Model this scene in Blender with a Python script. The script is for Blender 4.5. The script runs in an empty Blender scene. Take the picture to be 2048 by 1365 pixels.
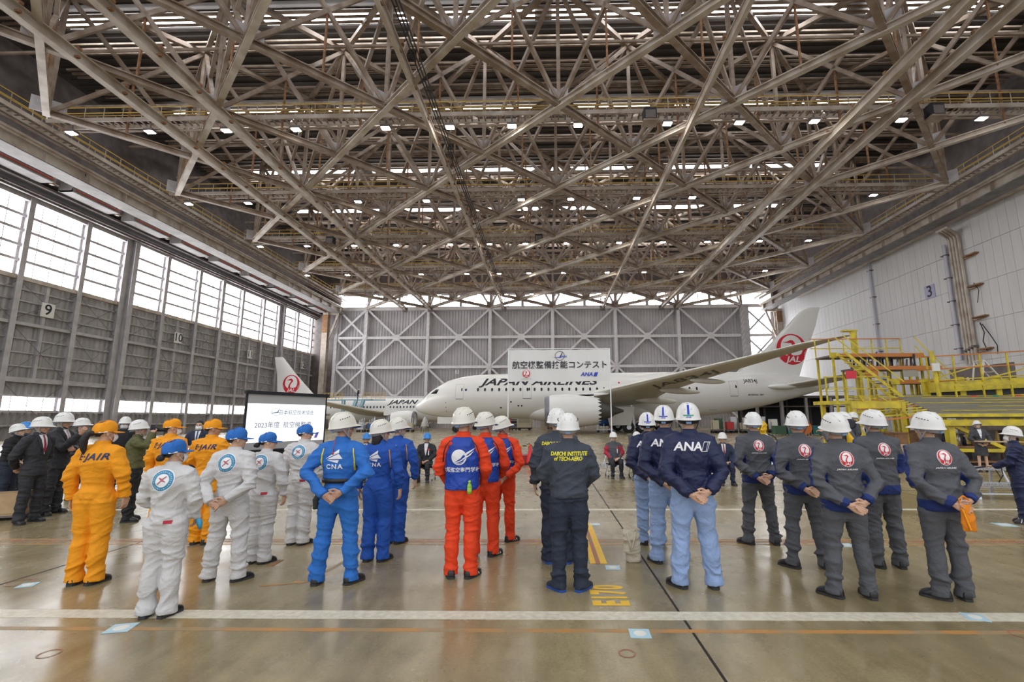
import bpy, bmesh, math, random
import numpy as np
from mathutils import Vector, Matrix, noise
from mathutils.bvhtree import BVHTree

C = bpy.context.scene.collection
V = Vector
R = math.radians
PI = math.pi

# ------------------------------------------------------------------ camera, world, exposure
def make_camera():
    f, px, py = 955.16, 1078.71, 682.0
    pitch, yaw, roll = 0.162974, -0.0193445, -0.0040545
    cy, sy, cp, sp = math.cos(yaw), math.sin(yaw), math.cos(pitch), math.sin(pitch)
    fwd = V((sy*cp, cy*cp, sp)); right = V((cy, -sy, 0)); up = right.cross(fwd)
    r2 = right*math.cos(roll) + up*math.sin(roll)
    u2 = up*math.cos(roll) - right*math.sin(roll)
    cam = bpy.data.cameras.new('camera')
    cam.sensor_width = 36.0; cam.sensor_fit = 'HORIZONTAL'
    cam.lens = f/2048*36.0
    cam.shift_x = -(px-1024)/2048
    cam.shift_y = (py-682.5)/2048
    cam.clip_start = 0.05; cam.clip_end = 600
    o = bpy.data.objects.new('camera', cam); C.objects.link(o)
    m = Matrix((( r2.x, u2.x, -fwd.x, 0), (r2.y, u2.y, -fwd.y, 0), (r2.z, u2.z, -fwd.z, 1.70), (0,0,0,1)))
    o.matrix_world = m
    bpy.context.scene.camera = o
make_camera()
sc = bpy.context.scene
W = bpy.data.worlds.new('sky'); sc.world = W; W.use_nodes = True
bg = W.node_tree.nodes['Background']
bg.inputs[0].default_value = (0.93, 0.95, 1.0, 1); bg.inputs[1].default_value = 1.0   # overcast sky; opening behind the camera added to light the people's backs
sc.view_settings.view_transform = 'Standard'; sc.view_settings.look = 'None'
sc.view_settings.exposure = 0.62; sc.view_settings.gamma = 1.0
sc.view_settings.use_curve_mapping = False
sc.cycles.max_bounces = 6; sc.cycles.diffuse_bounces = 4; sc.cycles.glossy_bounces = 3
sc.cycles.transmission_bounces = 2; sc.cycles.transparent_max_bounces = 4
sc.cycles.caustics_reflective = False; sc.cycles.caustics_refractive = False
sc.cycles.sample_clamp_indirect = 6.0
WIN = 6.5          # brightness of the daylit frosted panes

# ------------------------------------------------------------------ materials
MATS = {}
def mat(name, col, rough=0.6, metal=0.0, vary=0.0, scale=3.0, bump=0.0, bscale=30.0, emit=0.0, spec=0.5, col2=None, stretch=None, coat=0.0):
    if name in MATS: return MATS[name]
    m = bpy.data.materials.new(name); m.use_nodes = True
    nt = m.node_tree; b = nt.nodes['Principled BSDF']
    c = (col[0], col[1], col[2], 1)
    b.inputs['Base Color'].default_value = c
    b.inputs['Roughness'].default_value = rough; b.inputs['Metallic'].default_value = metal
    b.inputs['Specular IOR Level'].default_value = spec
    if coat: b.inputs['Coat Weight'].default_value = coat; b.inputs['Coat Roughness'].default_value = 0.1
    if emit:
        b.inputs['Emission Color'].default_value = c; b.inputs['Emission Strength'].default_value = emit
    if vary or bump:
        tc = nt.nodes.new('ShaderNodeTexCoord'); src = tc.outputs['Object']
        if stretch:
            mp = nt.nodes.new('ShaderNodeMapping'); mp.inputs['Scale'].default_value = stretch
            nt.links.new(src, mp.inputs[0]); src = mp.outputs[0]
    if vary:
        n = nt.nodes.new('ShaderNodeTexNoise'); n.inputs['Scale'].default_value = scale; n.inputs['Detail'].default_value = 5
        nt.links.new(src, n.inputs['Vector'])
        r = nt.nodes.new('ShaderNodeValToRGB')
        k2 = col2 if col2 else tuple(x*(1-vary) for x in col)
        r.color_ramp.elements[0].position = 0.38; r.color_ramp.elements[1].position = 0.62
        r.color_ramp.elements[0].color = (k2[0], k2[1], k2[2], 1); r.color_ramp.elements[1].color = c
        nt.links.new(n.outputs['Fac'], r.inputs[0]); nt.links.new(r.outputs[0], b.inputs['Base Color'])
    if bump:
        n2 = nt.nodes.new('ShaderNodeTexNoise'); n2.inputs['Scale'].default_value = bscale; n2.inputs['Detail'].default_value = 3
        nt.links.new(src, n2.inputs['Vector'])
        bp = nt.nodes.new('ShaderNodeBump'); bp.inputs['Strength'].default_value = bump; bp.inputs['Distance'].default_value = 0.02
        nt.links.new(n2.outputs['Fac'], bp.inputs['Height']); nt.links.new(bp.outputs[0], b.inputs['Normal'])
    MATS[name] = m; return m

# ------------------------------------------------------------------ mesh builder
class MB:
    def __init__(s): s.v = []; s.f = []
    def add(s, vs, fs):
        k = len(s.v); s.v += [tuple(x) for x in vs]; s.f += [tuple(i+k for i in f) for f in fs]
        return s
    def box(s, c, d, M=None):
        x, y, z = d[0]/2, d[1]/2, d[2]/2
        vs = [V((a*x, b*y, e*z)) for a in (-1,1) for b in (-1,1) for e in (-1,1)]
        if M is not None: vs = [M @ q for q in vs]
        c = V(c)
        return s.add([q+c for q in vs], [(0,1,3,2),(4,6,7,5),(0,4,5,1),(2,3,7,6),(0,2,6,4),(1,5,7,3)])
    def b2(s, a, b):
        return s.box([(a[i]+b[i])/2 for i in range(3)], [abs(b[i]-a[i]) for i in range(3)])
    def bar(s, p, q, w, h=None, up=(0,0,1)):
        """rectangular section member from p to q; w is across, h along up"""
        p, q = V(p), V(q); d = (q-p); L = d.length
        if L < 1e-6: return s
        d.normalize(); h = h or w; up = V(up)
        if abs(d.dot(up)) > .98: up = V((1,0,0)) if abs(d.x) < .9 else V((0,1,0))
        a = d.cross(up).normalized(); b = a.cross(d)
        vs = []
        for e in (p, q):
            for i, j in ((-1,-1),(1,-1),(1,1),(-1,1)): vs.append(e + a*(i*w/2) + b*(j*h/2))
        return s.add(vs, [(3,2,1,0),(4,5,6,7),(0,1,5,4),(1,2,6,5),(2,3,7,6),(3,0,4,7)])
    def ibeam(s, p, q, w, h, t, up=(0,0,1)):
        p, q = V(p), V(q); d = (q-p).normalized(); up = V(up)
        if abs(d.dot(up)) > .98: up = V((1,0,0))
        a = d.cross(up).normalized(); b = a.cross(d)
        for k in (-1, 1): s.bar(p+b*(k*(h/2-t/2)), q+b*(k*(h/2-t/2)), w, t, b)
        s.bar(p, q, t, h-2*t, b); return s
    def tube(s, p, q, r, r1=None, n=8, cap=True):
        return s.path([p, q], [r, r if r1 is None else r1], n, cap)
    def path(s, pts, rad, n=8, cap=True, closed=False):
        pts = [V(p) for p in pts]; m = len(pts)
        if not hasattr(rad, '__len__'): rad = [rad]*m
        vs = []; pa = None
        for i, p in enumerate(pts):
            t = (pts[min(i+1, m-1)] - pts[max(i-1, 0)])
            if closed: t = pts[(i+1) % m] - pts[i-1]
            t.normalize()
            if pa is None: pa = t.cross(V((0,0,1)) if abs(t.z) < .9 else V((1,0,0)))
            pa = (pa - t*pa.dot(t)); pa.normalize(); pb = t.cross(pa)
            for k in range(n):
                g = 2*PI*k/n
                vs.append(p + pa*(math.cos(g)*rad[i]) + pb*(math.sin(g)*rad[i]))
        fs = []
        for i in range(m if closed else m-1):
            j = (i+1) % m
            for k in range(n):
                l = (k+1) % n; fs.append((i*n+k, i*n+l, j*n+l, j*n+k))
        if cap and not closed:
            fs.append(tuple(range(n-1, -1, -1))); fs.append(tuple((m-1)*n+k for k in range(n)))
        return s.add(vs, fs)
    def loft(s, rings, cap=True):
        """rings: lists of points, same count each"""
        n = len(rings[0]); vs = [p for r in rings for p in r]; fs = []
        for i in range(len(rings)-1):
            for k in range(n):
                l = (k+1) % n; fs.append((i*n+k, i*n+l, (i+1)*n+l, (i+1)*n+k))
        if cap:
            fs.append(tuple(range(n-1, -1, -1))); fs.append(tuple((len(rings)-1)*n+k for k in range(n)))
        return s.add(vs, fs)
    def ell(s, c, r, n=14, m=9, M=None):
        c = V(c); vs = []; fs = []
        for i in range(m+1):
            th = PI*i/m
            for k in range(n):
                ph = 2*PI*k/n
                q = V((r[0]*math.sin(th)*math.cos(ph), r[1]*math.sin(th)*math.sin(ph), r[2]*math.cos(th)))
                vs.append(c + (M @ q if M is not None else q))
        for i in range(m):
            for k in range(n):
                l = (k+1) % n; fs.append((i*n+k, (i+1)*n+k, (i+1)*n+l, i*n+l))
        return s.add(vs, fs)
    def lathe(s, prof, n=20, M=None, cap=True):
        """prof [(r, z)] turned about z"""
        vs = []
        for r, z in prof:
            for k in range(n):
                q = V((r*math.cos(2*PI*k/n), r*math.sin(2*PI*k/n), z)); vs.append(M @ q if M is not None else q)
        fs = []
        for i in range(len(prof)-1):
            for k in range(n):
                l = (k+1) % n; fs.append((i*n+k, i*n+l, (i+1)*n+l, (i+1)*n+k))
        if cap: fs.append(tuple(range(n-1,-1,-1))); fs.append(tuple((len(prof)-1)*n+k for k in range(n)))
        return s.add(vs, fs)
    def prism(s, poly, t, M=None):
        """polygon in xy extruded along z from 0 to t"""
        n = len(poly); vs = [V((x,y,0)) for x,y in poly] + [V((x,y,t)) for x,y in poly]
        if M is not None: vs = [M @ q for q in vs]
        return s.add(vs, [tuple(range(n-1,-1,-1)), tuple(range(n,2*n))] + [(k,(k+1)%n,n+(k+1)%n,n+k) for k in range(n)])
    def quad(s, *p): return s.add(p, [tuple(range(len(p)))])
    def xf(s, M): s.v = [tuple(M @ V(p)) for p in s.v]; return s
    def mesh(s, name='m'):
        me = bpy.data.meshes.new(name); me.from_pydata(s.v, [], s.f); me.update(); return me
    def build(s, name, m, parent=None, smooth=False):
        return link(name, s.mesh(name), m, parent, smooth)

def link(name, me, m, parent=None, smooth=False):
    ms = m if isinstance(m, (list, tuple)) else [m]
    if not me.materials:
        for q in ms: me.materials.append(MATS[q] if isinstance(q, str) else q)
    if smooth: me.polygons.foreach_set('use_smooth', [True]*len(me.polygons))
    o = bpy.data.objects.new(name, me); C.objects.link(o)
    if parent is not None: o.parent = parent
    return o
def autosmooth(o, deg=40):
    me = o.data; me.polygons.foreach_set('use_smooth', [True]*len(me.polygons))
    bm = bmesh.new(); bm.from_mesh(me); c = R(deg)
    for e in bm.edges:
        e.smooth = not (len(e.link_faces) == 2 and e.calc_face_angle(0) > c)
    bm.to_mesh(me); bm.free(); return o
def empty(name, loc=(0,0,0), rz=0.0, rot=None):
    o = bpy.data.objects.new(name, None); C.objects.link(o); o.location = loc
    o.rotation_euler = rot if rot else (0,0,rz); o.empty_display_size = .2; return o
def tag(o, label=None, cat=None, group=None, kind=None):
    if label: o['label'] = label
    if cat: o['category'] = cat
    if group: o['group'] = group
    if kind: o['kind'] = kind
    return o
def struct(o, label=None, cat=None): return tag(o, label, cat, None, 'structure')
def thing(name, loc, label, cat, group=None, rz=0.0, rot=None):
    return tag(empty(name, loc, rz, rot), label, cat, group)
def copy_tree(o, parent=None):
    c = o.copy(); C.objects.link(c)
    if parent is not None: c.parent = parent
    for ch in list(o.children): copy_tree(ch, c)
    return c

_font_cache = {}
def text_mesh(txt, size, bold=0.0, shear=0.0, width=1.0, align='CENTER', spacing=1.0):
    """flat lettering in xy as (verts, faces); built from the built-in typeface"""
    key = (txt, size, bold, shear, width, align, spacing)
    if key in _font_cache: return _font_cache[key]
    cu = bpy.data.curves.new('lettering', 'FONT'); cu.body = txt; cu.size = size; cu.offset = bold*size; cu.shear = shear
    cu.align_x = align; cu.align_y = 'CENTER'; cu.space_character = spacing; cu.resolution_u = 3
    o = bpy.data.objects.new('lettering', cu); C.objects.link(o)
    dg = bpy.context.evaluated_depsgraph_get(); dg.update()
    me = bpy.data.meshes.new_from_object(o.evaluated_get(dg))
    vs = [(v.co.x*width, v.co.y, 0) for v in me.vertices]; fs = [tuple(p.vertices) for p in me.polygons]
    bpy.data.objects.remove(o); bpy.data.curves.remove(cu); bpy.data.meshes.remove(me)
    _font_cache[key] = (vs, fs); return vs, fs
def frame(o, ux, uz):
    """matrix taking flat (x, y, z) to a plane at o with axes ux, uz (normal = ux x uz)"""
    ux, uz = V(ux).normalized(), V(uz).normalized(); n = ux.cross(uz)
    return Matrix(((ux.x,uz.x,n.x,o[0]),(ux.y,uz.y,n.y,o[1]),(ux.z,uz.z,n.z,o[2]),(0,0,0,1)))
def flat(vf, M, off=0.0):
    b = MB(); b.add([M @ V((v[0], v[1], v[2]+off)) for v in vf[0]], vf[1]); return b
def disc(cx, cy, rx, ry, n=40, z=0.0, a0=0, a1=360):
    return [(cx+rx*math.cos(R(a0+(a1-a0)*k/n)), cy+ry*math.sin(R(a0+(a1-a0)*k/n)), z) for k in range(n if a1-a0 == 360 else n+1)]
def poly_vf(pts): return ([ (p[0], p[1], p[2] if len(p) > 2 else 0) for p in pts], [tuple(range(len(pts)))])
def merge(*vfs):
    vs, fs = [], []
    for v, f in vfs:
        k = len(vs); vs += list(v); fs += [tuple(i+k for i in q) for q in f]
    return vs, fs
def ring_vf(cx, cy, r0, r1, n=48, sy=1.0):
    vs = disc(cx, cy, r0, r0*sy, n) + disc(cx, cy, r1, r1*sy, n)
    return vs, [(k, (k+1)%n, n+(k+1)%n, n+k) for k in range(n)]
def move_vf(vf, dx, dy, s=1.0, sx=1.0): return [(v[0]*s*sx+dx, v[1]*s+dy, v[2] if len(v) > 2 else 0) for v in vf[0]], vf[1]
# ------------------------------------------------------------------ the hangar: floor, walls, doors, windows
XL, XR, YB, YF = -49.7, 47.6, 97.8, -9.0
ZC, ZU, ZR = 24.94, 35.4, 37.2          # lower chord, upper chord, roof deck
UN = 13.02
mat('steel', (0.34,0.275,0.225), .55, vary=.35, scale=.9, col2=(0.21,0.145,0.10))
mat('steel_light', (0.53,0.475,0.42), .5, vary=.2, scale=.7, col2=(0.36,0.29,0.23))
mat('steel_grey', (0.46,0.44,0.45), .5, vary=.2, scale=1.2)
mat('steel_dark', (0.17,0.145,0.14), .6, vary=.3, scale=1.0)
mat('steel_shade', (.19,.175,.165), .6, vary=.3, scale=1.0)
mat('rust', (0.34,0.18,0.09), .8, vary=.4, scale=4)
mat('deck', (0.08,0.068,0.062), .7, vary=.3, scale=.4)
mat('corrugated', (0.36,0.345,0.335), .5, vary=.22, scale=.8, stretch=(1,1,.25))
mat('corrugated_back', (0.47,0.45,0.46), .5, vary=.12, scale=.5); mat('steel_pale', (.66,.635,.65), .5, vary=.1, scale=1.5)
mat('white_panel', (0.66,0.655,0.665), .5, vary=.06, scale=.6, stretch=(1,3,.3))
mat('pane', (0.96,0.97,1.0), .4, emit=WIN)
mat('pane_roof', (0.96,0.98,1.0), .4, emit=WIN*1.6)
mat('yellow', (0.66,0.52,0.02), .45, vary=.15, scale=3, col2=(0.46,0.36,0.03))
mat('rail_yellow', (0.62,0.42,0.08), .5)
mat('sign_white', (0.72,0.71,0.68), .5)
mat('ink', (0.012,0.013,0.02), .6)
mat('lilac', (0.42,0.40,0.58), .5)
mat('gal', (0.55,0.56,0.58), .35, metal=.6)

def concrete():
    m = bpy.data.materials.new('polished_concrete'); m.use_nodes = True; MATS['concrete'] = m
    nt = m.node_tree; b = nt.nodes['Principled BSDF']; L = nt.links.new
    tc = nt.nodes.new('ShaderNodeTexCoord')
    def noi(s, d=6, st=None, rough=.6):
        n = nt.nodes.new('ShaderNodeTexNoise'); n.inputs['Scale'].default_value = s; n.inputs['Detail'].default_value = d; n.inputs['Roughness'].default_value = rough
        if st:
            mp = nt.nodes.new('ShaderNodeMapping'); mp.inputs['Scale'].default_value = st; mp.inputs['Rotation'].default_value = (0,0,.6)
            L(tc.outputs['Object'], mp.inputs[0]); L(mp.outputs[0], n.inputs['Vector'])
        else: L(tc.outputs['Object'], n.inputs['Vector'])
        return n.outputs['Fac']
    def ramp(x, a, b_, ca, cb):
        r = nt.nodes.new('ShaderNodeValToRGB'); r.color_ramp.elements[0].position = a; r.color_ramp.elements[1].position = b_
        r.color_ramp.elements[0].color = (*ca,1); r.color_ramp.elements[1].color = (*cb,1); L(x, r.inputs[0]); return r.outputs[0]
    def mix(a, b_, f, mode='MULTIPLY'):
        x = nt.nodes.new('ShaderNodeMix'); x.data_type = 'RGBA'; x.blend_type = mode; x.inputs['Factor'].default_value = f
        L(a, x.inputs['A']); L(b_, x.inputs['B']); return x.outputs['Result']
    c1 = ramp(noi(.35, 8), .35, .68, (.25,.20,.10), (.45,.375,.22))
    c2 = ramp(noi(5, 8, (1,.22,1)), .3, .65, (.62,.6,.57), (1,1,1))
    c3 = ramp(noi(45, 4), .3, .6, (.72,.7,.68), (1,1,1))
    c4 = ramp(noi(1.6, 9, None, .7), .36, .5, (.7,.67,.62), (1,1,1))
    c = mix(mix(mix(c1, c2, .75), c3, .6), c4, .6)
    L(c, b.inputs['Base Color'])
    rr = ramp(noi(1.1, 6), .3, .7, (.17,.17,.17), (.34,.34,.34)); L(rr, b.inputs['Roughness'])
    b.inputs['Specular IOR Level'].default_value = .62
    bp = nt.nodes.new('ShaderNodeBump'); bp.inputs['Strength'].default_value = .012; bp.inputs['Distance'].default_value = .01
    L(noi(9, 4, (1,.25,1)), bp.inputs['Height']); L(bp.outputs[0], b.inputs['Normal'])
concrete()

def corr_sheet(mb, o, ux, n, W_, H, pitch, depth):
    """trapezoid-profile sheet: o corner, ux along width, n outward normal, vertical"""
    o, ux, n = V(o), V(ux), V(n); k = max(1, int(W_/pitch)); p = W_/k; pts = []
    for i in range(k):
        for a, d in ((0,0),(.3,0),(.5,1),(.8,1)): pts.append(o + ux*((i+a)*p) + n*(d*depth))
    pts.append(o + ux*W_)
    m = len(pts); vs = pts + [q + V((0,0,H)) for q in pts]
    mb.add(vs, [(i, i+1, m+i+1, m+i) for i in range(m-1)])

# floor
fl = MB(); fl.b2((-60, YF-14, -.3), (60, YB+12, 0)); struct(fl.build('floor', 'concrete'))
# back wall: corrugated sheet between columns, girts, diagonal bracing, clerestory
COLX = [-12.13 + UN*j for j in range(-2, 5)]
bw = MB()
corr_sheet(bw, (-44.4, YB+.9, 0), (1,0,0), (0,-1,0), 39.95+44.4, 25.0, .62, .16)
wall_back = struct(bw.build('wall_back', 'corrugated_back'))
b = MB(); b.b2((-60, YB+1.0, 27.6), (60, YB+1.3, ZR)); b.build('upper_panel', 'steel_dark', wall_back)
b = MB(); b.b2((-44.4, YB-.2, 24.5), (47, YB+.9, 25.2)); b.build('head_beam', 'steel_pale', wall_back)
for x in [-44.4] + COLX:
    b = MB(); b.ibeam((x, YB, 0), (x, YB, 25.0), .62, .95, .08, (0,1,0))
    for k in range(20): b.bar((x-.33, YB-.5, 1+k*1.2), (x+.33, YB-.5, 2.2+k*1.2), .1, .06, (0,1,0))
    b.build('column', 'steel_pale', wall_back)
xs = [-44.4] + COLX
for z in (12.4, 18.6, 6.2):
    b = MB()
    b.bar((-44.4, YB-.1, z), (46.5, YB-.1, z), .4, .55); b.build('girt', 'steel_pale', wall_back)
for i in range(len(xs)-1):
    x0, x1 = xs[i], xs[i+1]; xm = (x0+x1)/2
    for zb in (0, 12.4):
        for (a, c) in (((x0, zb), (xm, zb+6.2)), ((xm, zb+6.2), (x1, zb+12.4)), ((x0, zb+12.4), (xm, zb+6.2)), ((xm, zb+6.2), (x1, zb))):
            if i == 0:
                continue
            b = MB(); b.bar((a[0], YB-.05, a[1]), (c[0], YB-.05, c[1]), .4, .42, (0,1,0)); b.build('brace', 'steel_pale', wall_back)
        if i == 0:
            for z0 in (zb, zb+6.2):
                for s in (0, 1):
                    b = MB(); b.bar((x0 if s else x1, YB-.05-.03*s, z0), (x1 if s else x0, YB-.05-.03*s, z0+6.2), .4, .36, (0,1,0)); b.build('brace', 'steel_pale', wall_back)
        if i:
            b = MB(); b.box((xm, YB-.28, zb+6.2), (1.3,.1,1.3)); b.build('gusset_plate', 'steel_pale', wall_back)
# clerestory windows
n = 0
for j in range(14):
    x0 = -44.4 + .3 + j*6.51 + (.22 if j else 0); x1 = -44.4 + (j+1)*6.51 - .35
    if x0 > 46: break
    x1 = min(x1, 46.5)
    n += 1
    wn = MB(); wn.b2((x0, YB+.6, 25.25), (x1, YB+.66, 27.75)); w = struct(wn.build('window_%d' % n, 'pane'))
    fr = MB()
    for k in range(1, 4):
        x = x0+(x1-x0)*k/4; fr.b2((x-.04, YB+.5, 25.2), (x+.04, YB+.59, 27.75))
    fr.b2((x0, YB+.5, 26.45), (x1, YB+.59, 26.53)); fr.build('window_frame', 'steel_grey', w)
    p = MB(); p.b2((x1+.02, YB-.1, 25.0), (x1+.52, YB+.9, 27.7)); p.build('post', 'steel_grey', w)
# tall bright glazed bay at the right end of the back wall
n += 1
wn = MB(); wn.b2((41.4, YB+.6, 0), (46.3, YB+.66, 24.5)); w = struct(wn.build('window_%d' % n, 'pane'))
fr = MB()
for k in range(1, 6): fr.b2((41.4+k*.82-.05, YB+.5, 0), (41.4+k*.82+.05, YB+.59, 24.5))
fr.build('window_frame', 'steel_grey', w)
b = MB()
for z0 in (0, 6.2, 12.4, 18.6):
    b.bar((40.4, YB-.05, z0), (46.5, YB-.05, z0+6.2), .34, .3, (0,1,0)); b.bar((46.5, YB-.09, z0), (40.4, YB-.09, z0+6.2), .34, .3, (0,1,0))
b.build('brace', 'steel_grey', w)
p = MB(); p.b2((39.6, YB-.5, 0), (41.4, YB+.9, 25)); p.build('post', 'steel_grey', w)

# left wall: four big sliding doors with glazing; door edges run along y
DOORS = [(21.1, 37.4), (37.4, 53.7), (53.7, 70.0), (70.0, 86.3), (86.3, 102.6)]
SG = {1: '9', 2: '10', 3: '11', 4: '12'}
sill, wtop, l0, l1 = 15.2, 22.75, 2.72, 4.0
wall_left = MB()
wall_left.b2((XL-1.2, -9, 23.6), (XL-1.0, 104, ZR)); wall_left = struct(wall_left.build('wall_left', 'steel_dark'))
b = MB(); b.b2((XL-.6, -9, 0), (XL-.4, DOORS[0][0], 25)); b.build('closed_panel', 'corrugated', wall_left)
wnum = n
for i, (y0, y1) in enumerate(DOORS):
    x = XL - (.5 if i % 2 else 0)
    d = MB()
    for za, zb in ((0, l0), (l1, sill)): corr_sheet(d, (x-.35, y1-.2, za), (0,-1,0), (1,0,0), y1-y0-.4, zb-za, .62, .13)
    d = struct(d.build('door_%d' % (i+1), 'corrugated'))
    ys = [y0+.35, y0+5.2, y0+11.0, y1-.35]
    for k, y in enumerate(ys):
        b = MB(); b.ibeam((x, y, 0), (x, y, wtop+.5), .5 if k in (1,2) else .6, .7, .07, (1,0,0)); b.build('column', 'steel_grey', d)
    for z, hh in ((sill, .4), (10.9, .3), (5.6, .45), (l1+.1, .16), (l0-.1, .2), (wtop+.3, .6), (1.3, .15)):
        b = MB(); b.bar((x+.02, y0+.3, z), (x+.02, y1-.3, z), .4, hh); b.build('girt', 'steel_grey' if z != sill else 'steel_light', d)
    b = MB()
    for z in (6.9, 8.2, 9.5, 12.0, 13.1, 14.2): b.bar((x-.15, y0+.3, z), (x-.15, y1-.3, z), .16, .12)
    ym = (ys[1]+ys[2])/2; b.bar((x-.05, ym, 5.6), (x-.05, ym, sill), .3, .25, (1,0,0)); b.build('sheeting_rails', 'steel_grey', d)
    b = MB()
    for q in range(3):
        for z0, z1 in ((.2, 5.4), (5.8, 10.7), (11.1, sill-.3)):
            b.tube((x+.22, ys[q], z0), (x+.22, ys[q+1], z1), .025, n=4); b.tube((x+.25, ys[q+1], z0), (x+.25, ys[q], z1), .025, n=4)
    b.build('brace_rods', 'steel_dark', d)
    for z0, z1, rows, cols in ((sill+.25, wtop, 5, 9), (l0, l1, 1, 9)):
        wnum += 1
        wn = MB(); wn.b2((x-.36, y0+.3, z0), (x-.3, y1-.3, z1)); w = struct(wn.build('window_%d' % wnum, 'pane'))
        fr = MB()
        for k in range(3):
            a, c = ys[k], ys[k+1]; nn = 4 if k == 1 else 3
            for q in range(1, nn): fr.b2((x-.29, a+(c-a)*q/nn-.035, z0), (x-.22, a+(c-a)*q/nn+.035, z1))
        fr.build('mullions', 'steel_grey', w)
        fr = MB()
        for q in range(1, rows): fr.b2((x-.29, y0+.3, z0+(z1-z0)*q/rows-.13), (x-.12, y1-.3, z0+(z1-z0)*q/rows+.13))
        if rows > 1: fr.build('transoms', 'steel_grey', w)
    if i in SG:
        sg = MB(); sg.b2((x+.28, ym-.62, 11.9), (x+.36, ym+.62, 13.3))
        sgo = sg.build('door_number_sign', 'sign_white'); tag(sgo, {1:'white number plate reading 9 on the left hangar doors',2:'white number plate reading 10 on the left hangar doors',3:'white number plate reading 11 on the left hangar doors',4:'white number plate reading 12 on the left hangar doors, nearest the back wall'}[i], 'sign', 'number plates on the hangar doors')
        flat(text_mesh(SG[i], 1.5, .015), frame((x+.37, ym, 12.6), (0,1,0), (0,0,1))).build('number', 'ink', sgo)
# track box and service gallery above the doors
t = MB()
for z, dx in ((23.4, .9), (24.0, 1.5), (24.6, 2.1)): t.b2((XL-.3, -9, z-.22), (XL+dx, 103, z))
t.b2((XL+.3, -9, 23.0), (XL+.6, 103, 23.3))
t = struct(t.build('trim_1', 'steel_dark'))
for k in range(14):
    y = 8 + k*6.9
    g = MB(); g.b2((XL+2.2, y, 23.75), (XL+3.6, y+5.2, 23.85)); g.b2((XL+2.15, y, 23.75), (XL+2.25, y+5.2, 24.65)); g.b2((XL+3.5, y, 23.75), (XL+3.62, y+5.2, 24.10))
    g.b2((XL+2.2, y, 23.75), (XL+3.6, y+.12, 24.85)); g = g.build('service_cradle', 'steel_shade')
    tag(g, 'long tray cradle hung in a row above the left doors', 'cradle', 'service cradles above the hangar doors')
    q = MB(); q.tube((XL+3.64, y+.3, 23.97), (XL+3.64, y+5, 23.97), .07, n=6); q.build('red_pipe', mat('red_paint', (.45,.06,.04), .5), g)
    q = MB(); q.bar((XL+2.9, y+5.6, 23.75), (XL+2.9, y+5.6, 26.55), .3, .3); q.build('hanger', 'steel', g)
    q = MB()
    for z in (25.35, 25.75, 26.15): q.tube((XL+3.2, y-1.3, z), (XL+3.2, y+5.6, z), .06, n=6)
    q.build('conduits', 'steel', g)
# edge girders carrying the roof along both sides
for nm, x, sx in (('edge_girder', -44.0, -1), ('edge_girder', 44.6, 1)):
    g = MB(); g.b2((x+sx*.85-.05, 6, ZC-1.2), (x+sx*.85+.05, YB+.3, ZC+.6)); g.b2((x-sx*.4-.05, 6, ZC-1.2), (x-sx*.4+.05, YB+.3, ZC+.3))
    for k in range(24): g.b2((x-.85, 6+k*3.9, ZC-1.2), (x+.85, 6.12+k*3.9, ZC+.1))
    go = g.build(nm, 'steel_light'); tag(go, 'deep pale steel girder along the roof edge over the %s' % ('glazed hangar doors' if sx < 0 else 'white panel wall'), 'girder')
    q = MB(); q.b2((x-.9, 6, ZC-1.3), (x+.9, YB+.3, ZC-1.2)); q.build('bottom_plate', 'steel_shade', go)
    r = MB(); r.bar((x-sx*.95, 6, ZC-.1), (x-sx*.95, YB-1, ZC-.1), .5, .12); r.bar((x-sx*.95, 6, ZC-.1), (x-sx*.95, YB-1, ZC-.1), .1, .5); r.build('rail_flange', 'steel_light', go)
    if sx < 0:
        for tx, y in (('9', 41.2), ('7', 60.8), ('5', 78.0)): flat(text_mesh(tx, .9, .01), frame((x-sx*.4+.06, y, ZC-.5), (0,1,0), (0,0,1))).build('bay_number', 'ink', go)
# corner columns
for x, rx in ((-46.2, 'left'), (47.0, 'right')):
    c = MB(); c.ibeam((x, YB-1.2, 0), (x, YB-1.2, 23.8), 1.1, 1.2, .12, (0,1,0)); c = c.build('corner_column', 'steel_light')
    s = 1 if rx == 'left' else -1
    q = MB(); q.bar((x+s*.3, YB-1.2, 23.6), (x+s*2.6, YB-1.2, 23.6), .4, .5); q.bar((x+s*2.4, YB-1.2, 23.4), (x+s*.5, YB-1.2, 17.8), .35, .35, (0,1,0)); q.build('knee_brace', 'steel_light', c)
    q = MB(); q.b2((x-.56, YB-1.85, 19.5 if s > 0 else 21), (x+.56, YB-1.79, 23.3)); q.build('rust_patch', 'rust', c)
    tag(c, 'pale rust-streaked corner column where the %s' % ('glazed doors meet the back wall' if s > 0 else 'white panel wall meets the back wall'), 'column')
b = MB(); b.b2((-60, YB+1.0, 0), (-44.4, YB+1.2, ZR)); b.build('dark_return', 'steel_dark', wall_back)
b = MB(); b.b2((46.4, YB+1.0, 0), (60, YB+1.2, ZR)); b.build('dark_return', 'steel_dark', wall_back)

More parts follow.
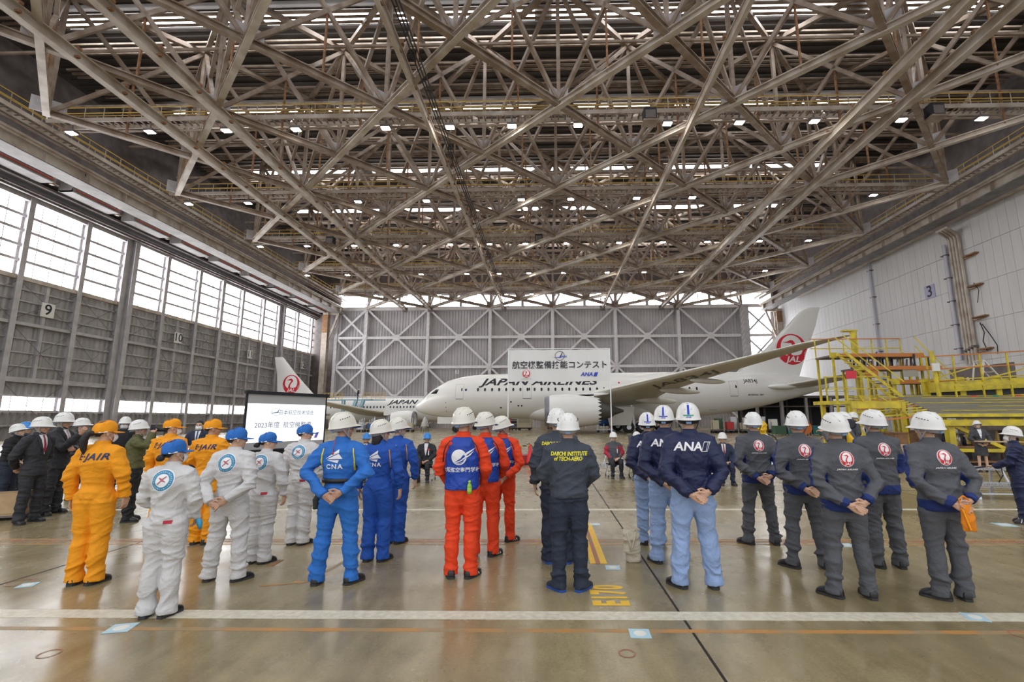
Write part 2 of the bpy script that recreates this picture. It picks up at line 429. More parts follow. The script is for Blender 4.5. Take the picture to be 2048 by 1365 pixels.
# right wall: white sheet panels with seams
wr = MB()
zt = 24.6
rows = [0, 3.6, 7.9, 12.2, 16.4, 20.6, zt]
y = -9.0; py = 1.05
while y < YB-1:
    for k in range(6):
        wr.b2((XR, y+.012, rows[k]+.02), (XR+.12, y+py-.012, rows[k+1]-.02))
    y += py
wr = struct(wr.build('wall_right', 'white_panel'))
b = MB(); b.b2((XR+.1, -9, 0), (XR+.3, YB, zt)); b.build('backing', 'steel_grey', wr)
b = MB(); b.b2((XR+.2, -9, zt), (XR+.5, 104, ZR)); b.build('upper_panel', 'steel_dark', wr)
dt = MB(); dt.b2((XR-1.1, 6, 24.2), (XR-.1, YB-9, 24.9)); dt = struct(dt.build('trim_2', 'steel_light'))
# pipes, downpipes on the right wall
for k in range(4):
    yy = 54.6 - k*.42
    p = MB(); p.path([(XR-.3, yy, 7.6), (XR-.3, yy, 22.2), (XR-.45, yy, 22.6), (XR-1.2, yy-.3, 22.9), (XR-2.4, yy-1.0, 23.0)], .16, 8)
    p = autosmooth(p.build('wall_pipe', 'steel_light')); tag(p, 'pale riser pipe in the bundle of four on the white wall', 'pipe', 'riser pipes on the white wall')
    q = MB(); q.b2((XR-.55, yy-.2, 9.0+k*.12), (XR-.05, yy+.2, 9.25+k*.12)); q.build('clamp', 'steel_dark', p)
p = MB(); p.tube((XR-.3, 55.4, 8.2), (XR-.3, 55.4, 22.0), .2, n=10)
p = autosmooth(p.build('downpipe', 'lilac' if 0 else mat('downpipe_grey', (.5,.49,.56), .45))); tag(p, 'lilac grey downpipe beside the bundle of four riser pipes', 'pipe')
for k in range(5):
    q = MB(); q.b2((XR-.5, 55.1, 9.5+k*2.8), (XR-.005, 55.9, 9.6+k*2.8)); q.build('bracket', 'steel_dark', p)
for k in range(4):
    q = MB(); q.b2((XR-.5, 51.4, 9.0+k*3.55), (XR-.005, 53.0, 9.14+k*3.55)); q.bar((XR-.1, 51.5, 9.0+k*3.55), (XR-.4, 52.9, 8.7+k*3.55), .1); tag(q.build('pipe_bracket', 'rust'), 'rusty bracket sticking out beside the riser pipes', 'bracket', 'rusty brackets on the white wall')
p = MB(); p.tube((XR-.35, 68.6, .5), (XR-.35, 68.6, 24.2), .2, n=10)
p = autosmooth(p.build('downpipe', mat('downpipe_grey', (.5,.49,.56), .45))); tag(p, 'lone lilac grey downpipe far along the white wall', 'pipe')
for k in range(6):
    q = MB(); q.b2((XR-.5, 68.2, 3+k*4), (XR-.005, 69.0, 3.1+k*4)); q.build('bracket', 'steel_dark', p)
cb = MB()
cb.path([(XR-.2, 52.4, 16.5), (XR-.4, 51.7, 15.5), (XR-.3, 52.2, 14.2)], .04, 6); cb.path([(XR-.2, 52.2, 11.8), (XR-.4, 51.3, 10.6), (XR-.4, 50.6, 9.2), (XR-.3, 50.8, 8.3)], .05, 6); cb.path([(XR-.2, 52.4, 12), (XR-.35, 51.9, 10.8), (XR-.35, 52.2, 9.9), (XR-.3, 51.9, 8.8)], .05, 6)
tag(cb.build('black_cable', 'ink'), 'black cables looping beside the riser pipes', 'cable')
s3 = MB(); s3.b2((XR-.12, 57.9, 16.35), (XR-.02, 59.4, 18.0)); s3 = s3.build('bay_number_sign', 'lilac'); tag(s3, 'lilac number plate reading 3 on the white panel wall', 'sign')
flat(text_mesh('3', 2.0, .012), frame((XR-.13, 58.65, 17.17), (0,-1,0), (0,0,1))).build('number', 'ink', s3)
s3 = MB(); s3.b2((-19.2, YB-.16, 11.0), (-18.5, YB-.1, 11.8)); s3 = s3.build('bay_number_sign', 'sign_white'); tag(s3, 'small white number plate reading 3 on the corrugated back wall', 'sign')
flat(text_mesh('3', .9, .01), frame((-18.85, YB-.17, 11.4), (1,0,0), (0,0,1))).build('number', 'ink', s3)
# dark doorway with white hood low on the right wall
b = MB(); b.b2((XR-.05, 49.5, 0), (XR+.0, 57.5, 7.3)); b.build('doorway', 'steel_dark', wr)

# ------------------------------------------------------------------ roof: deck, skylights, purlins
rf = MB(); rf.b2((-60, YF, ZR), (60, YB+6, ZR+.2)); rf = struct(rf.build('ceiling', 'deck'))
rb = MB()
for k in range(120): rb.b2((-50, YF+k*.9, ZR-.12), (50, YF+k*.9+.35, ZR))
rb.build('deck_ribs', 'deck', rf)
for j in range(9):
    y = 36.7 - 13.02*3 + 13.02*j
    if y > YB: break
    segs = [(-43, -27), (-25, -14.5), (-13, -1), (.5, 12), (14, 26), (28, 41)]
    for (a, c) in segs:
        wnum += 1
        s = MB(); s.b2((a, y-.5, ZR-.5), (c, y+.5, ZR-.44)); struct(s.build('window_%d' % wnum, 'pane_roof'))
GP = 'purlins under the roof deck'
for k in range(28):
    y = 13.5 + k*3.05
    for q in range(3):
        p = MB(); p.bar((-47, y+q*.55, ZU+.30), (47, y+q*.55, ZU+.30), .17, .17)
        tag(p.build('purlin', 'steel'), 'pale purlin running across the hangar under the roof deck', 'purlin', GP)
# diagonal grid of deep trusses
XE0, XE1, YE0, YE1 = -44.0, 44.6, 11.0, 97.6
def clip(c, s):
    """line x = c + s*(y - YE1) inside the roof rectangle: list of node parameters y"""
    ys = []
    k = 0
    while True:
        y = 97.5 - 6.51*k
        if y < YE0: break
        x = c + s*(y-97.5)
        if XE0-.6 <= x <= XE1+.6: ys.append((x, y))
        k += 1
    return ys
TL = 'deep diagonal roof truss of pale steel in the crossing grid'
TG = 'diagonal roof trusses'
ccs = [-12.13 + UN*j for j in range(-12, 14)]
TRUSS = []
for s in (1, -1):
    for c in ccs:
        nd = clip(c, s)
        if len(nd) < 2: continue
        t = thing('roof_truss', (nd[-1][0], nd[-1][1], ZC), TL, 'truss', TG)
        o = V((nd[-1][0], nd[-1][1], ZC))
        def P(x, y, z): return V((x, y, z)) - o
        (xa, ya), (xb, yb) = nd[0], nd[-1]
        b = MB(); b.ibeam(P(xa, ya, ZC + .06*s), P(xb, yb, ZC+.06*s), .42, .5, .09); b.build('lower_chord', 'steel_light' if s < 0 else 'steel', t)
        b = MB(); b.bar(P(xa, ya, ZU), P(xb, yb, ZU), .36, .42); b.build('upper_chord', 'steel', t)
        for i, (x, y) in enumerate(nd):
            if s > 0:
                b = MB(); b.bar(P(x, y, ZC), P(x, y, ZU), .28, .28); b.build('vertical_strut', 'steel', t)
            if i+1 < len(nd):
                x2, y2 = nd[i+1]; xm, ym, zm = (x+x2)/2, (y+y2)/2, (ZC+ZU)/2
                for (za, zb) in ((ZC, ZU), (ZU, ZC)):
                    b = MB(); b.bar(P(x, y, za), P(x2, y2, zb), .26, .3); b.build('web_brace', 'steel', t)
                b = MB(); b.bar(P(xm, ym, ZC), P(xm, ym, zm), .13, .13); b.build('hanger', 'rust', t)
        for (x, y) in nd:
            g = MB(); g.box(P(x, y, ZC+.55), (1.9, .06, 1.2), Matrix.Rotation(math.atan2(1, s), 3, 'Z')); g.build('gusset_plate', 'steel_grey', t)
# cross ties at mid depth
for k in range(13):
    y = 97.5 - 6.51*k
    p = MB(); p.bar((-44, y, (ZC+ZU)/2), (44.5, y, (ZC+ZU)/2), .16, .2); tag(p.build('cross_tie', 'steel'), 'thin steel tie crossing the roof at half truss depth', 'tie', 'cross ties in the roof')
# crane rails hung along the hangar below the grid
for (x, lb, w, pr) in ((-29.65,'tan crane rail beam nearest the glazed doors',.5,1),(-24.4,'tan crane rail beam second from the glazed doors',.5,1),(-9.15,'slim crane rail beam over the orange and blue uniforms, with black cables beside it',.28,0),(11.15,'slim crane rail beam over the right half of the banner',.28,0),(23.2,'pale crane rail beam, inner one of the right-hand pair',.5,1),(26.2,'pale crane rail beam, outer one of the right-hand pair',.5,1)):
    r = MB(); r.ibeam((x, 8, ZC-.55), (x, YB-1.6, ZC-.55), w, .75, .08); r = r.build('crane_rail', 'steel_light'); tag(r, lb, 'rail beam')
    q = MB()
    for k in range(26):
        q.b2((x-.3, 9+k*3.4, ZC-.2), (x+.3, 9.25+k*3.4, ZC+.0)); q.b2((x+.2*w, 9+k*3.4, ZC-.75), (x+.75*w, 9.18+k*3.4, ZC-.6))
    q.build('hanger_clips', 'rust', r)
    q = MB(); q.b2((x-.5, YB-1.9, ZC-1.2), (x+.5, YB-1.5, ZC-.3)); q.build('end_stop', 'steel_dark', r)
cb = MB()
for k in range(3): cb.path([(-8.4+.2*k, 9, ZC-.7), (-8.35+.2*k, 60, ZC-.75), (-8.4+.2*k, YB-3, ZC-.7)], .045, 5)
tag(cb.build('power_cable', 'ink'), 'run of three black cables beside the slim left crane rail', 'cable')
# catwalks across the hangar with floodlights
LT = [[-38.8, -32.3, -26.0, -20.3, -13.0, -7.8, -2.8, 2.5, 9.6, 15.3, 21.2, 28.0, 34.2], [-38.9, -32.4, -20.4, -13.0, -2.8, 2.5, 9.5, 15.4, 34.4], [-38.9, -32.5, -26.1, -20.4, -13.1, -7.8, -3.0, 2.5, 9.5, 15.3, 21.2, 28.1, 34.5], [-39.1, -32.5, -20.5, -13.1, -7.9, -3.1, 2.5, 9.5, 15.4, 21.3, 34.6], [-39.1, -32.6, -26.1, -20.5, -13.0, -7.9, -3.1, 2.5, 9.5, 15.4, 21.4, 28.1, 34.6]]
CWY = [22.7, 35.7, 48.7, 61.7, 74.8, 87.8]
def catwalk(p0, p1, label, group=None):
    p0, p1 = V(p0), V(p1); d = (p1-p0); L = d.length; d.normalize(); a = V((-d.y, d.x, 0)); o = p0.copy()
    t = thing('catwalk', p0, label, 'catwalk', group)
    z = V((0,0,1)); e = p1-p0
    b = MB()
    for s in (-.5, .5): b.bar(a*s, e + a*s, .1, .35)
    b.build('stringers', 'steel_light', t)
    b = MB()
    k = 0.0
    while k < L: b.bar(d*k - a*.5, d*k + a*.5, .12, .06); k += .55
    b.build('deck_slats', 'steel', t)
    for s in (-.52, .52):
        b = MB(); k = 0.0
        while k < L: b.bar(d*k + a*s, d*k + a*s + z*1.1, .05, .05); k += 1.6
        for h in (1.1, .6):
            b.bar(a*s + z*h, e + a*s + z*h, .06, .06)
        ro = b.build('railing', ['steel_light', 'rail_yellow'], t)
        for p in ro.data.polygons[-12:]: p.material_index = 1
    b = MB(); b.tube(a*.2 - z*.6, e + a*.2 - z*.6, .09, n=6); b.build('pipe', 'steel', t)
    return t
cwl = ['cross catwalk nearest the camera, overhead','cross catwalk with the brightest row of floodlights','cross catwalk second from the front row of floodlights','cross catwalk third from the front row of floodlights','cross catwalk fourth from the front row of floodlights','cross catwalk nearest the back wall windows']
for y, lb in zip(CWY, cwl): catwalk((-41.4, y, ZC+1.3), (41.8, y, ZC+1.3), lb)
catwalk((-42.2, 12, ZC+1.0), (-42.2, YB-2, ZC+1.0), 'long catwalk along the roof edge over the glazed doors')
catwalk((42.6, 12, ZC+1.0), (42.6, YB-2, ZC+1.0), 'long catwalk along the roof edge over the white wall')
mat('lamp', (1,.98,.9), .4, emit=70)
lp = None
for i, row in enumerate(LT):
    y = CWY[i+1]
    for x in row:
        if lp is None:
            t = thing('floodlight', (0,0,0), 'x', 'floodlight', 'x')
            b = MB(); b.box((0,0,.12), (.75,.55,.2)); b.tube((0,0,.2), (0,0,.75), .05, n=6); b.build('housing', 'steel_dark', t)
            b = MB(); b.box((0,0,0), (.62,.42,.04)); b.build('lens', 'lamp', t); lp = t
        else: t = copy_tree(lp)
        t.location = (x, y-.75, ZC-.05); t['label'] = 'glowing floodlight under the ' + cwl[i+1]; t['group'] = 'floodlights, row %s' % ('one two three four five'.split()[i])
# two black loudspeakers up on the front catwalk
for x, y, z, lb in ((8.2, 34.9, 25.6, 'black box speaker on the front catwalk over the right half of the banner'), (30.6, 34.9, 25.6, 'black tilted speaker on the front catwalk toward the white wall'),(-29.3,60.9,25.6,'black box on the catwalk near the glazed doors'),(-1.2,60.9,25.6,'black box on the middle catwalk over the banner')):
    b = MB(); b.box((0,0,0), (1.0,.8,1.0)); o = b.build('loudspeaker', 'ink'); o.location = (x,y,z); tag(o, lb, 'speaker')
    q = MB(); q.box((0,-.42,-.1), (.8,.06,.7)); q.build('grille', 'steel_dark', o)
    q = MB(); q.box((0,0,-.62), (1.2,1.0,.14)); q.build('bracket', 'steel', o)
# ------------------------------------------------------------------ airliners
mat('white_paint', (0.80,0.795,0.78), .22, spec=.5, vary=.03, scale=.3)
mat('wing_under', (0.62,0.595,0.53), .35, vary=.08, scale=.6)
mat('wing_edge', (0.72,0.72,0.70), .3, metal=.2)
mat('nacelle_lip', (0.22,0.22,0.25), .35, metal=.5)
mat('dark_metal', (0.10,0.095,0.09), .45, metal=.4)
mat('tyre', (0.018,0.018,0.02), .75)
mat('glass_dark', (0.015,0.017,0.022), .12)
mat('crest_red', (0.60,0.012,0.03), .4)
mat('crest_white', (0.80,0.79,0.78), .4)
mat('navy_ink', (0.012,0.02,0.10), .5)
mat('seam', (0.38,0.38,0.39), .5)

def bvh_of(o):
    me = o.data; return BVHTree.FromPolygons([v.co.copy() for v in me.vertices], [tuple(p.vertices) for p in me.polygons])
def project(vf, M, dirn, bvh, off=.004, maxlen=None):
    """lay flat lettering (placed by M) on to a surface along dirn"""
    bm = bmesh.new()
    vs = [bm.verts.new(V((v[0], v[1], 0))) for v in vf[0]]
    for f in vf[1]:
        try: bm.faces.new([vs[i] for i in f])
        except ValueError: pass
    bmesh.ops.triangulate(bm, faces=bm.faces[:])
    if maxlen:
        tris = [tuple(v.co.copy() for v in f.verts) for f in bm.faces]; bm.free(); bm = bmesh.new(); done = []
        while tris:
            a, b_, e = tris.pop(); l = [(b_-a).length, (e-b_).length, (a-e).length]; k = l.index(max(l))
            if l[k] <= maxlen: done.append((a, b_, e)); continue
            p, q, r = ((a, b_, e), (b_, e, a), (e, a, b_))[k]; m_ = (p+q)/2; tris += [(p, m_, r), (m_, q, r)]
        for tr in done: bm.faces.new([bm.verts.new(q) for q in tr])
        bmesh.ops.remove_doubles(bm, verts=bm.verts[:], dist=1e-6)
    d = V(dirn).normalized(); bad = []
    for v in bm.verts:
        p = M @ v.co; h = bvh.ray_cast(p, d)
        if h[0] is None: bad.append(v); v.co = p
        else: v.co = h[0] - d*off
    if bad: bmesh.ops.delete(bm, geom=bad, context='VERTS')
    b = MB(); bm.verts.index_update()
    b.add([v.co.copy() for v in bm.verts], [tuple(x.index for x in f.verts) for f in bm.faces]); bm.free()
    return b
def arc(cx, cy, rx, ry, a0, a1, n=24): return [(cx+rx*math.cos(R(a0+(a1-a0)*k/n)), cy+ry*math.sin(R(a0+(a1-a0)*k/n))) for k in range(n+1)]
def crane_crest():
    """round red emblem with a white opening, red neck and head, white lettering: unit radius; returns red, white, neck, letters"""
    red = poly_vf(disc(0,0,1,1,48))
    out = arc(0,.08,.80,.90,205,-25,36) + [(.62,-.42),(.30,-.18),(.16,-.30)] + arc(.30,.12,.34,.40,250,-20,1)[:0]
    white = ([(p[0],p[1],0) for p in (arc(0,.12,.72,.80,200,-20,30) + [(.60,-.30),(.42,-.38),(.1,-.40),(-.2,-.52),(-.5,-.34)])], [tuple(range(36))])
    neck = ([(p[0],p[1],0) for p in [(-.62,.46),(-.30,.50),(-.08,.60),(.08,.58),(.20,.44),(.24,.32),(.06,.14),(-.08,-.10),(-.06,-.34),(.1,-.42),(-.36,-.56),(-.24,-.06),(-.14,.12),(.02,.34),(-.06,.40),(-.34,.42)]], [tuple(range(16))])
    loop = poly_vf(disc(.26,-.02,.30,.36,28))
    lett = move_vf(text_mesh('JAL', .52, .02, .25, 1.25), .04, -.66)
    fe = []
    for s in (-1,1):
        for k in range(3): fe.append(poly_vf([(s*(.99-.05*k),.02-.2*k,0),(s*(.80-.02*k),-.28-.14*k,0),(s*(.86-.03*k),-.26-.15*k,0)]))
    return red, white, neck, lett, merge(*fe)
CREST = crane_crest()
def crest(host, M, dirn, bvh, off, maxlen, parent, name='crane_emblem', border=True):
    red, white, neck, lett, fe = CREST
    if border: project(poly_vf(disc(0,0,1.09,1.07,40)), M, dirn, bvh, off, maxlen).build('emblem_border', 'crest_white', parent)
    o = project(red, M, dirn, bvh, off*1.5, maxlen).build(name, 'crest_red', parent)
    project(white, M, dirn, bvh, off*2.0, maxlen).build('emblem_opening', 'crest_white', o)
    project(neck, M, dirn, bvh, off*2.5, maxlen).build('emblem_bird', 'crest_red', o)
    project(merge(lett, fe), M, dirn, bvh, off*2.6, maxlen).build('emblem_lettering', 'crest_white', o)
    return o
def section(le, te, th, n=9):
    """wing section outline from leading edge over the top and back underneath"""
    le, te = V(le), V(te); c = te-le; L = c.length; up = V((0,0,1)); pts = []
    prof = [(0,0),(.02,.5),(.08,.85),(.2,1.05),(.38,1.1),(.6,.85),(.8,.5),(1,.03)]
    for a, h in prof: pts.append(le + c*a + up*(h*th*.55))
    for a, h in reversed(prof[1:-1]): pts.append(le + c*a - up*(h*th*.45))
    return pts
def dense(rings, k=8):
    out = []
    for a, b in zip(rings[:-1], rings[1:]):
        for i in range(k): out.append([p.lerp(q, i/k) for p, q in zip(a, b)])
    return out + [rings[-1]]
def wing_mesh(secs):
    b = MB(); b.loft(dense([section(*s) for s in secs], 5)); return b
def vsection(le, te, th):
    le, te = V(le), V(te); c = te-le; pts = []
    prof = [(0,0),(.03,.55),(.12,.9),(.3,1),(.6,.8),(1,.05)]
    for a, h in prof: pts.append(le + c*a + V((0,h*th/2,0)))
    for a, h in reversed(prof[1:-1]): pts.append(le + c*a - V((0,h*th/2,0)))
    return pts
def fuselage(st, yc, n=40):
    """st rows: x, z bottom, z top, half width"""
    rings = []
    for x, zb, zt, hw in st:
        zc, rz = (zb+zt)/2, (zt-zb)/2
        rings.append([V((x, yc+hw*math.cos(2*PI*k/n), zc+rz*math.sin(2*PI*k/n))) for k in range(n)])
    b = MB(); b.loft(rings); return b
def smoothstations(st, sub=4):
    out = []
    for i in range(len(st)-1):
        p0, p1, p2, p3 = st[max(i-1,0)], st[i], st[i+1], st[min(i+2,len(st)-1)]
        for k in range(sub):
            t = k/sub; r = []
            for a, b, c, d in zip(p0,p1,p2,p3):
                r.append(.5*((2*b)+(c-a)*t+(2*a-5*b+4*c-d)*t*t+(3*b-a-3*c+d)*t**3))
            out.append((r[0], r[1], max(r[2], r[1]+.02), max(r[3], .01)))
    out.append(st[-1]); return out
def wheel(b, c, r, w, axis='y'):
    M = Matrix.Rotation(PI/2, 3, 'X') if axis == 'y' else Matrix.Rotation(PI/2, 3, 'Y')
    M4 = Matrix.Translation(V(c)) @ M.to_4x4()
    b.lathe([(r*.5,-w/2),(r*.88,-w/2),(r,-w*.3),(r,w*.3),(r*.88,w/2),(r*.5,w/2)], 24, M4)

def big_jet():
    yc = 65.5; sy = yc-2.92
    t = thing('airliner', (-18.2, yc, 0), 'large white twin-engine airliner with red crane tail, nose to the left behind the banner', 'airplane')
    I = Matrix.Translation((18.2, -yc, 0))
    def put(b, name, m, parent=t, smooth=True, ang=40):
        o = b.xf(I).build(name, m, parent) if parent is t else b.xf(I).build(name, m, parent)
        return autosmooth(o, ang) if smooth else o
    st = smoothstations([(-18.23,3.2,3.45,.05),(-17.9,2.85,3.85,.55),(-17.2,2.56,4.4,1.05),(-16.3,2.32,5.35,1.5),(-15.3,2.16,6.05,1.9),(-13.7,2.0,6.95,2.4),(-12.1,1.93,7.4,2.68),(-10.1,1.86,7.7,2.85),(-6.6,1.8,7.85,2.92),(0,1.78,7.92,2.92),(8,1.78,7.95,2.92),(16,1.84,7.98,2.92),(20,1.98,7.98,2.88),(23.1,2.3,7.98,2.74),(28,3.15,7.85,2.25),(32.6,4.25,7.5,1.55),(36,5.2,7.0,.85),(37.8,5.7,6.6,.25)])
    fb = fuselage(st, yc); fo = put(fb, 'fuselage', 'white_paint', ang=60); bv = bvh_of(fo)
    def pm(x, z, s=1.0, sx=1.0): return I @ (Matrix.Translation((x, yc-8, z)) @ Matrix(((s*sx,0,0,0),(0,0,-1,0),(0,s,0,0),(0,0,0,1))))
    DY = V((0,1,0))
    # cockpit glazing
    for k, (x0,z0,x1,z1,x2,z2,x3,z3) in enumerate([(-15.95,5.12,-15.2,5.75,-14.75,5.72,-14.95,5.12)]):
        put(project(poly_vf([(x0,z0),(x3,z3),(x2,z2),(x1,z1)]), Matrix.Translation((0,yc-8,0)) @ Matrix(((1,0,0,0),(0,0,-1,0),(0,1,0,0),(0,0,0,1))), DY, BVHTree.FromPolygons([V(v) for v in fb.v][:0] or [V(v) + V((-18.2,yc,0)) for v in fb.v], fb.f), .02, .2), 'cockpit_window', 'glass_dark', smooth=False)
    # cabin windows
    wm = None
    spots = [(-9.3+.93*k) for k in range(9)] + [(-.95+.905*k) for k in range(13)] + [(11.4+.93*k) for k in range(6)] + [(18.3+.93*k) for k in range(3)] + [(20.7+.93*k) for k in range(4)]
    zc, rz = 4.87, 3.06
    for x in spots:
        if wm is None:
            b = MB(); b.ell((0,0,0), (.14,.05,.24), 12, 8); wm = b.mesh('cabin_window')
        o = link('cabin_window', wm, 'glass_dark', t, True)
        zz = 5.56; hw = 2.92 if x < 19 else 2.92-(x-19)*.07
        o.location = (x+18.2, -hw*math.sqrt(1-((zz-zc)/rz)**2)+.01, zz); o.rotation_euler = (R(-13),0,0)
    # doors (outlines) with their small windows
    for x, z, w, h in ((-11.75,5.35,1.1,2.0),(-2.85,5.35,1.15,2.0),(24.1,5.55,1.1,2.0)):
        fr = [(-w/2,-h/2),(w/2,-h/2),(w/2,h/2),(-w/2,h/2)]; e = .035
        q = [(a*(1-2*e/w),c*(1-2*e/h)) for a,c in fr]
        vf = ([(p[0],p[1],0) for p in fr+q], [(k,(k+1)%4,4+(k+1)%4,4+k) for k in range(4)])
        d = project(vf, pm(x, z), DY, bv, .012, .4).build('cabin_door', 'seam', t)
        project(poly_vf(disc(.3,.25,.1,.22,12)), pm(x, z), DY, bv, .02, .3).build('door_window', 'glass_dark', d)
        project(poly_vf([(-w/2+.05,-h/2-.02),(w/2-.05,-h/2-.02),(w/2-.05,-h/2+.05),(-w/2+.05,-h/2+.05)]), pm(x, z), DY, bv, .02, .3).build('door_sill', 'dark_metal', d)
    # lettering
    def let(txt, size, x, z, m='ink', bold=.015, shear=.3, width=1.45, al='CENTER', sp=1.0):
        project(text_mesh(txt, size, bold, shear, width, al, sp), pm(x, z), DY, bv, .015, .35).build('lettering', m, t)
    let('JAPAN AIRLINES', 1.28, -8.9, 6.55, 'navy_ink' if 0 else 'ink', .03, .35, 1.62, 'LEFT', 1.02)
    let('JA834J', .66, 26.5, 6.55, 'ink', .012, 0, 1.05); let('unicef', .55, 22.0, 6.42, 'seam', 0, 0, 1.1); let('BOEING 787', .3, 27.0, 4.72, 'ink', .02, .3, 1.3)
    project(poly_vf(disc(0,0,.13,.13,16)), pm(9.2, 6.4), DY, bv, .015, .3).build('red_dot', 'crest_red', t)
    for x, z in ((-6.3,3.2),(-4.95,3.95),(-4.0,3.45),(-3.55,3.45),(-13.6,3.9),(-13.6,3.3),(-13.6,2.8)):
        project(poly_vf(disc(0,0,.11 if x > -8 else .06,.11 if x > -8 else .06,12)), pm(x, z), DY, bv, .012, .3).build('port_hole', 'ink', t)
    project(poly_vf(disc(0,0,.16,.16,16)), pm(-10.9, 5.55), DY, bv, .012, .3).build('round_badge', 'navy_ink', t)
    project(poly_vf([(-.5,-.5),(.5,-.5),(.5,-.45),(-.5,-.45)]), pm(21.5, 3.3, 1), DY, bv, .012, .4).build('hatch_line', 'seam', t)
    # wing-body fairing
    b = MB(); b.ell((5.5, yc, 2.7), (9.5, 3.35, 1.75), 32, 16); put(b, 'belly_fairing', 'white_paint')
    # wings
    def W(s):
        y = lambda q: yc - s*(yc-q)
        return [((0.6,y(63.2),3.7),(12.9,y(63.2),3.75),1.55),((5.4,y(57.0),4.75),(13.9,y(57.0),4.75),.95),((11.2,y(50.0),5.85),(16.9,y(50.0),5.95),.55),((17.2,y(42.5),7.0),(20.4,y(42.5),7.05),.3),((20.4,y(38.5),7.65),(22.3,y(38.5),7.66),.18),((22.6,y(36.0),7.9),(23.1,y(36.0),7.91),.06)]
    wo = None
    for s in (1, -1):
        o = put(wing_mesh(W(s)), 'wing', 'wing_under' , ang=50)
        if s == 1: wo = o
        e = MB(); sec = W(s)
        e.path([V(q[0])+V((.03,0,.02)) for q in sec], [.16,.12,.09,.06,.05,.02], 8); put(e, 'leading_edge', 'wing_edge', o)
        for q, ln, rr in ((59.5,5.2,.42),(54.2,4.6,.36),(48.5,3.6,.28)):
            f = (63.2-q)/27.2; x = 12.9+ (16.9-12.9)*min(1, max(0,(63.2-q)/13.2)); zz = 3.75+(5.85-3.75)*min(1,(63.2-q)/13.2)
            b = MB(); b.ell((x-.9, yc-s*(yc-q), zz-.42), (ln/2, .24, rr), 16, 10, Matrix.Rotation(.06,3,'Y')); put(b, 'flap_fairing', 'wing_under', o)
    bw_ = bvh_of(wo)
    M = I @ Matrix.Translation((14.6, 48.9, 1.0)) @ Matrix(((.78,.62,0,0),(-.62,.78,0,0),(0,0,1,0),(0,0,0,1))) @ Matrix(((1,0,0,0),(0,1,0,0),(0,0,1,0),(0,0,0,1)))
    Mx = M @ Matrix(((1,0,0,0),(0,1,0,0),(0,0,1,0),(0,0,0,1)))
    ux = V((.62,-.78,0)); uy = V((-.78,-.62,0))
    Mw = I @ Matrix(((ux.x,uy.x,0,13.9),(ux.y,uy.y,0,49.7),(0,0,1,1.0),(0,0,0,1)))
    project(text_mesh('JA834J', 2.3, .012, .2, 1.3), Mw, (0,0,1), bw_, .02, .5).build('registration_lettering', 'dark_metal', wo)
    # fin and tailplanes
    b = MB()
    b.loft(dense([vsection(a, c, th) for a, c, th in (((25.4,yc,7.7),(33.9,yc,6.9),.5),((29.7,yc,11.0),(35.3,yc,10.6),.62),((33.2,yc,14.5),(36.9,yc,14.3),.42),((35.1,yc,16.5),(37.5,yc,16.3),.26),((36.2,yc,16.9),(37.75,yc,16.9),.1))]))
    fin = put(b, 'tail_fin', 'white_paint', ang=50)
    b = MB(); b.path([(25.6,yc-.02,7.8),(29.75,yc,11.0),(33.25,yc,14.5),(35.0,yc,16.35)], [.10,.11,.10,.06], 8); put(b, 'fin_leading_edge', 'wing_edge', fin)
    bf = bvh_of(fin)
    Mc = I @ Matrix.Translation((33.25, yc-4, 11.0)) @ Matrix(((2.12,0,0,0),(0,0,-1,0),(0,2.12,0,0),(0,0,0,1)))
    crest(fin, Mc, DY, bf, .02, .35, fin, border=False)
    for s in (1, -1):
        y = lambda q: yc - s*(yc-q)
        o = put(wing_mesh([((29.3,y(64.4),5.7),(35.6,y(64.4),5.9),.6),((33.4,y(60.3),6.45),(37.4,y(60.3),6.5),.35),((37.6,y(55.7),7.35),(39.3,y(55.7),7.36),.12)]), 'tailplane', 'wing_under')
        b = MB(); b.path([(29.6,y(64.0),5.76),(33.45,y(60.3),6.46),(37.6,y(55.7),7.36)], [.12,.1,.05], 8); put(b, 'tailplane_edge', 'wing_edge', o)
    b = MB(); b.ell((30.6,63.3,5.8),(1.9,.8,.42),18,10); put(b, 'tailplane_fairing', 'white_paint')
    # engines
    for s in (1, -1):
        ye = yc - s*9.7
        T4 = Matrix.Translation((-.5, ye, 2.62)) @ Matrix.Rotation(PI/2, 4, 'Y')
        b = MB(); b.lathe([(1.32,.15),(1.5,0.0),(1.62,.02),(1.74,.25),(1.79,.55)], 40, T4, False); n0 = put(b, 'intake_lip', 'nacelle_lip')
        prof = [(1.79,.55),(1.88,1.2),(1.92,2.4),(1.86,3.8),(1.68,5.2),(1.55,6.0)]
        b = MB(); b.lathe(prof, 40, T4, False); b.lathe([(1.32,.15),(1.36,1.0),(1.4,1.6),(.2,1.7)], 40, T4, False)
        for k in range(20):
            a0, a1 = 2*PI*k/20, 2*PI*(k+1)/20; am = (a0+a1)/2
            b.add([T4 @ V((1.55*math.cos(a0),1.55*math.sin(a0),6.0)), T4 @ V((1.55*math.cos(a1),1.55*math.sin(a1),6.0)), T4 @ V((1.5*math.cos(am),1.5*math.sin(am),6.45))], [(0,1,2)])
        nac = put(b, 'engine_nacelle', 'white_paint')
        b = MB(); b.lathe([(1.45,5.0),(1.35,5.6),(1.05,6.6),(.75,7.6),(.72,7.8),(.5,8.0),(.12,9.1)], 32, T4); put(b, 'exhaust_core', 'dark_metal', nac)
        b = MB(); b.lathe([(.02,.55),(.25,.9),(.42,1.55)], 20, T4)
        for k in range(18): b.box(T4 @ V((.85*math.cos(2*PI*k/18),.85*math.sin(2*PI*k/18),1.6)), (.06,.3,.9), Matrix.Rotation(-2*PI*k/18, 3, 'X'))
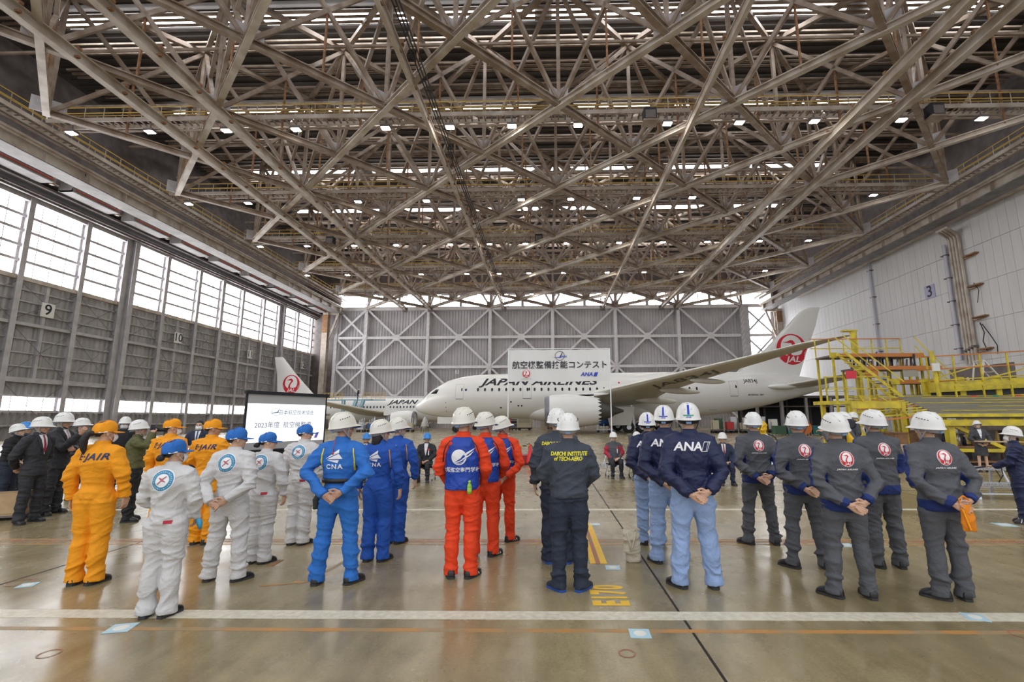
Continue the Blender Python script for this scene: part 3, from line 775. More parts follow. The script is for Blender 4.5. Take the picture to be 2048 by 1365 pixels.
        put(b, 'fan', 'dark_metal', nac, smooth=False)
        b = MB(); b.loft([section((2.0,ye-.2*s,4.3),(6.8,ye-.2*s,4.5),.2), section((3.5,ye+.2*s,4.5),(7.2,ye+.2*s,4.75),.2)]); b.b2((2.4,ye-.2,4.0),(5.2,ye+.2,4.62)); put(b, 'pylon', 'white_paint', nac, smooth=False)
    # main gear with doors, nose gear
    for s in (1, -1):
        yg = yc - s*4.9
        g = MB(); g.tube((10.6,yg,.75),(10.4,yg+s*.3,3.4),.2,.24,12); g.bar((9.6,yg,.7),(11.6,yg,.7),.25,.28); g.tube((10.5,yg,1.5),(8.6,yg+s*.4,3.1),.1,n=8); g = put(g, 'main_gear_strut', 'gal')
        for x in (9.85, 11.45):
            for dy in (-.45, .45):
                w = MB(); wheel(w, (x, yg+dy, .68), .68, .46); w = put(w, 'wheel', 'tyre', g)
                h = MB(); wheel(h, (x, yg+dy-.02*1, .68), .33, .48); put(h, 'hub', 'gal', w)
        d = MB(); d.loft([[V((7.0,yg-s*.9,3.1)),V((10.6,yg-s*.9,3.2)),V((10.0,yg-s*1.25,.95)),V((7.4,yg-s*1.2,.9))],[V((7.0,yg-s*.8,3.1)),V((10.6,yg-s*.8,3.2)),V((10.0,yg-s*1.15,.95)),V((7.4,yg-s*1.1,.9))]]); put(d, 'gear_door', 'wing_under', smooth=False)
        d = MB(); d.b2((7.3,yc-s*1.2,.75),(9.2,yc-s*1.12,2.4)); put(d, 'gear_bay_door', 'dark_metal', smooth=False)
    g = MB(); g.tube((-12.6,yc,.45),(-12.3,yc,2.5),.11,n=10); g = put(g, 'nose_gear_strut', 'gal')
    for dy in (-.32,.32):
        w = MB(); wheel(w, (-12.6,yc+dy,.46), .46, .3); put(w, 'wheel', 'tyre', g)
    d = MB(); d.b2((-15.0,yc-.75,1.15),(-12.9,yc-.7,2.05)); put(d, 'nose_gear_door', 'white_paint', smooth=False)
    return t
big_jet()

def small_jet():
    yc = 82.0
    t = thing('airliner', (-28, yc, 0), 'smaller white airliner with red crane tail, behind the nose of the big jet', 'airplane')
    I = Matrix.Translation((28, -yc, 0))
    def put(b, name, m, parent=t, smooth=True, ang=45):
        o = b.xf(I).build(name, m, parent); return autosmooth(o, ang) if smooth else o
    st = smoothstations([(-47.9,4.5,4.9,.15),(-46.0,4.1,5.15,.55),(-42.0,2.9,5.4,1.3),(-37.5,1.75,5.45,1.8),(-34,1.4,5.45,1.88),(-28,1.35,5.42,1.88),(-20,1.35,5.4,1.88),(-14,1.35,5.38,1.86),(-11.5,1.4,5.2,1.7),(-9.8,1.6,4.5,1.25),(-8.7,1.9,3.7,.75),(-8.2,2.5,3.0,.1)])
    fo = put(fuselage(st, yc, 32), 'fuselage', 'white_paint', ang=60); bv = bvh_of(fo); DY = V((0,1,0))
    def pm(x, z): return I @ (Matrix.Translation((x, yc-6, z)) @ Matrix(((1,0,0,0),(0,0,-1,0),(0,1,0,0),(0,0,0,1))))
    b = MB(); b.ell((0,0,0),(.13,.05,.19),10,6); wm = b.mesh('cabin_window')
    for k in range(26):
        if k in (17,): continue
        o = link('cabin_window', wm, 'glass_dark', t, True); o.location = (-36.6+k*.56+28, -1.86, 3.82); o.rotation_euler = (R(-12),0,0)
    for x in (-25.0, -23.0):
        vf = ring_vf(0,0,.3,.34,4); vf = ([(a*1.0,c*1.7,0) for a,c,_ in vf[0]], vf[1])
        project(vf, pm(x,3.6), DY, bv, .012, .3).build('exit_hatch', 'seam', t)
    project(text_mesh('JAPAN AIRLINES', .98, .03, .35, 1.62, 'LEFT'), pm(-26.9, 4.62), DY, bv, .014, .3).build('lettering', 'ink', t)
    project(text_mesh('737-800', .5, .02, .3, 1.2), pm(-37.8, 2.55), DY, bv, .014, .3).build('lettering', 'ink', t)
    b = MB(); b.loft(dense([vsection(a,c,th) for a,c,th in (((-37.6,yc,5.3),(-46.5,yc,4.9),.3),((-40.6,yc,6.2),(-46.9,yc,6.0),.45),((-43.6,yc,9.3),(-47.2,yc,9.2),.35),((-46.4,yc,12.6),(-47.9,yc,12.6),.14))]))
    fin = put(b, 'tail_fin', 'white_paint', ang=50); bf = bvh_of(fin)
    Mc = I @ Matrix.Translation((-44.55, yc-4, 7.85)) @ Matrix(((1.5,0,0,0),(0,0,-1,0),(0,1.6,0,0),(0,0,0,1)))
    crest(fin, Mc, DY, bf, .02, .3, fin, border=False)
    for s in (1,-1):
        y = lambda q: yc - s*(yc-q)
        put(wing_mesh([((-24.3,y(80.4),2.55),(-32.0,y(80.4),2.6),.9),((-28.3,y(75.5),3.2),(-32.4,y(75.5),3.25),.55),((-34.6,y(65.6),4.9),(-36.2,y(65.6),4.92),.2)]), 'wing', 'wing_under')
        put(wing_mesh([((-41.5,y(81.3),4.4),(-46.0,y(81.3),4.5),.4),((-46.2,y(75.0),5.2),(-47.9,y(75.0),5.22),.15)]), 'tailplane', 'wing_under')
        ye = yc - s*4.9; T4 = Matrix.Translation((-21.4, ye, 1.82)) @ Matrix.Rotation(-PI/2, 4, 'Y')
        b = MB(); b.lathe([(.95,.1),(1.1,-.02),(1.18,.05),(1.28,.3)], 28, T4, False); nl = put(b, 'intake_lip', 'nacelle_lip')
        b = MB(); b.lathe([(1.28,.3),(1.36,1.2),(1.25,2.6),(1.0,3.8)], 28, T4, False); b.lathe([(.95,.1),(1.0,.9),(.1,1.0)], 28, T4, False); n = put(b, 'engine_nacelle', 'white_paint')
        b = MB(); b.lathe([(.9,3.4),(.6,4.4),(.1,5.2)], 20, T4); put(b, 'exhaust_core', 'dark_metal', n)
        b = MB(); b.b2((-26.5,ye-.15,2.4),(-23,ye+.15,3.1)); put(b, 'pylon', 'white_paint', n, smooth=False)
        yg = yc - s*2.9; g = MB(); g.tube((-28.6,yg,.5),(-28.6,yg,2.2),.13,n=8); g = put(g, 'main_gear_strut', 'gal')
        for dy in (-.3,.3):
            w = MB(); wheel(w, (-28.6,yg+dy,.55), .55, .34); put(w, 'wheel', 'tyre', g)
    g = MB(); g.tube((-12.6,yc,.35),(-12.6,yc,1.6),.09,n=8); g = put(g, 'nose_gear_strut', 'gal')
    for dy in (-.22,.22):
        w = MB(); wheel(w, (-12.6,yc+dy,.36), .36, .2); put(w, 'wheel', 'tyre', g)
    return t
small_jet()
# ------------------------------------------------------------------ people
SKIN = [mat('skin_a', (.56,.34,.23), .5), mat('skin_b', (.63,.41,.29), .5), mat('skin_c', (.47,.27,.18), .5)]
def cloth(n, c, rough=.8, v=.10):
    if n in MATS: return MATS[n]
    m = mat(n, c, rough, vary=v, scale=9, bump=.5, bscale=8.0)
    for q in m.node_tree.nodes:
        if q.type == 'TEX_NOISE' and abs(q.inputs['Scale'].default_value-8.0) < .1: q.inputs['Distortion'].default_value = .7; q.inputs['Detail'].default_value = 3
        if q.type == 'BUMP': q.inputs['Distance'].default_value = .05
    return m
cloth('cloth_orange', (.86,.33,.004)); cloth('cloth_white', (.60,.59,.585), v=.05); cloth('cloth_blue', (.012,.085,.42)); cloth('cloth_blue_light', (.02,.15,.52))
cloth('cloth_red', (.80,.055,.008)); cloth('vest_blue', (.006,.05,.36), .55); cloth('cloth_night', (.016,.024,.045)); cloth('cloth_slate', (.045,.055,.075))
cloth('cloth_navy', (.006,.012,.058), .6); cloth('cloth_sky', (.27,.38,.62)); cloth('cloth_grey', (.085,.088,.10)); cloth('cloth_royal', (.008,.025,.14))
cloth('suit_black', (.020,.020,.026), .7); cloth('suit_grey', (.05,.052,.062), .7); cloth('suit_navy', (.012,.02,.05), .7); cloth('shirt', (.78,.78,.80)); cloth('tie_red', (.25,.01,.03), .5); cloth('tie_pink', (.55,.30,.36), .5)
cloth('olive', (.10,.10,.035)); cloth('jacket_crimson', (.42,.02,.05)); cloth('black_cloth', (.01,.01,.012)); cloth('yellow_cloth', (.75,.45,.02)); cloth('tie_blue', (.02,.04,.16), .5)
mat('hair', (.014,.010,.009), .6, bump=.4, bscale=60); mat('hair_grey', (.16,.15,.14), .55); mat('helmet_white', (.74,.735,.71), .3); mat('helmet_cream', (.70,.68,.60), .3); mat('helmet_blue', (.03,.22,.62), .3)
mat('strap_grey', (.30,.30,.32), .6); mat('strap_blue', (.18,.30,.48), .5); mat('mask_white', (.82,.83,.85), .7); mat('shoe_black', (.012,.012,.013), .38); mat('shoe_blue', (.02,.07,.25), .5); mat('sole_blue', (.015,.07,.30), .5); mat('shoe_sole', (.03,.03,.03), .7); mat('shoe_stripe', (.7,.7,.7), .5)
mat('eye', (.02,.015,.012), .2); mat('lips', (.42,.18,.15), .5); mat('visor_navy', (.012,.03,.14), .4); mat('stripe_blue', (.01,.04,.45), .4); mat('stripe_green', (.02,.36,.24), .4)
mat('roundel_blue', (.03,.24,.42), .5); mat('flag_red', (.42,.01,.03), .6); mat('print_white', (.80,.80,.82), .6); mat('print_yellow', (.80,.72,.03), .6); mat('piping_yellow', (.75,.62,.02), .6); mat('piping_orange', (.80,.30,.02), .6); mat('belt_black', (.012,.012,.012), .5)

def remesh(b, vox, sm=2, name='m'):
    me = b.mesh(name); o = bpy.data.objects.new('tmp', me); C.objects.link(o)
    r = o.modifiers.new('r', 'REMESH'); r.mode = 'VOXEL'; r.voxel_size = vox; r.use_smooth_shade = True
    if sm: s = o.modifiers.new('s', 'SMOOTH'); s.factor = .5; s.iterations = sm
    dg = bpy.context.evaluated_depsgraph_get()
    out = bpy.data.meshes.new_from_object(o.evaluated_get(dg)); out.name = name
    bpy.data.objects.remove(o); bpy.data.meshes.remove(me); return out
def coords(me):
    a = np.empty(len(me.vertices)*3, np.float32); me.vertices.foreach_get('co', a); return a.reshape(-1,3)
def wrinkle(me, seed, amp, zhot=(), zone=None):
    """pull cloth folds into a garment mesh"""
    p = coords(me); n = np.empty(len(p)*3, np.float32); me.vertex_normals.foreach_get('vector', n); n = n.reshape(-1,3)
    rs = np.random.RandomState(seed); w = np.zeros(len(p), np.float32)
    def ridge(q, k, ph): return 1-np.abs(np.sin(q@k + ph))
    warp = np.stack([np.sin(p@rs.uniform(-9,9,3)+rs.uniform(0,6)) for _ in range(3)], 1)*.05
    q = p + warp
    for i in range(5):
        f = rs.uniform(10, 24); th = rs.uniform(-.9,.9); ph = rs.uniform(0,6.3)
        k = np.array([math.sin(th)*math.cos(ph), math.sin(th)*math.sin(ph), math.cos(th)])*f
        w += ridge(q, k, rs.uniform(0,6))**3.0*rs.uniform(.5,1)
    w = w/3.2 - .3
    m = np.full(len(p), .42, np.float32)*np.clip((p[:,2]-.0)/.12, .25, 1)
    for z, s, a in zhot: m += a*np.exp(-((p[:,2]-z)/s)**2)
    ax = np.abs(p[:,0]); m += .55*np.clip((ax-.20)/.04, 0, 1)
    low = np.sin(p@rs.uniform(-6,6,3)+1)*np.sin(p@rs.uniform(-7,7,3))*.35
    p2 = p + n*((w*m*2.3+low*.4)*amp)[:,None]
    me.vertices.foreach_set('co', p2.astype(np.float32).ravel()); me.update()
def paint(me, fn):
    p = coords(me); 
    idx = [fn(V(p[list(f.vertices)].mean(0))) for f in me.polygons]
    me.polygons.foreach_set('material_index', idx)
def oval(c, rx, ry, n=20, M=None): return [V((c[0]+rx*math.cos(2*PI*k/n), c[1]+ry*math.sin(2*PI*k/n), c[2])) for k in range(n)]
def hand(b, w, d, n, side, curl=.35, spread=.0, s=1.0):
    """palm, four fingers and thumb; w wrist, d towards the fingers, n out of the palm"""
    w, d, n = V(w), V(d).normalized(), V(n); n = (n - d*n.dot(d)).normalized(); a = d.cross(n)*side      # a: towards the thumb side
    rings = []
    for t, hw, ht in ((-.03,.027,.021),(.0,.029,.019),(.03,.038,.017),(.065,.043,.015),(.09,.041,.013),(.098,.034,.009)):
        c = w + d*(t*s); rings.append([c + a*(hw*s*math.cos(2*PI*k/12)) + n*(ht*s*math.sin(2*PI*k/12)) for k in range(12)])
    b.loft(rings)
    for i, (off, L) in enumerate(((.031,.068),(.0105,.076),(-.0105,.071),(-.031,.056))):
        p = w + d*(.088*s) + a*(off*s); g = d + a*(off*spread); ang = 0; pts = [p]; e = d.copy()
        cl = curl*(1+.12*i)
        for j, f in enumerate((.45,.32,.23)):
            ang += cl*(1.0 if j else .8)
            e = (d*math.cos(ang) + n*math.sin(ang) + a*(off*spread*3)).normalized(); p = p + e*(L*f*s*1.02); pts.append(p)
        b.path(pts, [.0096*s,.0092*s,.0085*s,.0068*s], 8)
    p = w + d*(.022*s) + a*(.030*s); t1 = (d*.65 + a*.75 + n*.25).normalized(); t2 = (d*.9 + a*.25 + n*(.35+curl*.3)).normalized()
    b.path([p, p+t1*(.040*s), p+t1*(.040*s)+t2*(.032*s), p+t1*(.040*s)+t2*(.055*s)], [.0145*s,.0115*s,.0102*s,.0078*s], 8)
ARMS = {
 'side':   ((.268,-.035,1.13), (.272,.035,.885), (.0,.12,-1), (-1,.1,0), .35),
 'behind': ((.280,-.100,1.085), (.095,-.232,.925), (-.9,-.10,-.42), (.15,-1,.1), .5),
 'behind_wide': ((.325,-.11,1.15), (.095,-.228,.955), (-.9,-.10,-.42), (.15,-1,.1), .5),
 'front':  ((.272,.03,1.13), (.12,.21,.97), (-.75,.45,-.35), (.1,-.6,-.6), .5),
 'lap':    ((.262,.05,1.15), (.10,.27,.985), (-.75,.45,-.25), (-.1,-.3,-1), .55),
}
def shoe(parent, c, ang, k, m='shoe_black', stripe=None):
    um = 'cloth_night' if m == 'shoe_blue' else m
    f = V((math.sin(ang), math.cos(ang), 0)); r = V((f.y, -f.x, 0)); c = V(c)
    rings = []
    for t, w, h in ((-.082,.024,.060),(-.072,.036,.090),(-.03,.042,.105),(.03,.045,.102),(.075,.049,.086),(.115,.051,.072),(.145,.046,.060),(.165,.030,.038)):
        rings.append([c + f*(t*k) + r*(w*k*math.copysign(abs(math.cos(a))**.7, math.cos(a))) + V((0,0,max(.012, h*k*(.5+.5*math.copysign(abs(math.sin(a))**.7, math.sin(a)))))) for a in [2*PI*i/16 for i in range(16)]])
    b = MB(); b.loft(rings); o = b.build('shoe', um, parent, True)
    b = MB(); out = []
    for t, w in ((-.086,.026),(-.06,.040),(0,.044),(.06,.049),(.115,.053),(.148,.047),(.169,.028)): out.append((t,w))
    pts = [c + f*(t*k) + r*(w*k) for t,w in out] + [c + f*(t*k) - r*(w*k) for t,w in reversed(out)]
    b.loft([[p + V((0,0,.001)) for p in pts], [p + V((0,0,.024)) for p in pts]]); b.build('sole', 'shoe_sole' if m != 'shoe_blue' else 'sole_blue', o)
    if stripe:
        for q in (.02,.055,.09):
            for s in (1,-1):
                b = MB(); b.bar(c+f*(q*k)+r*(s*.052*k)+V((0,0,.02)), c+f*((q-.03)*k)+r*(s*.036*k)+V((0,0,.085)), .012, .006, r); b.build('stripe', stripe, o)
    return o
def helmet(parent, HM, m='helmet_white', visor=None, stripes=False, vents=True, strap='strap_grey', tilt=0, facing=False, hk=1.0):
    """hard hat with peak, inner headband and chin strap, set on the head frame HM"""
    n = 40; X = HM @ Matrix.Translation((0,-.004,1.632-1.52)) @ Matrix.Rotation(R(tilt+5), 4, 'X')
    def peak(a):                       # a=0 right, pi/2 front
        s = math.sin(a); return .008 + .044*max(0, s)**3 + .004*max(0,-s)**2
    b = MB(); rings = []
    prof = [(0.02,.156),(.25,.152),(.5,.139),(.72,.114),(.88,.080),(.96,.043),(1.0,.004)]
    for u, z in prof: rings.append([V((.120*u*math.cos(2*PI*k/n), .145*u*math.sin(2*PI*k/n), z)) for k in range(n)])
    for e, dz in ((.35,-.004),(1,-.012),(1.0,-.018),(.3,-.014)):
        rings.append([V(((.120+peak(2*PI*k/n)*e)*math.cos(2*PI*k/n), (.145+peak(2*PI*k/n)*e)*math.sin(2*PI*k/n), dz-.012*max(0,math.sin(2*PI*k/n))**3*e)) for k in range(n)])
    for u, z in ((.96,0),(.90,.06),(.6,.118),(.03,.148)): rings.append([V((.116*u*math.cos(2*PI*k/n), .140*u*math.sin(2*PI*k/n), z)) for k in range(n)])
    b.loft(rings); o = autosmooth(b.xf(X).build('helmet', m, parent), 60)
    b = MB(); 
    for s in (-1,1):
        b.path([(s*.030,-.122,.089),(s*.042,-.05,.141),(s*.044,.05,.143),(s*.036,.117,.096)], [.004,.007,.007,.004], 6)
    b.xf(X).build('shell_ridge', m, o, True)
    if vents:
        b = MB()
        for s in (-1,1):
            for i in range(5):
                a = math.radians(-28+11*i) if s > 0 else math.radians(180+28-11*i); u = .90; z = .074+.005*i
                b.ell((.1205*u*math.cos(a)*1.0, .1455*u*math.sin(a), z), (.006,.0075,.0042), 8, 5)
        b.xf(X).build('vent_slots', 'ink', o, True)
    if visor:
        b = MB(); pts = []
        for k in range(15):
            a = R(25+130*k/14); pts.append((a, peak(a)))
        top = [V(((.118+p*1.0)*math.cos(a)*.98, (.142+(p*1.5 if p > .02 else p))*math.sin(a), -.02-.022*max(0,math.sin(a)))) for a,p in pts]; inn = [V((.112*math.cos(a), .136*math.sin(a), -.012)) for a,p in pts]
        m_ = len(top); b.add(top+inn+[q-V((0,0,.005)) for q in top]+[q-V((0,0,.005)) for q in inn], [(k,k+1,m_+k+1,m_+k) for k in range(m_-1)]+[(2*m_+k,3*m_+k,3*m_+k+1,2*m_+k+1) for k in range(m_-1)]+[(k,2*m_+k,2*m_+k+1,k+1) for k in range(m_-1)])
        b.xf(X).build('visor', visor, o)
    if stripes:
        b = MB(); 
        vf = ([(x,y,0) for x,y in ((-.012,-.10),(.012,-.10),(.012,.12),(-.012,.12))], [(0,1,2,3)])
        bv = bvh_of(o); Mp = X @ Matrix(((1,0,0,0),(0,0,-1,-.4),(0,1,0,.06),(0,0,0,1))); dr = (X.to_3x3() @ V((0,1,0)))
        vf = ([(-.011,-.02,0),(.011,-.02,0),(.011,.098,0),(-.011,.098,0)], [(0,1,2,3)])
        project(vf, Mp, dr, bv, .0025, .02).build('centre_stripe', 'stripe_blue', o)
        project(([(-.05,-.034,0),(.05,-.034,0),(.05,-.022,0),(-.05,-.022,0)], [(0,1,2,3)]), Mp, dr, bv, .003, .02).build('cross_stripe', 'stripe_green' if stripes == 'green' else 'stripe_blue', o)
        project(move_vf(text_mesh('ANA', .022, .02, .25, 1.1), 0, -.046), Mp, dr, bv, .003, .02).build('helmet_lettering', 'stripe_blue', o)
    b = MB(); rg = []
    for z, e in ((-.002,.93),(-.012,.95),(-.040,.92),(-.040,.89),(-.004,.88)): rg.append([V((.108*e*math.cos(2*PI*k/28), .128*e*math.sin(2*PI*k/28)-.004, z + (-.018*max(0,-math.sin(2*PI*k/28)) if z < -.008 else 0))) for k in range(28)])
    rg.append(rg[0]); b.loft(rg, False); hb = b.xf(X).build('headband', strap, o, True)
    b = MB(); b.box((0,-.128,-.042), (.05,.012,.022)); b.xf(X).build('adjuster', 'strap_blue', hb)
    b = MB()
    for s in (-1,1):
        for y0 in (.035,-.055):
            pts = [V((s*.104,y0,-.012)), V((s*.090,.004+y0*.25,-.075)), V((s*.072,.028,-.125))]
            for i in range(2): b.bar(pts[i], pts[i+1], .013, .004, (1,0,0))
    b.path([(-.072,.028,-.125),(-.045,.055,-.150),(0,.066,-.156),(.045,.055,-.150),(.072,.028,-.125)], .005, 6); b.xf(X).build('chin_strap', strap, o)
    return o
def cap(parent, HM, m, tilt=0):
    X = HM @ Matrix.Translation((0,.0,1.622-1.52)) @ Matrix.Rotation(R(tilt), 4, 'X'); n = 32; b = MB(); rings = []
    for u, z in ((.02,.112),(.3,.110),(.6,.100),(.82,.080),(.96,.045),(1.0,.0),(.97,-.012)):
        rings.append([V((.092*u*math.cos(2*PI*k/n), .112*u*math.sin(2*PI*k/n)-.004 + .006*(z > .03)*math.sin(2*PI*k/n), z + .012*math.sin(2*PI*k/n)*(z > .02) - (.012*max(0,-math.sin(2*PI*k/n)) if z < .02 else 0))) for k in range(n)])
    b.loft(rings); o = b.xf(X).build('cap', m, parent, True)
    b = MB(); vs = []
    for k in range(17):
        a = R(18+144*k/16); s = max(0, math.sin(a))
        for e in (0, .5, 1): vs.append(V(((.090+.012*e)*math.cos(a), .106*math.sin(a) + .082*e*s**1.2, -.002 - .012*e*s + .014*abs(math.cos(a))*0 - .010*e*abs(math.cos(a)))))
    nv = len(vs); fs = [(3*k+j, 3*k+j+1, 3*k+j+4, 3*k+j+3) for k in range(16) for j in range(2)]
    b.add(vs + [q - V((0,0,.006)) for q in vs], fs + [tuple(reversed([i+nv for i in f])) for f in fs] + [(3*k+2, nv+3*k+2, nv+3*k+5, 3*k+5) for k in range(16)])
    b.xf(X).build('cap_brim', m, o, True)
    b = MB()
    for k in range(6):
        a = 2*PI*k/6+.5; b.path([(.092*u*math.cos(a), .112*u*math.sin(a)-.004, z+.003) for u, z in ((.05,.113),(.5,.106),(.85,.078),(.99,.02))], .0022, 5)
    b.ell((0,0,.118),(.008,.008,.005),8,5); b.xf(X).build('cap_seams', m, o)
    b = MB(); b.bar((.060,-.088,-.014),(.094,-.02,-.006), .006, .012); b.bar((-.060,-.088,-.014),(-.094,-.02,-.006), .006, .012); b.xf(X).build('sweatband_edge', 'mask_white', o)
    return o
def head_mesh(b, HM, k=1.0):
    def E(c, r, n=16, m=10, rot=None):
        q = MB(); q.ell(c, r, n, m, rot); q.xf(HM @ Matrix.Translation((0,0,-1.52))); b.add(q.v, q.f)
    E((0,-.008,1.635),(.076,.095,.088)); E((0,.030,1.578),(.062,.066,.082)); E((0,.060,1.522),(.034,.034,.026)); E((0,.012,1.55),(.058,.062,.05))
    E((0,.100,1.588),(.013,.022,.026)); E((0,.106,1.577),(.018,.018,.012)); E((0,.082,1.626),(.052,.018,.012)); E((0,.088,1.543),(.026,.014,.012))
    for s in (-1,1):
        E((s*.079,-.002,1.588),(.010,.022,.033), 12, 8, Matrix.Rotation(s*.3,3,'Z')); E((s*.040,.066,1.578),(.024,.024,.022))
def hair(parent, HM, style, m='hair'):
    q = MB(); c = V((0,-.008,1.635)); n, mm = 28, 18; vs = []; fs = []
    for i in range(mm+1):
        th = PI*i/mm
        for k in range(n):
            ph = 2*PI*k/n; d = V((math.sin(th)*math.cos(ph), math.sin(th)*math.sin(ph), math.cos(th)))
            zc = 1.635 + .088*d.z; yy = -.008+.095*d.y
            low = 1.60 + (yy+.02)*.6 if yy > -.02 else 1.60 + (yy+.02)*1.0
            if style == 'long': low -= .03 if yy < .02 else 0
            front = yy > .05 and zc < 1.675
            on = (zc > low) and not front
            f = 1.085 if on else .82
            vs.append(c + V((.076*d.x*f, .095*d.y*f*(1.02 if on else 1), .088*d.z*f)))
    for i in range(mm):
        for k in range(n):
            l = (k+1)%n; fs.append((i*n+k,(i+1)*n+k,(i+1)*n+l,i*n+l))
    q.add(vs, fs)
    o = q.xf(HM @ Matrix.Translation((0,0,-1.52))).build('hair', m, parent, True)
    b = MB()
    if style == 'bun': b.ell((0,-.125,1.565),(.040,.036,.036)); b.ell((.01,-.15,1.56),(.026,.022,.026)); nm = 'hair_bun'
    elif style == 'ponytail':
        b.ell((0,-.112,1.60),(.03,.03,.03)); b.path([(0,-.10,1.60),(-.004,-.135,1.60),(-.012,-.160,1.575),(-.020,-.172,1.53),(-.026,-.170,1.48),(-.030,-.160,1.43),(-.028,-.150,1.39),(-.022,-.142,1.36)], [.022,.028,.034,.037,.035,.028,.018,.004], 14); nm = 'ponytail'
    elif style == 'long':
        b.loft([oval((0,-.03,1.60),.088,.082,18), oval((0,-.045,1.54),.090,.070,18), oval((0,-.055,1.47),.082,.058,18), oval((0,-.06,1.43),.06,.04,18)]); nm = 'long_hair'
    else: return o
    b.xf(HM @ Matrix.Translation((0,0,-1.52))).build(nm, m, o, True); return o

def rot_vf(vf, a): return [(v[0]*math.cos(a)-v[1]*math.sin(a), v[0]*math.sin(a)+v[1]*math.cos(a), 0) for v in vf[0]], vf[1]
def prints(kind, g, T, bv, k):
    """emblems on the back of garment g"""
    D = T.to_3x3() @ V((0,1,0))
    def pm(x, z, s): return T @ Matrix.Translation((x, -.75, z)) @ Matrix(((s,0,0,0),(0,0,-1,0),(0,s,0,0),(0,0,0,1)))
    def put(vf, x, z, s, m, nm, off=.004, host=g): return project(vf, pm(x,z,s), D, bv, off, .02/s).build(nm, m, host)
    if kind == 'ejair':
        put(text_mesh('E·JAIR', .098, .030, .28, 1.08, 'CENTER', 1.14), 0, 1.345, 1, 'navy_ink', 'back_lettering')
    elif kind == 'college':
        put(poly_vf(disc(0,0,.110,.110,36)), -.0, 1.335, 1, 'print_white', 'roundel_border', .003)
        o = put(ring_vf(0,0,.066,.101,40), -.0, 1.335, 1, 'roundel_blue', 'roundel', .005)
        put(merge(*[move_vf(rot_vf(text_mesh(ch, .019, .004), -a), .083*math.sin(a), .083*math.cos(a)) for ch, a in zip('AIRCRAFTMAINTENANCECOLLEGE', [2*PI*(i+.5)/26 for i in range(26)])]), 0, 1.335, 1, 'print_white', 'roundel_lettering', .0065, o)
        pl = [(a*.82,c*.82,0) for a,c,_ in [(-.052,-.040,0),(-.044,-.048,0),(.0,-.008,0),(.038,-.020,0),(.046,-.012,0),(.012,.010,0),(.050,.048,0),(.042,.054,0),(0,.022,0),(-.034,.036,0),(-.042,.028,0),(-.012,.002,0)]]
        put((pl, [tuple(range(12))]), 0, 1.335, 1, mat('plane_red', (.42,.12,.14), .6), 'roundel_plane', .006, o)
        put(poly_vf([(-.036,-.016),(.036,-.016),(.036,.016),(-.036,.016)]), .085, .925, 1, 'flag_red', 'pocket_label', .004)
    elif kind == 'cna':
        s = 1.0
        a = merge(([(-.10,-.015,0),(.045,.088,0),(.048,.05,0)],[(0,1,2)]), ([(-.085,-.018,0),(.045,.040,0),(.085,-.012,0)],[(0,1,2)]), ([(-.082,-.026,0),(.048,-.026,0),(.036,-.056,0)],[(0,1,2)]))
        put(a, -.02, 1.30, s, 'print_white', 'paper_plane_emblem'); put(text_mesh('CNA', .066, .03, 0, 1.1, 'CENTER', 1.25), -.02, 1.205, 1, 'print_white', 'back_lettering')
    elif kind == 'osaka':
        o = put(poly_vf(disc(0,0,.082,.082,36)), -.015, 1.25, 1, 'print_white', 'disc_emblem', .004)
        for i, pl in enumerate(([(-.055,-.06),(.02,-.012),(.05,.03),(.085,.05),(.06,.0),(.02,-.03)], [(-.05,-.068),(.03,-.04),(.08,.0),(.04,-.05)], [(-.04,-.074),(.02,-.062),(.065,-.035),(.02,-.07)])):
            put(poly_vf(pl), -.015, 1.25, 1, 'vest_blue', 'emblem_feather', .0055, o)
        put(merge(poly_vf([(.045,.022),(.085,.052),(.17,.098),(.13,.06),(.075,.018)]), poly_vf([(.06,.006),(.10,.02),(.155,.066),(.12,.018),(.085,-.004)])), -.015, 1.25, 1, 'print_white', 'emblem_wing', .006, o)
        put(text_mesh('大阪航空専門学校', .052, .014), 0, 1.115, 1, 'print_white', 'back_lettering')
    elif kind == 'daiichi':
        put(text_mesh('DAIICHI INSTITUTE', .056, .03, .2, .78), 0, 1.365, 1, 'print_yellow', 'back_lettering')
        put(text_mesh('of TECH-AERO', .056, .03, .2, .80), -.01, 1.315, 1, 'print_yellow', 'back_lettering')
        put(poly_vf([(.10,-.012),(.135,-.012),(.145,.012),(.135,-.004)]), 0, 1.315, 1, 'print_yellow', 'swoosh')
    elif kind == 'ana':
        put(text_mesh('ANA', .115, .028, .22, 1.08), -.055, 1.345, 1, 'print_white', 'back_lettering')
        def para(x, w, t): return merge(*[poly_vf(q) for q in ([(x,-.048),(x+t,-.048),(x+t+.045,.048),(x+.045,.048)],[(x+w,-.048),(x+w+t,-.048),(x+w+t+.045,.048),(x+w+.045,.048)],[(x,-.048),(x+w,-.048),(x+w+.003,-.042),(x+.003,-.042)],[(x+.042,.042),(x+w+.042,.042),(x+w+.045,.048),(x+.045,.048)])])
        put(para(.068, .046, .005), 0, 1.345, 1, 'print_white', 'slanted_mark'); put(para(.068, .062, .005), 0, 1.345, 1, 'print_white', 'slanted_mark', .005)
    elif kind == 'jal':
        Mx = pm(.0, 1.325, 1) @ Matrix.Diagonal((.063,.070,1,1))
        crest(g, Mx, D, bv, .003, .28, g)
        put(text_mesh('JAPAN AIRLINES', .020, .02, .3, 1.35), 0, 1.225, 1, 'print_white', 'back_lettering')

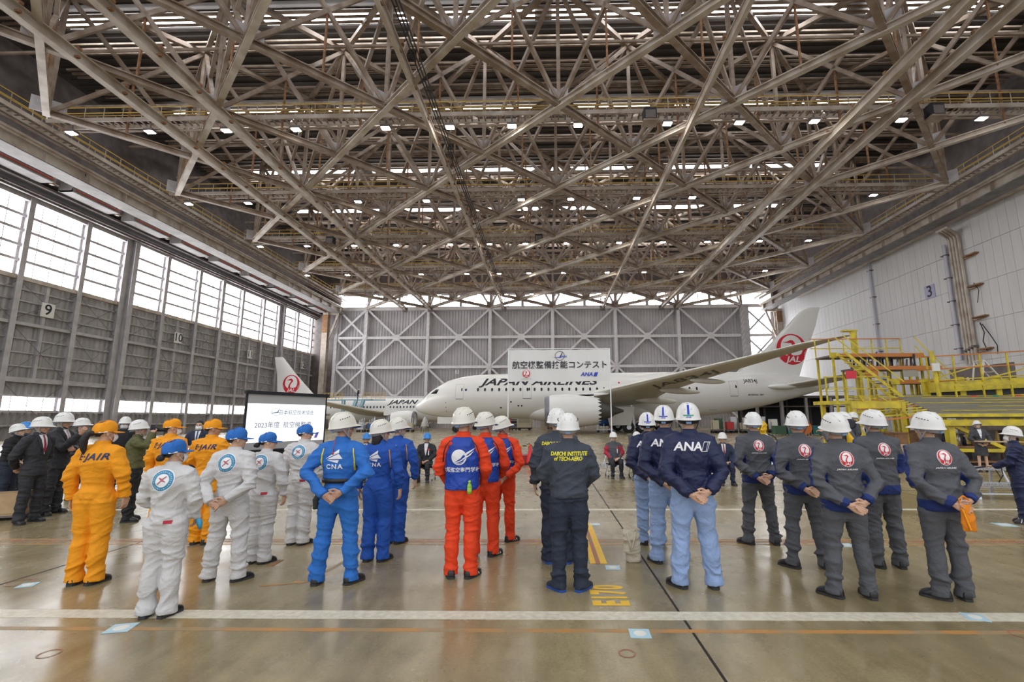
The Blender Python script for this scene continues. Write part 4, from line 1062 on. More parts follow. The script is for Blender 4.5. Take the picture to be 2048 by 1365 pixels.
NP = 0
def person(loc, yaw, label, H=1.72, arms=('side','side'), top='coverall', col='cloth_white', legs_col=None, sex='m', bag=1.0, feet=.11, toes=(14,14), footy=(0,0), head=(0,0,0), gear=('helmet',{}), hair_style='short', hair_mat='hair', back=None, seated=False, mask=False, face=False, group=None, vox=.0105, skin=0, lean=0, shoes='shoe_black', stripe=None, twist=0, front=None, extra=None, gloves=None, hat_tilt=0):
    global NP; NP += 1; seed = NP*7+3
    k = H/1.72
    root = thing('person', loc, label, 'person', group, -R(yaw))
    dz = -.42 if seated else 0.0
    T = Matrix.Diagonal((k,k,k,1)) @ Matrix.Translation((0,0,dz)) @ Matrix.Translation((0,0,.93)) @ Matrix.Rotation(-R(twist),4,'Z') @ Matrix.Rotation(-R(lean),4,'X') @ Matrix.Translation((0,0,-.93))
    K = Matrix.Diagonal((k,k,k,1))
    br = 1.0 if sex == 'm' else .90
    S = 1.0 if sex == 'm' else .92
    if not isinstance(arms, (list,tuple)) or isinstance(arms[0], (int,float)): arms = (arms, arms)
    A = []
    for s, a in zip((-1,1), arms):
        if isinstance(a, str):
            e, w, d, n, cu = ARMS[a]; e, w, d, n = [V((q[0]*s, q[1], q[2])) for q in (e,w,d,n)]
            if a in ('behind','behind_wide') and s < 0: w = w + V((.03,-.022,-.025)); d = V((.9,-.1,-.45))
            if a in ('lap','front') and s < 0: w = w + V((0,.02,.02))
        else: e, w, d, n, cu = [V(q) if hasattr(q,'__len__') else q for q in a]
        sh = V((s*.176*br, -.014, 1.385))
        A.append((s, sh, e, w, d, n, cu))
    # legs
    Lg = []
    for i, s in enumerate((-1,1)):
        hip = V((s*.092*br, 0, .90+dz))
        if seated:
            kn = V((s*.13, .44, .50)); an = V((s*.13, .40+footy[i], .085))
        else:
            an = V((s*feet, footy[i], .085)); kn = (hip+an)/2 + V((0,.018,.03))
        Lg.append((s, hip, kn, an, R(toes[i])*s))
    # head frame
    HM = T @ Matrix.Translation((0,.0,1.52)) @ Matrix.Rotation(-R(head[0]-0*yaw),4,'Z') @ Matrix.Rotation(R(-head[1]),4,'X') @ Matrix.Rotation(R(head[2]),4,'Y')
    # ---- body (skin): one surface
    b = MB(); head_mesh(b, HM)
    q = MB(); q.path([(0,-.018,1.40),(0,-.010,1.47),(0,.008,1.55)], [.060,.054,.052], 14)
    q.loft([oval((0,0,.86),.10,.08), oval((0,0,.95),.13,.095), oval((0,0,1.08),.125,.085), oval((0,-.008,1.28),.145,.085), oval((0,-.012,1.40),.13,.07), oval((0,-.012,1.45),.06,.05)])
    for s, sh, e, w, d, n, cu in A:
        q.path([V((s*.10,-.012,1.39)), sh, e, w - (w-e).normalized()*.0, w + d.normalized()*.02], [.05,.044,.036,.025,.024], 10)
    q.xf(T); b.add(q.v, q.f); q = MB()
    for s, hip, kn, an, ta in Lg: q.path([hip, kn, an], [.075,.05,.036] if not seated else [.06,.036,.03], 10); q.ell(an+V((0,.03,-.03)), (.03,.07,.03), 10, 6)
    q.path([V((0,0,.86+dz)), V((0,0,1.0+dz))], [.09,.10], 10)
    q.xf(K); b.add(q.v, q.f)
    me = remesh(b, vox*.85*k, 2, 'body')
    hb = MB()
    for s, sh, e, w, d, n, cu in A:
        q = MB(); hand(q, w, d, n, s, cu); q.xf(T); hb.add(q.v, q.f)
    hm = remesh(hb, .0052*k, 2, 'hands')
    bm = bmesh.new(); bm.from_mesh(me); bm.from_mesh(hm); bm.to_mesh(me); bm.free(); bpy.data.meshes.remove(hm)
    me.materials.clear(); body = link('body', me, SKIN[skin], root, True)
    if gloves:
        paint_hands = None
    # ---- clothing
    def torso(rows, extra_r=0): 
        q = MB(); q.loft([oval((0,cy,z), (rx+extra_r)*(br if z > 1.0 else S), (ry+extra_r)) for z, rx, ry, cy in rows]); return q
    def sleeves(q, r=(.072,.066,.058,.052,.046), to=1.0):
        for s, sh, e, w, d, n, cu in A:
            m1 = sh.lerp(e,.5); m2 = e.lerp(w,.5); wq = e.lerp(w, to)
            q.path([V((s*.05*br,-.018,1.408)), V((s*.12*br,-.016,1.397)), sh+V((s*.006,0,-.012)), sh.lerp(m1,.45)+V((s*.004,0,0)), m1, e, m2, wq], [r[0]*.85,r[0]*.98,r[0]*1.04,r[0]*1.0,r[1],r[2],r[3],r[4]], 16)
    def leg(q, r=(.108,.092,.076,.072,.076), zend=.030):
        for s, hip, kn, an, ta in Lg:
            end = an.copy(); end.z = zend
            if seated: q.path([hip+V((0,-.06,.03)), hip+V((0,.02,.02)), hip.lerp(kn,.5)+V((0,0,.01)), kn+V((0,-.02,.012)), kn+V((0,.015,-.06)), kn.lerp(an,.5), end+V((0,0,.02))], [r[0]*.9,r[0],r[1]*.93,r[2],r[2]*.9,r[3]*.88,r[4]*.85], 16)
            else: q.path([hip+V((-s*.02,0,.13)), hip+V((-s*.01,0,.08)), hip+V((0,-.004,.01)), hip.lerp(kn,.25)+V((0,-.006,0)), hip.lerp(kn,.6), kn, kn.lerp(an,.5)+V((0,-.012,0)), kn.lerp(an,.9), end], [r[0]*.45,r[0]*.78,r[0]*.98,r[0]*.97,r[1],r[2],r[3],r[4],r[4]*1.04], 18)
    def hips(q, z1=1.03, ex=0.0):
        q.loft([oval((0,0,z+dz), (rx+ex)*S, ry+ex) for z, rx, ry in ((.715,.045,.055),(.75,.09,.085),(.82,.145,.12),(.90,.168,.136),(.97,.165,.130),(z1,.153,.117))])
    B = bag; TOR = [(.90,.172,.138,-.006),(.97,.172,.136,-.002),(1.04,.166,.124,.002),(1.12,.174,.128,-.002),(1.22,.192,.140,-.010),(1.31,.202,.140,-.018),(1.38,.192,.124,-.022),(1.425,.150,.100,-.020),(1.448,.112,.086,-.017),(1.466,.088,.078,-.014),(1.500,.074,.072,-.006),(1.522,.070,.070,-.002)]
    zk = [(.16,.06,1.0),(.50,.08,.6),(.86,.05,.5),(1.03,.05,.7)]; zj = [(1.0,.06,1.1),(1.12,.05,.5)]
    parts = []
    sc_sl = tuple(x*(1+(B-1)*.8) for x in (.080,.078,.071,.062,.050))
    hem = .076*B
    if top == 'coverall':
        q = torso(TOR, .004*(B-1)*10); sleeves(q, sc_sl); q.xf(T); g = MB(); leg(g, (.108*B,.094*B,.080*B,.078*B,hem)); hips(g, 1.03, .002); g.xf(K); q.add(g.v, g.f)
        me = remesh(q, vox*k, 3, 'coverall'); wrinkle(me, seed, .020, zk); parts.append(link('coverall', me, col, root, True)); T_ = T
    else:
        q = MB(); 
        if top == 'skirt':
            q.loft([oval((0,0,.55),.20,.17), oval((0,0,.75),.185,.155), oval((0,0,.92),.165,.13), oval((0,0,1.04),.14,.105)]); q.xf(T); me = remesh(q, vox*k, 2, 'skirt'); nm = 'skirt'
        else:
            leg(q, (.112*B,.098*B,.083*B,.078*B,hem)); hips(q, 1.06, .006); q.xf(K); me = remesh(q, vox*k, 3, 'trousers'); nm = 'trousers'
        wrinkle(me, seed+1, .020, [(.17,.06,1.1),(.50,.08,.6),(.86,.06,.6)]); link(nm, me, legs_col or col, root, True)
        if top in ('jacket','jal'):
            rows = ([(.815,.190,.156,-.008),(.85,.202,.164,-.010),(.92,.202,.162,-.008),(1.03,.192,.150,-.004)] if top == 'jal' else [(.915,.190,.150,-.008),(.95,.198,.156,-.007),(1.03,.192,.150,-.004)]) + [(1.12,.190,.142,-.004),(1.22,.204,.150,-.012),(1.31,.208,.146,-.019)] + TOR[6:]
        else:
            rows = [(.78,.178,.142,0),(.86,.176,.142,0),(.97,.165,.132,0),(1.06,.158,.122,.002)] + TOR[3:]
            if seated: rows = [(.93,.165,.13,.0)] + rows[2:]
        q = torso(rows, .006); sleeves(q, tuple(x*1.06 for x in sc_sl), .97); q.xf(T)
        me = remesh(q, vox*k, 3, 'jacket'); wrinkle(me, seed, .017 if top != 'suit' else .011, zj); 
        g = link('suit_jacket' if top in ('suit','skirt') else 'jacket', me, [col] if top != 'jal' else [col, 'cloth_royal'], root, True); parts.append(g)
        if top == 'jal':
            Ti = T.inverted()
            wr = [(T @ a[3]) for a in A]
            def fn(c):
                p = Ti @ c
                if p.z < .925 and abs(p.x) < .23 and p.y > -.20 and min((c-x).length for x in wr) > .07*k: return 1
                if min((c-x).length for x in wr) < .085*k: return 1
                if p.z > 1.05 and p.z < 1.50 and abs(p.x) > .07 and p.y > (-.006 if abs(p.x) < .16 else -.032-(1.385-p.z)*.36): return 1
                return 0
            paint(g.data, fn)
    bv = bvh_of(parts[0])
    D_f = T.to_3x3() @ V((0,-1,0))
    def frontpatch(pts, m, nm, off, host=parts[0]):
        Mf = T @ Matrix.Translation((0,.7,0)) @ Matrix(((-1,0,0,0),(0,0,1,0),(0,1,0,0),(0,0,0,1)))
        return project(poly_vf([(-x,z) for x,z in pts]), Mf, D_f, bv, off, .03).build(nm, m, host)
    if top in ('suit','skirt'):
        tie = front or 'tie_red'
        sh = frontpatch([(-.062,1.475),(.062,1.475),(.03,1.25),(0,1.13),(-.03,1.25)], 'shirt', 'shirt_front', .004)
        if tie != 'none':
            frontpatch([(-.016,1.465),(.016,1.465),(.012,1.43),(.024,1.22),(0,1.16),(-.024,1.22),(-.012,1.43)], tie, 'necktie', .009, sh)
        for s in (-1,1):
            frontpatch([(s*.062,1.478),(s*.10,1.40),(s*.085,1.33),(s*.012,1.11),(s*.0,1.115),(s*.032,1.26)], col, 'lapel', .009)
        q = MB(); q.loft([oval((0,-.006,1.455),.078,.072,18), oval((0,-.002,1.50),.062,.064,18), oval((0,-.002,1.50),.058,.060,18), oval((0,-.006,1.455),.07,.066,18)], False); q.xf(T).build('shirt_collar', 'shirt', root, True)
    if top == 'vest_coverall': pass
    if back: prints(back, parts[0], T, bv, k)
    # shoes
    for i, (s, hip, kn, an, ta) in enumerate(Lg): 
        c = K @ an; c.z = 0; shoe(root, c, ta, k, shoes, stripe)
    # head things
    hair(root, HM, hair_style, hair_mat)
    if gear[0] == 'helmet': helmet(root, HM, tilt=hat_tilt, **gear[1])
    elif gear[0] == 'cap': cap(root, HM, gear[1], hat_tilt)
    X = HM @ Matrix.Translation((0,0,-1.52))
    if face:
        for s in (-1,1):
            q = MB(); q.ell((s*.031,.0955,1.606),(.013,.006,.0058),10,6); q.xf(X).build('eye', 'eye', root, True)
            q = MB(); q.path([(s*.014,.102,1.623),(s*.032,.100,1.628),(s*.048,.090,1.622)], [.003,.004,.002], 6); q.xf(X).build('eyebrow', 'hair', root, True)
        if not mask: q = MB(); q.ell((0,.0985,1.5415),(.021,.006,.005),12,6); q.xf(X).build('mouth', 'lips', root, True)
    if mask:
        q = MB(); vs = []; fs = []; nn, m_ = 15, 8
        for i in range(m_+1):
            for j in range(nn):
                a = R(-70+140*j/(nn-1)); z = 1.502+.098*i/m_; bul = math.sin(PI*i/m_)
                vs.append(V(((.066+.008*bul)*math.sin(a), .030+(.066+.022*bul)*math.cos(a)+.012*math.cos(a)**4*bul, z - .010*abs(math.sin(a))**2*(1 if i == m_ else 0))))
        for i in range(m_):
            for j in range(nn-1): fs.append((i*nn+j,i*nn+j+1,(i+1)*nn+j+1,(i+1)*nn+j))
        q.add(vs, fs); mo = q.xf(X).build('face_mask', 'mask_white', root, True)
        q = MB()
        for s in (-1,1): q.path([(s*.062,.052,1.585),(s*.085,.0,1.60),(s*.084,-.012,1.585)], .002, 5); q.path([(s*.062,.05,1.52),(s*.084,-.010,1.575)], .002, 5)
        q.xf(X).build('ear_loop', 'mask_white', mo)
    if extra: extra(root, T, K, parts[0], bv, A)
    return root
# ------------------------------------------------------------------ the cast
HW = ('helmet', dict(m='helmet_white', strap='strap_grey'))
HC = ('helmet', dict(m='helmet_cream', visor='visor_navy', strap='strap_grey'))
HA = ('helmet', dict(m='helmet_white', stripes='blue', vents=False, strap='black_cloth'))
HAG = ('helmet', dict(m='helmet_white', stripes='green', vents=False, strap='black_cloth'))
HB = ('helmet', dict(m='helmet_blue', strap='strap_grey'))
CO, CB = ('cap','cloth_orange'), ('cap','cloth_blue_light')
def osaka_vest(root, T, K, g, bv, A):
    rows = [(.905,.192,.160,-.004),(.97,.192,.158,-.004),(1.04,.190,.152,-.002),(1.12,.192,.154,-.004),(1.22,.200,.160,-.012),(1.30,.192,.158,-.020),(1.37,.165,.146,-.025),(1.425,.142,.118,-.026),(1.456,.108,.096,-.02)]
    q = MB(); q.loft([oval((0,cy,z),rx,ry) for z,rx,ry,cy in rows]); q.xf(T); me = remesh(q, .0105, 2, 'vest'); wrinkle(me, int(root.location.x*100) % 97, .010, [(1.0,.06,.6)])
    v = link('bib_vest', me, 'vest_blue', root, True); vb = bvh_of(v); prints('osaka', v, T, vb, 1)
    q = MB()
    for s in (-1,1): q.path([(s*.115,-.13,1.425),(s*.165,-.128,1.37),(s*.188,-.115,1.30),(s*.196,-.10,1.20)], .006, 6)
    q.path([oval((0,-.02,1.452),.098,.090)[i] for i in range(20)], .006, 6, closed=True); q.xf(T).build('black_edging', 'belt_black', v, True)
def bottle(col, capc, x=.105):
    def f(root, T, K, g, bv, A):
        osaka_vest(root, T, K, g, bv, A)
        q = MB(); M = T @ Matrix.Translation((x,-.168,.905)) @ Matrix.Rotation(.08,4,'X')
        M = M @ Matrix.Diagonal((.8,.8,.8,1)); q.lathe([(.02,-.04),(.030,-.03),(.031,.06),(.028,.075),(.014,.10),(.0135,.112)], 16, M); bo = thing('drink_bottle', (0,0,0), 'x', 'bottle'); bo.parent = None
        pb = q.build('bottle_body', mat('plastic_'+col, {'green':(.25,.5,.03),'clear':(.45,.55,.62),'olive':(.16,.16,.05)}[col], .2), None, True)
        q = MB(); q.lathe([(.015,.106),(.0155,.128),(.01,.13)], 14, M); pc = q.build('cap', mat('cap_'+capc, {'lime':(.45,.75,.02),'blue':(.02,.1,.5),'grey':(.1,.1,.1)}[capc], .4), None, True)
        q = MB(); q.lathe([(.0318,-.005),(.0318,.045)], 16, M, False); pl = q.build('label_band', mat('label_'+capc, {'lime':(.35,.62,.10),'blue':(.7,.7,.72),'grey':(.3,.25,.12)}[capc], .5), None, True)
        bo.matrix_world = Matrix.Translation(root.location) @ Matrix.Rotation(root.rotation_euler.z, 4, 'Z')
        for p in (pb, pc, pl): p.parent = bo
        bo['label'] = {'green':'green tea bottle tucked in the back pocket of the nearest orange-red uniform','clear':'clear bottle with blue cap tucked behind the second orange-red uniform','olive':'dark bottle held behind the back of the third orange-red uniform'}[col]
    return f
def cna_piping(colm, extra=None):
    def f(root, T, K, g, bv, A):
        D = T.to_3x3() @ V((0,1,0)); Mb = T @ Matrix.Translation((0,-.75,0)) @ Matrix(((1,0,0,0),(0,0,-1,0),(0,1,0,0),(0,0,0,1)))
        for s in (-1,1): project(poly_vf([(s*.150,1.395),(s*.162,1.395),(s*.180,1.27),(s*.176,1.16),(s*.164,1.16),(s*.166,1.27)]), Mb, D, bv, .004, .02).build('shoulder_piping', colm, g)
        if extra: extra(root, T, K, g, bv, A)
    return f
def cna_front(root, T, K, g, bv, A):
    q = MB(); q.loft([oval((0,.002,z),r*.177,r*.137,28) for z, r in ((1.035,1.0),(1.035,1.05),(1.078,1.05),(1.078,1.0))], False); q.xf(T).build('belt', 'belt_black', root, True)
    q = MB(); q.path([(-.03,-.115,1.50),(-.035,-.135,1.44),(-.037,-.148,1.36)], [.0035]*3, 6); q.ell((-.037,-.156,1.345),(.012,.008,.014)); q.xf(T).build('red_cord', mat('cord_red',(.45,.03,.02),.6), root, True)
    q = MB(); q.path([(-.19,-.05,.95),(-.215,-.06,.86),(-.22,-.06,.76)], [.025,.036,.028], 10); q.path([(-.19,-.03,.95),(-.20,-.02,.85),(-.205,-.02,.78)], [.02,.03,.02], 8); me = remesh(q.xf(T), .008, 2); wrinkle(me, 5, .01)
    gl = link('work_gloves', me, mat('glove_dark',(.02,.025,.02),.7), None, True); gl.matrix_world = Matrix.Translation(root.location) @ Matrix.Rotation(root.rotation_euler.z,4,'Z'); tag(gl, 'pair of dark gloves hanging from the hip of the nearest blue coverall', 'gloves')
def collar_of(m):
    def f(root, T, K, g, bv, A):
        q = MB(); q.loft([oval((0,-.010,1.45),.088,.080,20), oval((0,-.006,1.505),.071,.071,20), oval((0,-.006,1.51),.066,.066,20), oval((0,-.010,1.45),.08,.075,20)], False); q.xf(T).build('collar', m, root, True)
    return f
def blue_glove(root, T, K, g, bv, A):
    s, sh, e, w, d, n, cu = A[1]; q = MB(); q.path([w+V((.03,-.02,-.01)), w+V((.045,-.01,-.07)), w+V((.05,.0,-.13))], [.02,.03,.012], 8); q.xf(T)
    gl = q.build('thin_glove', mat('glove_blue',(.05,.35,.6),.5), None, True); gl.matrix_world = Matrix.Translation(root.location) @ Matrix.Rotation(root.rotation_euler.z,4,'Z'); tag(gl, 'light blue glove held at the side of the nearest white coverall', 'glove')

# --- left: orange caps
person((-4.93,5.30,0), -6, 'person in orange coverall and cap with long dark ponytail and white mask', 1.685, ('side',((.262,-.02,1.14),(.262,.06,.90),(0,.15,-1),(-1,.1,0),.4)), col='cloth_orange', sex='f', bag=1.14, feet=.10, head=(28,0,0), gear=CO, hair_style='ponytail', back='ejair', mask=True, group=None)
person((-5.78,7.33,0), 0, 'person in orange coverall and cap, mostly hidden behind the nearest white coverall with hair bun', 1.71, 'side', col='cloth_orange', sex='m', bag=1.1, head=(45,0,0), gear=CO, mask=True, back='ejair')
person((-4.88,6.95,0), 0, 'man in orange coverall and cap, tall, standing behind the white coverall with clasped hands', 1.70, ('front','front'), col='cloth_orange', bag=1.1, feet=.09, head=(45,0,0), gear=CO, back='ejair', skin=2)
# --- white coveralls, blue caps
person((-3.47,4.47,0), -6, 'person in white coverall and blue cap with hair bun and mask, nearest to the camera', 1.51, ('front',((.25,.0,1.13),(.21,.13,.93),(-.3,.5,-.7),(-1,.1,0),.4)), col='cloth_white', sex='f', bag=1.15, feet=.10, head=(30,-4,0), gear=CB, hair_style='bun', back='college', mask=True, extra=blue_glove)
person((-3.52,5.42,0), 0, 'person in white coverall and blue cap with hands clasped behind the back', 1.60, 'behind', col='cloth_white', bag=1.12, feet=.18, toes=(20,28), head=(42,0,0), gear=CB, back='college')
person((-3.53,6.05,0), 2, 'person in white coverall with hair bun and no mask, in front of the screen', 1.535, 'side', col='cloth_white', sex='f', bag=1.12, feet=.09, toes=(10,25), head=(52,0,0), gear=CB, hair_style='bun', back='college', face=True, skin=1)
person((-3.51,6.92,0), 2, 'person in white coverall and blue cap, farthest forward, against the screen corner', 1.62, 'side', col='cloth_white', bag=1.15, feet=.09, toes=(10,25), head=(50,0,0), gear=CB, back='college', face=True, skin=1)
# --- blue coveralls
person((-2.28,5.33,0), -4, 'man in bright blue coverall and black belt, hands clasped behind him', 1.725, 'behind_wide', col='cloth_blue_light', bag=1.05, feet=.18, toes=(5,30), head=(48,0,0), gear=HC, back='cna', extra=cna_piping('piping_yellow', cna_front), skin=2, face=True, hat_tilt=3)
person((-2.14,6.15,0), 0, 'person in blue coverall and cream helmet, chin-length hair, in the middle of the blue row', 1.645, 'side', col='cloth_blue', sex='f', bag=1.12, feet=.10, toes=(5,22), head=(50,0,0), gear=HC, hair_style='long', back='cna', extra=cna_piping('piping_orange'), skin=1, face=True, hat_tilt=3)
person((-2.18,6.98,0), 0, 'person in blue coverall and cream helmet, foremost of the blue row', 1.675, 'side', col='cloth_blue', sex='f', bag=1.1, feet=.08, toes=(5,22), head=(50,0,0), gear=HC, hair_style='short', back='cna', extra=cna_piping('piping_orange'), skin=1, face=True, hat_tilt=3)
# --- orange-red coveralls with blue vests
FR = ((.262,-.01,1.12),(.20,.17,.95),(-.6,.6,-.3),(-.2,-.6,-.6),.5)
FRL = ((-.262,-.01,1.12),(-.20,.17,.95),(.6,.6,-.3),(.2,-.6,-.6),.5)
person((-.98,5.55,0), 0, 'man in orange-red coverall and blue vest with winged disc, nearest of three', 1.775, (FRL,FR), col='cloth_red', bag=1.0, feet=.105, toes=(16,24), head=(24,0,0), gear=HC, extra=bottle('green','lime'), stripe='shoe_stripe', hat_tilt=2)
person((-.84,6.38,0), 0, 'man in orange-red coverall and blue vest, second of three', 1.735, (FRL,FR), col='cloth_red', bag=1.0, feet=.12, toes=(10,30), head=(38,0,0), gear=HC, extra=bottle('clear','blue',-.03), stripe='shoe_stripe', hat_tilt=2)
person((-.68,7.10,0), 4, 'man in orange-red coverall and blue vest with hands behind him, foremost of three', 1.69, 'behind', col='cloth_red', bag=1.0, feet=.12, toes=(10,40), head=(52,-6,0), gear=HC, extra=bottle('olive','grey',.0), stripe='shoe_stripe', skin=2, face=True, hat_tilt=3)
# --- dark uniforms with yellow lettering
person((.20,5.15,0), 0, 'person in dark jacket and trousers with yellow lettering and blue-soled shoes, nearer of two', 1.70, 'front', top='jacket', col='cloth_slate', legs_col='cloth_night', bag=1.05, feet=.115, toes=(38,38), head=(2,0,0), gear=HW, back='daiichi', shoes='shoe_blue', extra=collar_of('cloth_slate'))
person((.10,6.10,0), 0, 'person in dark jacket with yellow lettering, hidden behind the nearer one', 1.77, ('side','front'), top='jacket', col='cloth_slate', legs_col='cloth_night', bag=1.1, feet=.12, head=(0,0,0), gear=HW, back='daiichi', shoes='shoe_blue', extra=collar_of('cloth_slate'))
# --- navy jackets, pale blue trousers
person((1.50,5.25,0), 2, 'man in navy jacket with white lettering and pale blue trousers, nearest of three', 1.805, 'behind', top='jacket', col='cloth_navy', legs_col='cloth_sky', bag=1.12, feet=.165, toes=(30,8), head=(12,0,0), gear=HAG, back='ana', extra=collar_of('cloth_navy'), hair_mat='hair_grey')
person((1.44,6.10,0), 2, 'man in navy jacket and pale blue trousers, second of three', 1.80, 'behind', top='jacket', col='cloth_navy', legs_col='cloth_sky', bag=1.12, feet=.15, toes=(20,8), head=(14,0,0), gear=HA, back='ana', extra=collar_of('cloth_navy'))
person((1.40,6.95,0), -2, 'man in navy jacket and pale blue trousers, foremost of three', 1.725, 'behind', top='jacket', col='cloth_navy', legs_col='cloth_sky', bag=1.1, feet=.12, toes=(20,8), head=(10,0,0), gear=HA, back='ana', extra=collar_of('cloth_navy'))
# --- grey uniforms with the crane crest
GJ = dict(top='jal', col='cloth_grey', legs_col='cloth_grey', back='jal', gear=HW, bag=1.02)
person((2.90,6.95,0), 4, 'man in grey uniform with crane emblem, foremost on the left, beside the yellow-draped arm', 1.725, 'behind', feet=.18, toes=(38,4), head=(8,0,0), extra=collar_of('cloth_grey'), **GJ)
person((2.98,5.90,0), 4, 'grey-uniformed man with crane emblem, hands clasped low, second from the foremost left', 1.725, 'behind', feet=.18, toes=(38,10), head=(8,0,0), extra=collar_of('cloth_grey'), **GJ)
person((2.90,4.98,0), 4, 'grey-uniformed man with crane emblem and bent head, nearest in the middle', 1.695, 'behind', feet=.165, toes=(38,4), head=(-10,-6,-6), extra=collar_of('cloth_grey'), **GJ)
person((3.90,5.92,0), 2, 'person in grey uniform with crane emblem, face turned left with a light mask', 1.735, 'front', feet=.13, toes=(34,14), head=(-22,-3,-4), mask=True, extra=collar_of('cloth_grey'), **GJ)
def pouch(root, T, K, g, bv, A):
    q = MB(); c = V((.02,-.285,.80))
    rings = []
    for z, w, t in ((.90,.055,.012),(.86,.062,.024),(.78,.064,.032),(.70,.066,.030),(.66,.070,.012)): rings.append([V((.02+w*math.cos(a), -.275+t*math.sin(a), z)) for a in [2*PI*i/16 for i in range(16)]])
    q.loft(rings); q.path([(-.03,-.275,.89),(-.028,-.272,.95),(.02,-.265,.975),(.06,-.272,.94),(.065,-.275,.89)], .010, 8)
    me = remesh(q.xf(T), .007, 2); wrinkle(me, 11, .014)
    o = thing('pouch', (0,0,0), 'orange cloth pouch held behind the back of the rightmost grey uniform', 'pouch')
    o.matrix_world = Matrix.Translation(root.location) @ Matrix.Rotation(root.rotation_euler.z,4,'Z')
    link('pouch_body', me, cloth('pouch_orange',(.72,.22,.004)), o, True)
    q = MB(); q.bar((-.035,-.305,.86),(.0,-.312,.68), .014, .006, (0,1,0)); q.xf(T).build('zip_strap', 'cloth_orange', o)
person((3.82,4.94,0), 2, 'man in grey uniform with crane emblem holding an orange pouch behind him', 1.70, 'behind', feet=.11, toes=(44,20), head=(-24,-4,-4), extra=pouch, lean=4, **GJ)
# ------------------------------------------------------------------ people around the edge
DK = dict(top='suit', hair_style='short')
person((-8.87,8.30,0), 92, 'man in black suit, dark red tie and white helmet, hands behind him', 1.715, 'behind', col='suit_black', legs_col='suit_black', feet=.12, toes=(10,20), head=(-22,4,0), gear=HW, face=True, front='tie_red', skin=2, **DK)
person((-9.25,9.05,0), 78, 'tall man in black suit and pink tie raising one hand, white helmet, arm folded', 1.80, (((-.25,.06,1.13),(.04,.25,1.12),(.9,.2,.1),(0,-1,-.2),.3),((.22,.20,1.16),(.20,.42,1.40),(.0,.5,.85),(-.6,-.3,0),.7)), col='suit_black', legs_col='suit_black', feet=.13, toes=(5,30), head=(-4,4,0), gear=HW, face=True, front='tie_pink', skin=2, **DK)
person((-11.35,10.1,0), 70, 'person in dark padded coat and white helmet looking down, cut by the left edge', 1.60, 'front', top='jacket', col='black_cloth', legs_col='cloth_night', bag=1.2, head=(0,-22,0), gear=HW, lean=8, skin=1)
person((-12.0,10.9,0), 80, 'person in navy jacket and blue helmet behind the padded coat', 1.63, 'side', top='jacket', col='cloth_navy', legs_col='cloth_night', head=(0,0,0), gear=HB)
person((-10.5,10.7,0), 60, 'person in dark jacket and white helmet just behind the tall man with raised hand', 1.71, 'side', top='jacket', col='suit_black', legs_col='suit_black', head=(0,0,0), gear=HW, face=True)
person((-10.5,11.8,0), 160, 'person in black jacket with white mask and white helmet, facing the camera behind the ponytail', 1.74, 'side', top='jacket', col='black_cloth', legs_col='black_cloth', head=(-10,0,0), gear=HW, face=True, mask=True)
def photo_cam(root, T, K, g, bv, A):
    o = thing('camera', (0,0,0), 'black camera with long lens held up by the photographer in olive jacket', 'camera')
    o.matrix_world = Matrix.Translation(root.location) @ Matrix.Rotation(root.rotation_euler.z,4,'Z')
    q = MB(); q.box((.0,.20,1.60),(.14,.08,.10)); q.box((0,.19,1.66),(.06,.06,.05)); q.xf(T).build('camera_body', 'ink', o)
    q = MB(); q.lathe([(.035,0),(.038,.10),(.045,.16),(.047,.20),(.03,.20)], 20, T @ Matrix.Translation((0,.24,1.60)) @ Matrix.Rotation(-PI/2,4,'X')); q.build('lens', 'ink', o, True)
HC2 = lambda s: ((s*.27,.16,1.30),(s*.085,.20,1.545),(-s*.5,.3,.75),(-s*.6,0,-.3),.9)
person((-7.25,8.45,0), 55, 'photographer in olive jacket and white helmet aiming a camera, between the orange caps', 1.66, (HC2(-1),HC2(1)), top='jacket', col='olive', legs_col='black_cloth', feet=.13, head=(0,-2,0), gear=HW, extra=photo_cam, hair_mat='hair_grey')
person((-8.62,11.8,0), 160, 'bareheaded man in dark suit, blue tie and white mask, facing the camera', 1.70, 'side', col='suit_navy', legs_col='suit_navy', head=(0,4,0), gear=('none',), face=True, mask=True, front='tie_blue', **DK)
person((-7.85,9.9,0), 40, 'person in crimson jacket, half hidden beside the photographer', 1.52, 'front', top='jacket', col='jacket_crimson', legs_col='black_cloth', head=(20,0,0), gear=('none',), sex='f', hair_style='long')

def chair(x, y, rz, label):
    t = thing('folding_chair', (x,y,0), label, 'chair', None, rz)
    b = MB(); b.box((0,0,.375),(.42,.40,.035)); b.build('seat', 'ink', t)
    b = MB(); b.box((0,-.245,.76),(.44,.02,.20)); b.build('backrest', 'ink', t)
    for s in (-1,1):
        b = MB(); b.path([(s*.222,-.27,.86),(s*.222,-.23,.40),(s*.222,.20,.07)], .011, 8); b.path([(s*.225,.17,.37),(s*.225,-.22,.07)], .011, 8); b.build('side_frame', 'gal', t)
        for yy in (.20,-.22):
            b = MB(); wheel(b, (s*.22,yy,.033), .033, .02, 'x'); b.build('caster', 'tyre', t)
    b = MB(); b.tube((-.215,.12,.15),(.215,.12,.15),.009,n=6); b.tube((-.225,-.12,.16),(.225,-.12,.16),.009,n=6); b.build('crossbar', 'gal', t)
    return t
def rosette(root, T, K, g, bv, A):
    q = MB(); q.ell((-.085,.125,1.30),(.035,.012,.032),14,8); o = q.xf(T).build('rosette', 'crest_red', root, True)
    q = MB(); q.box((-.085,.130,1.21),(.026,.004,.13)); q.xf(T).build('ribbon', 'print_white', o)
ST = dict(top='suit', seated=True, face=True, vox=.012)
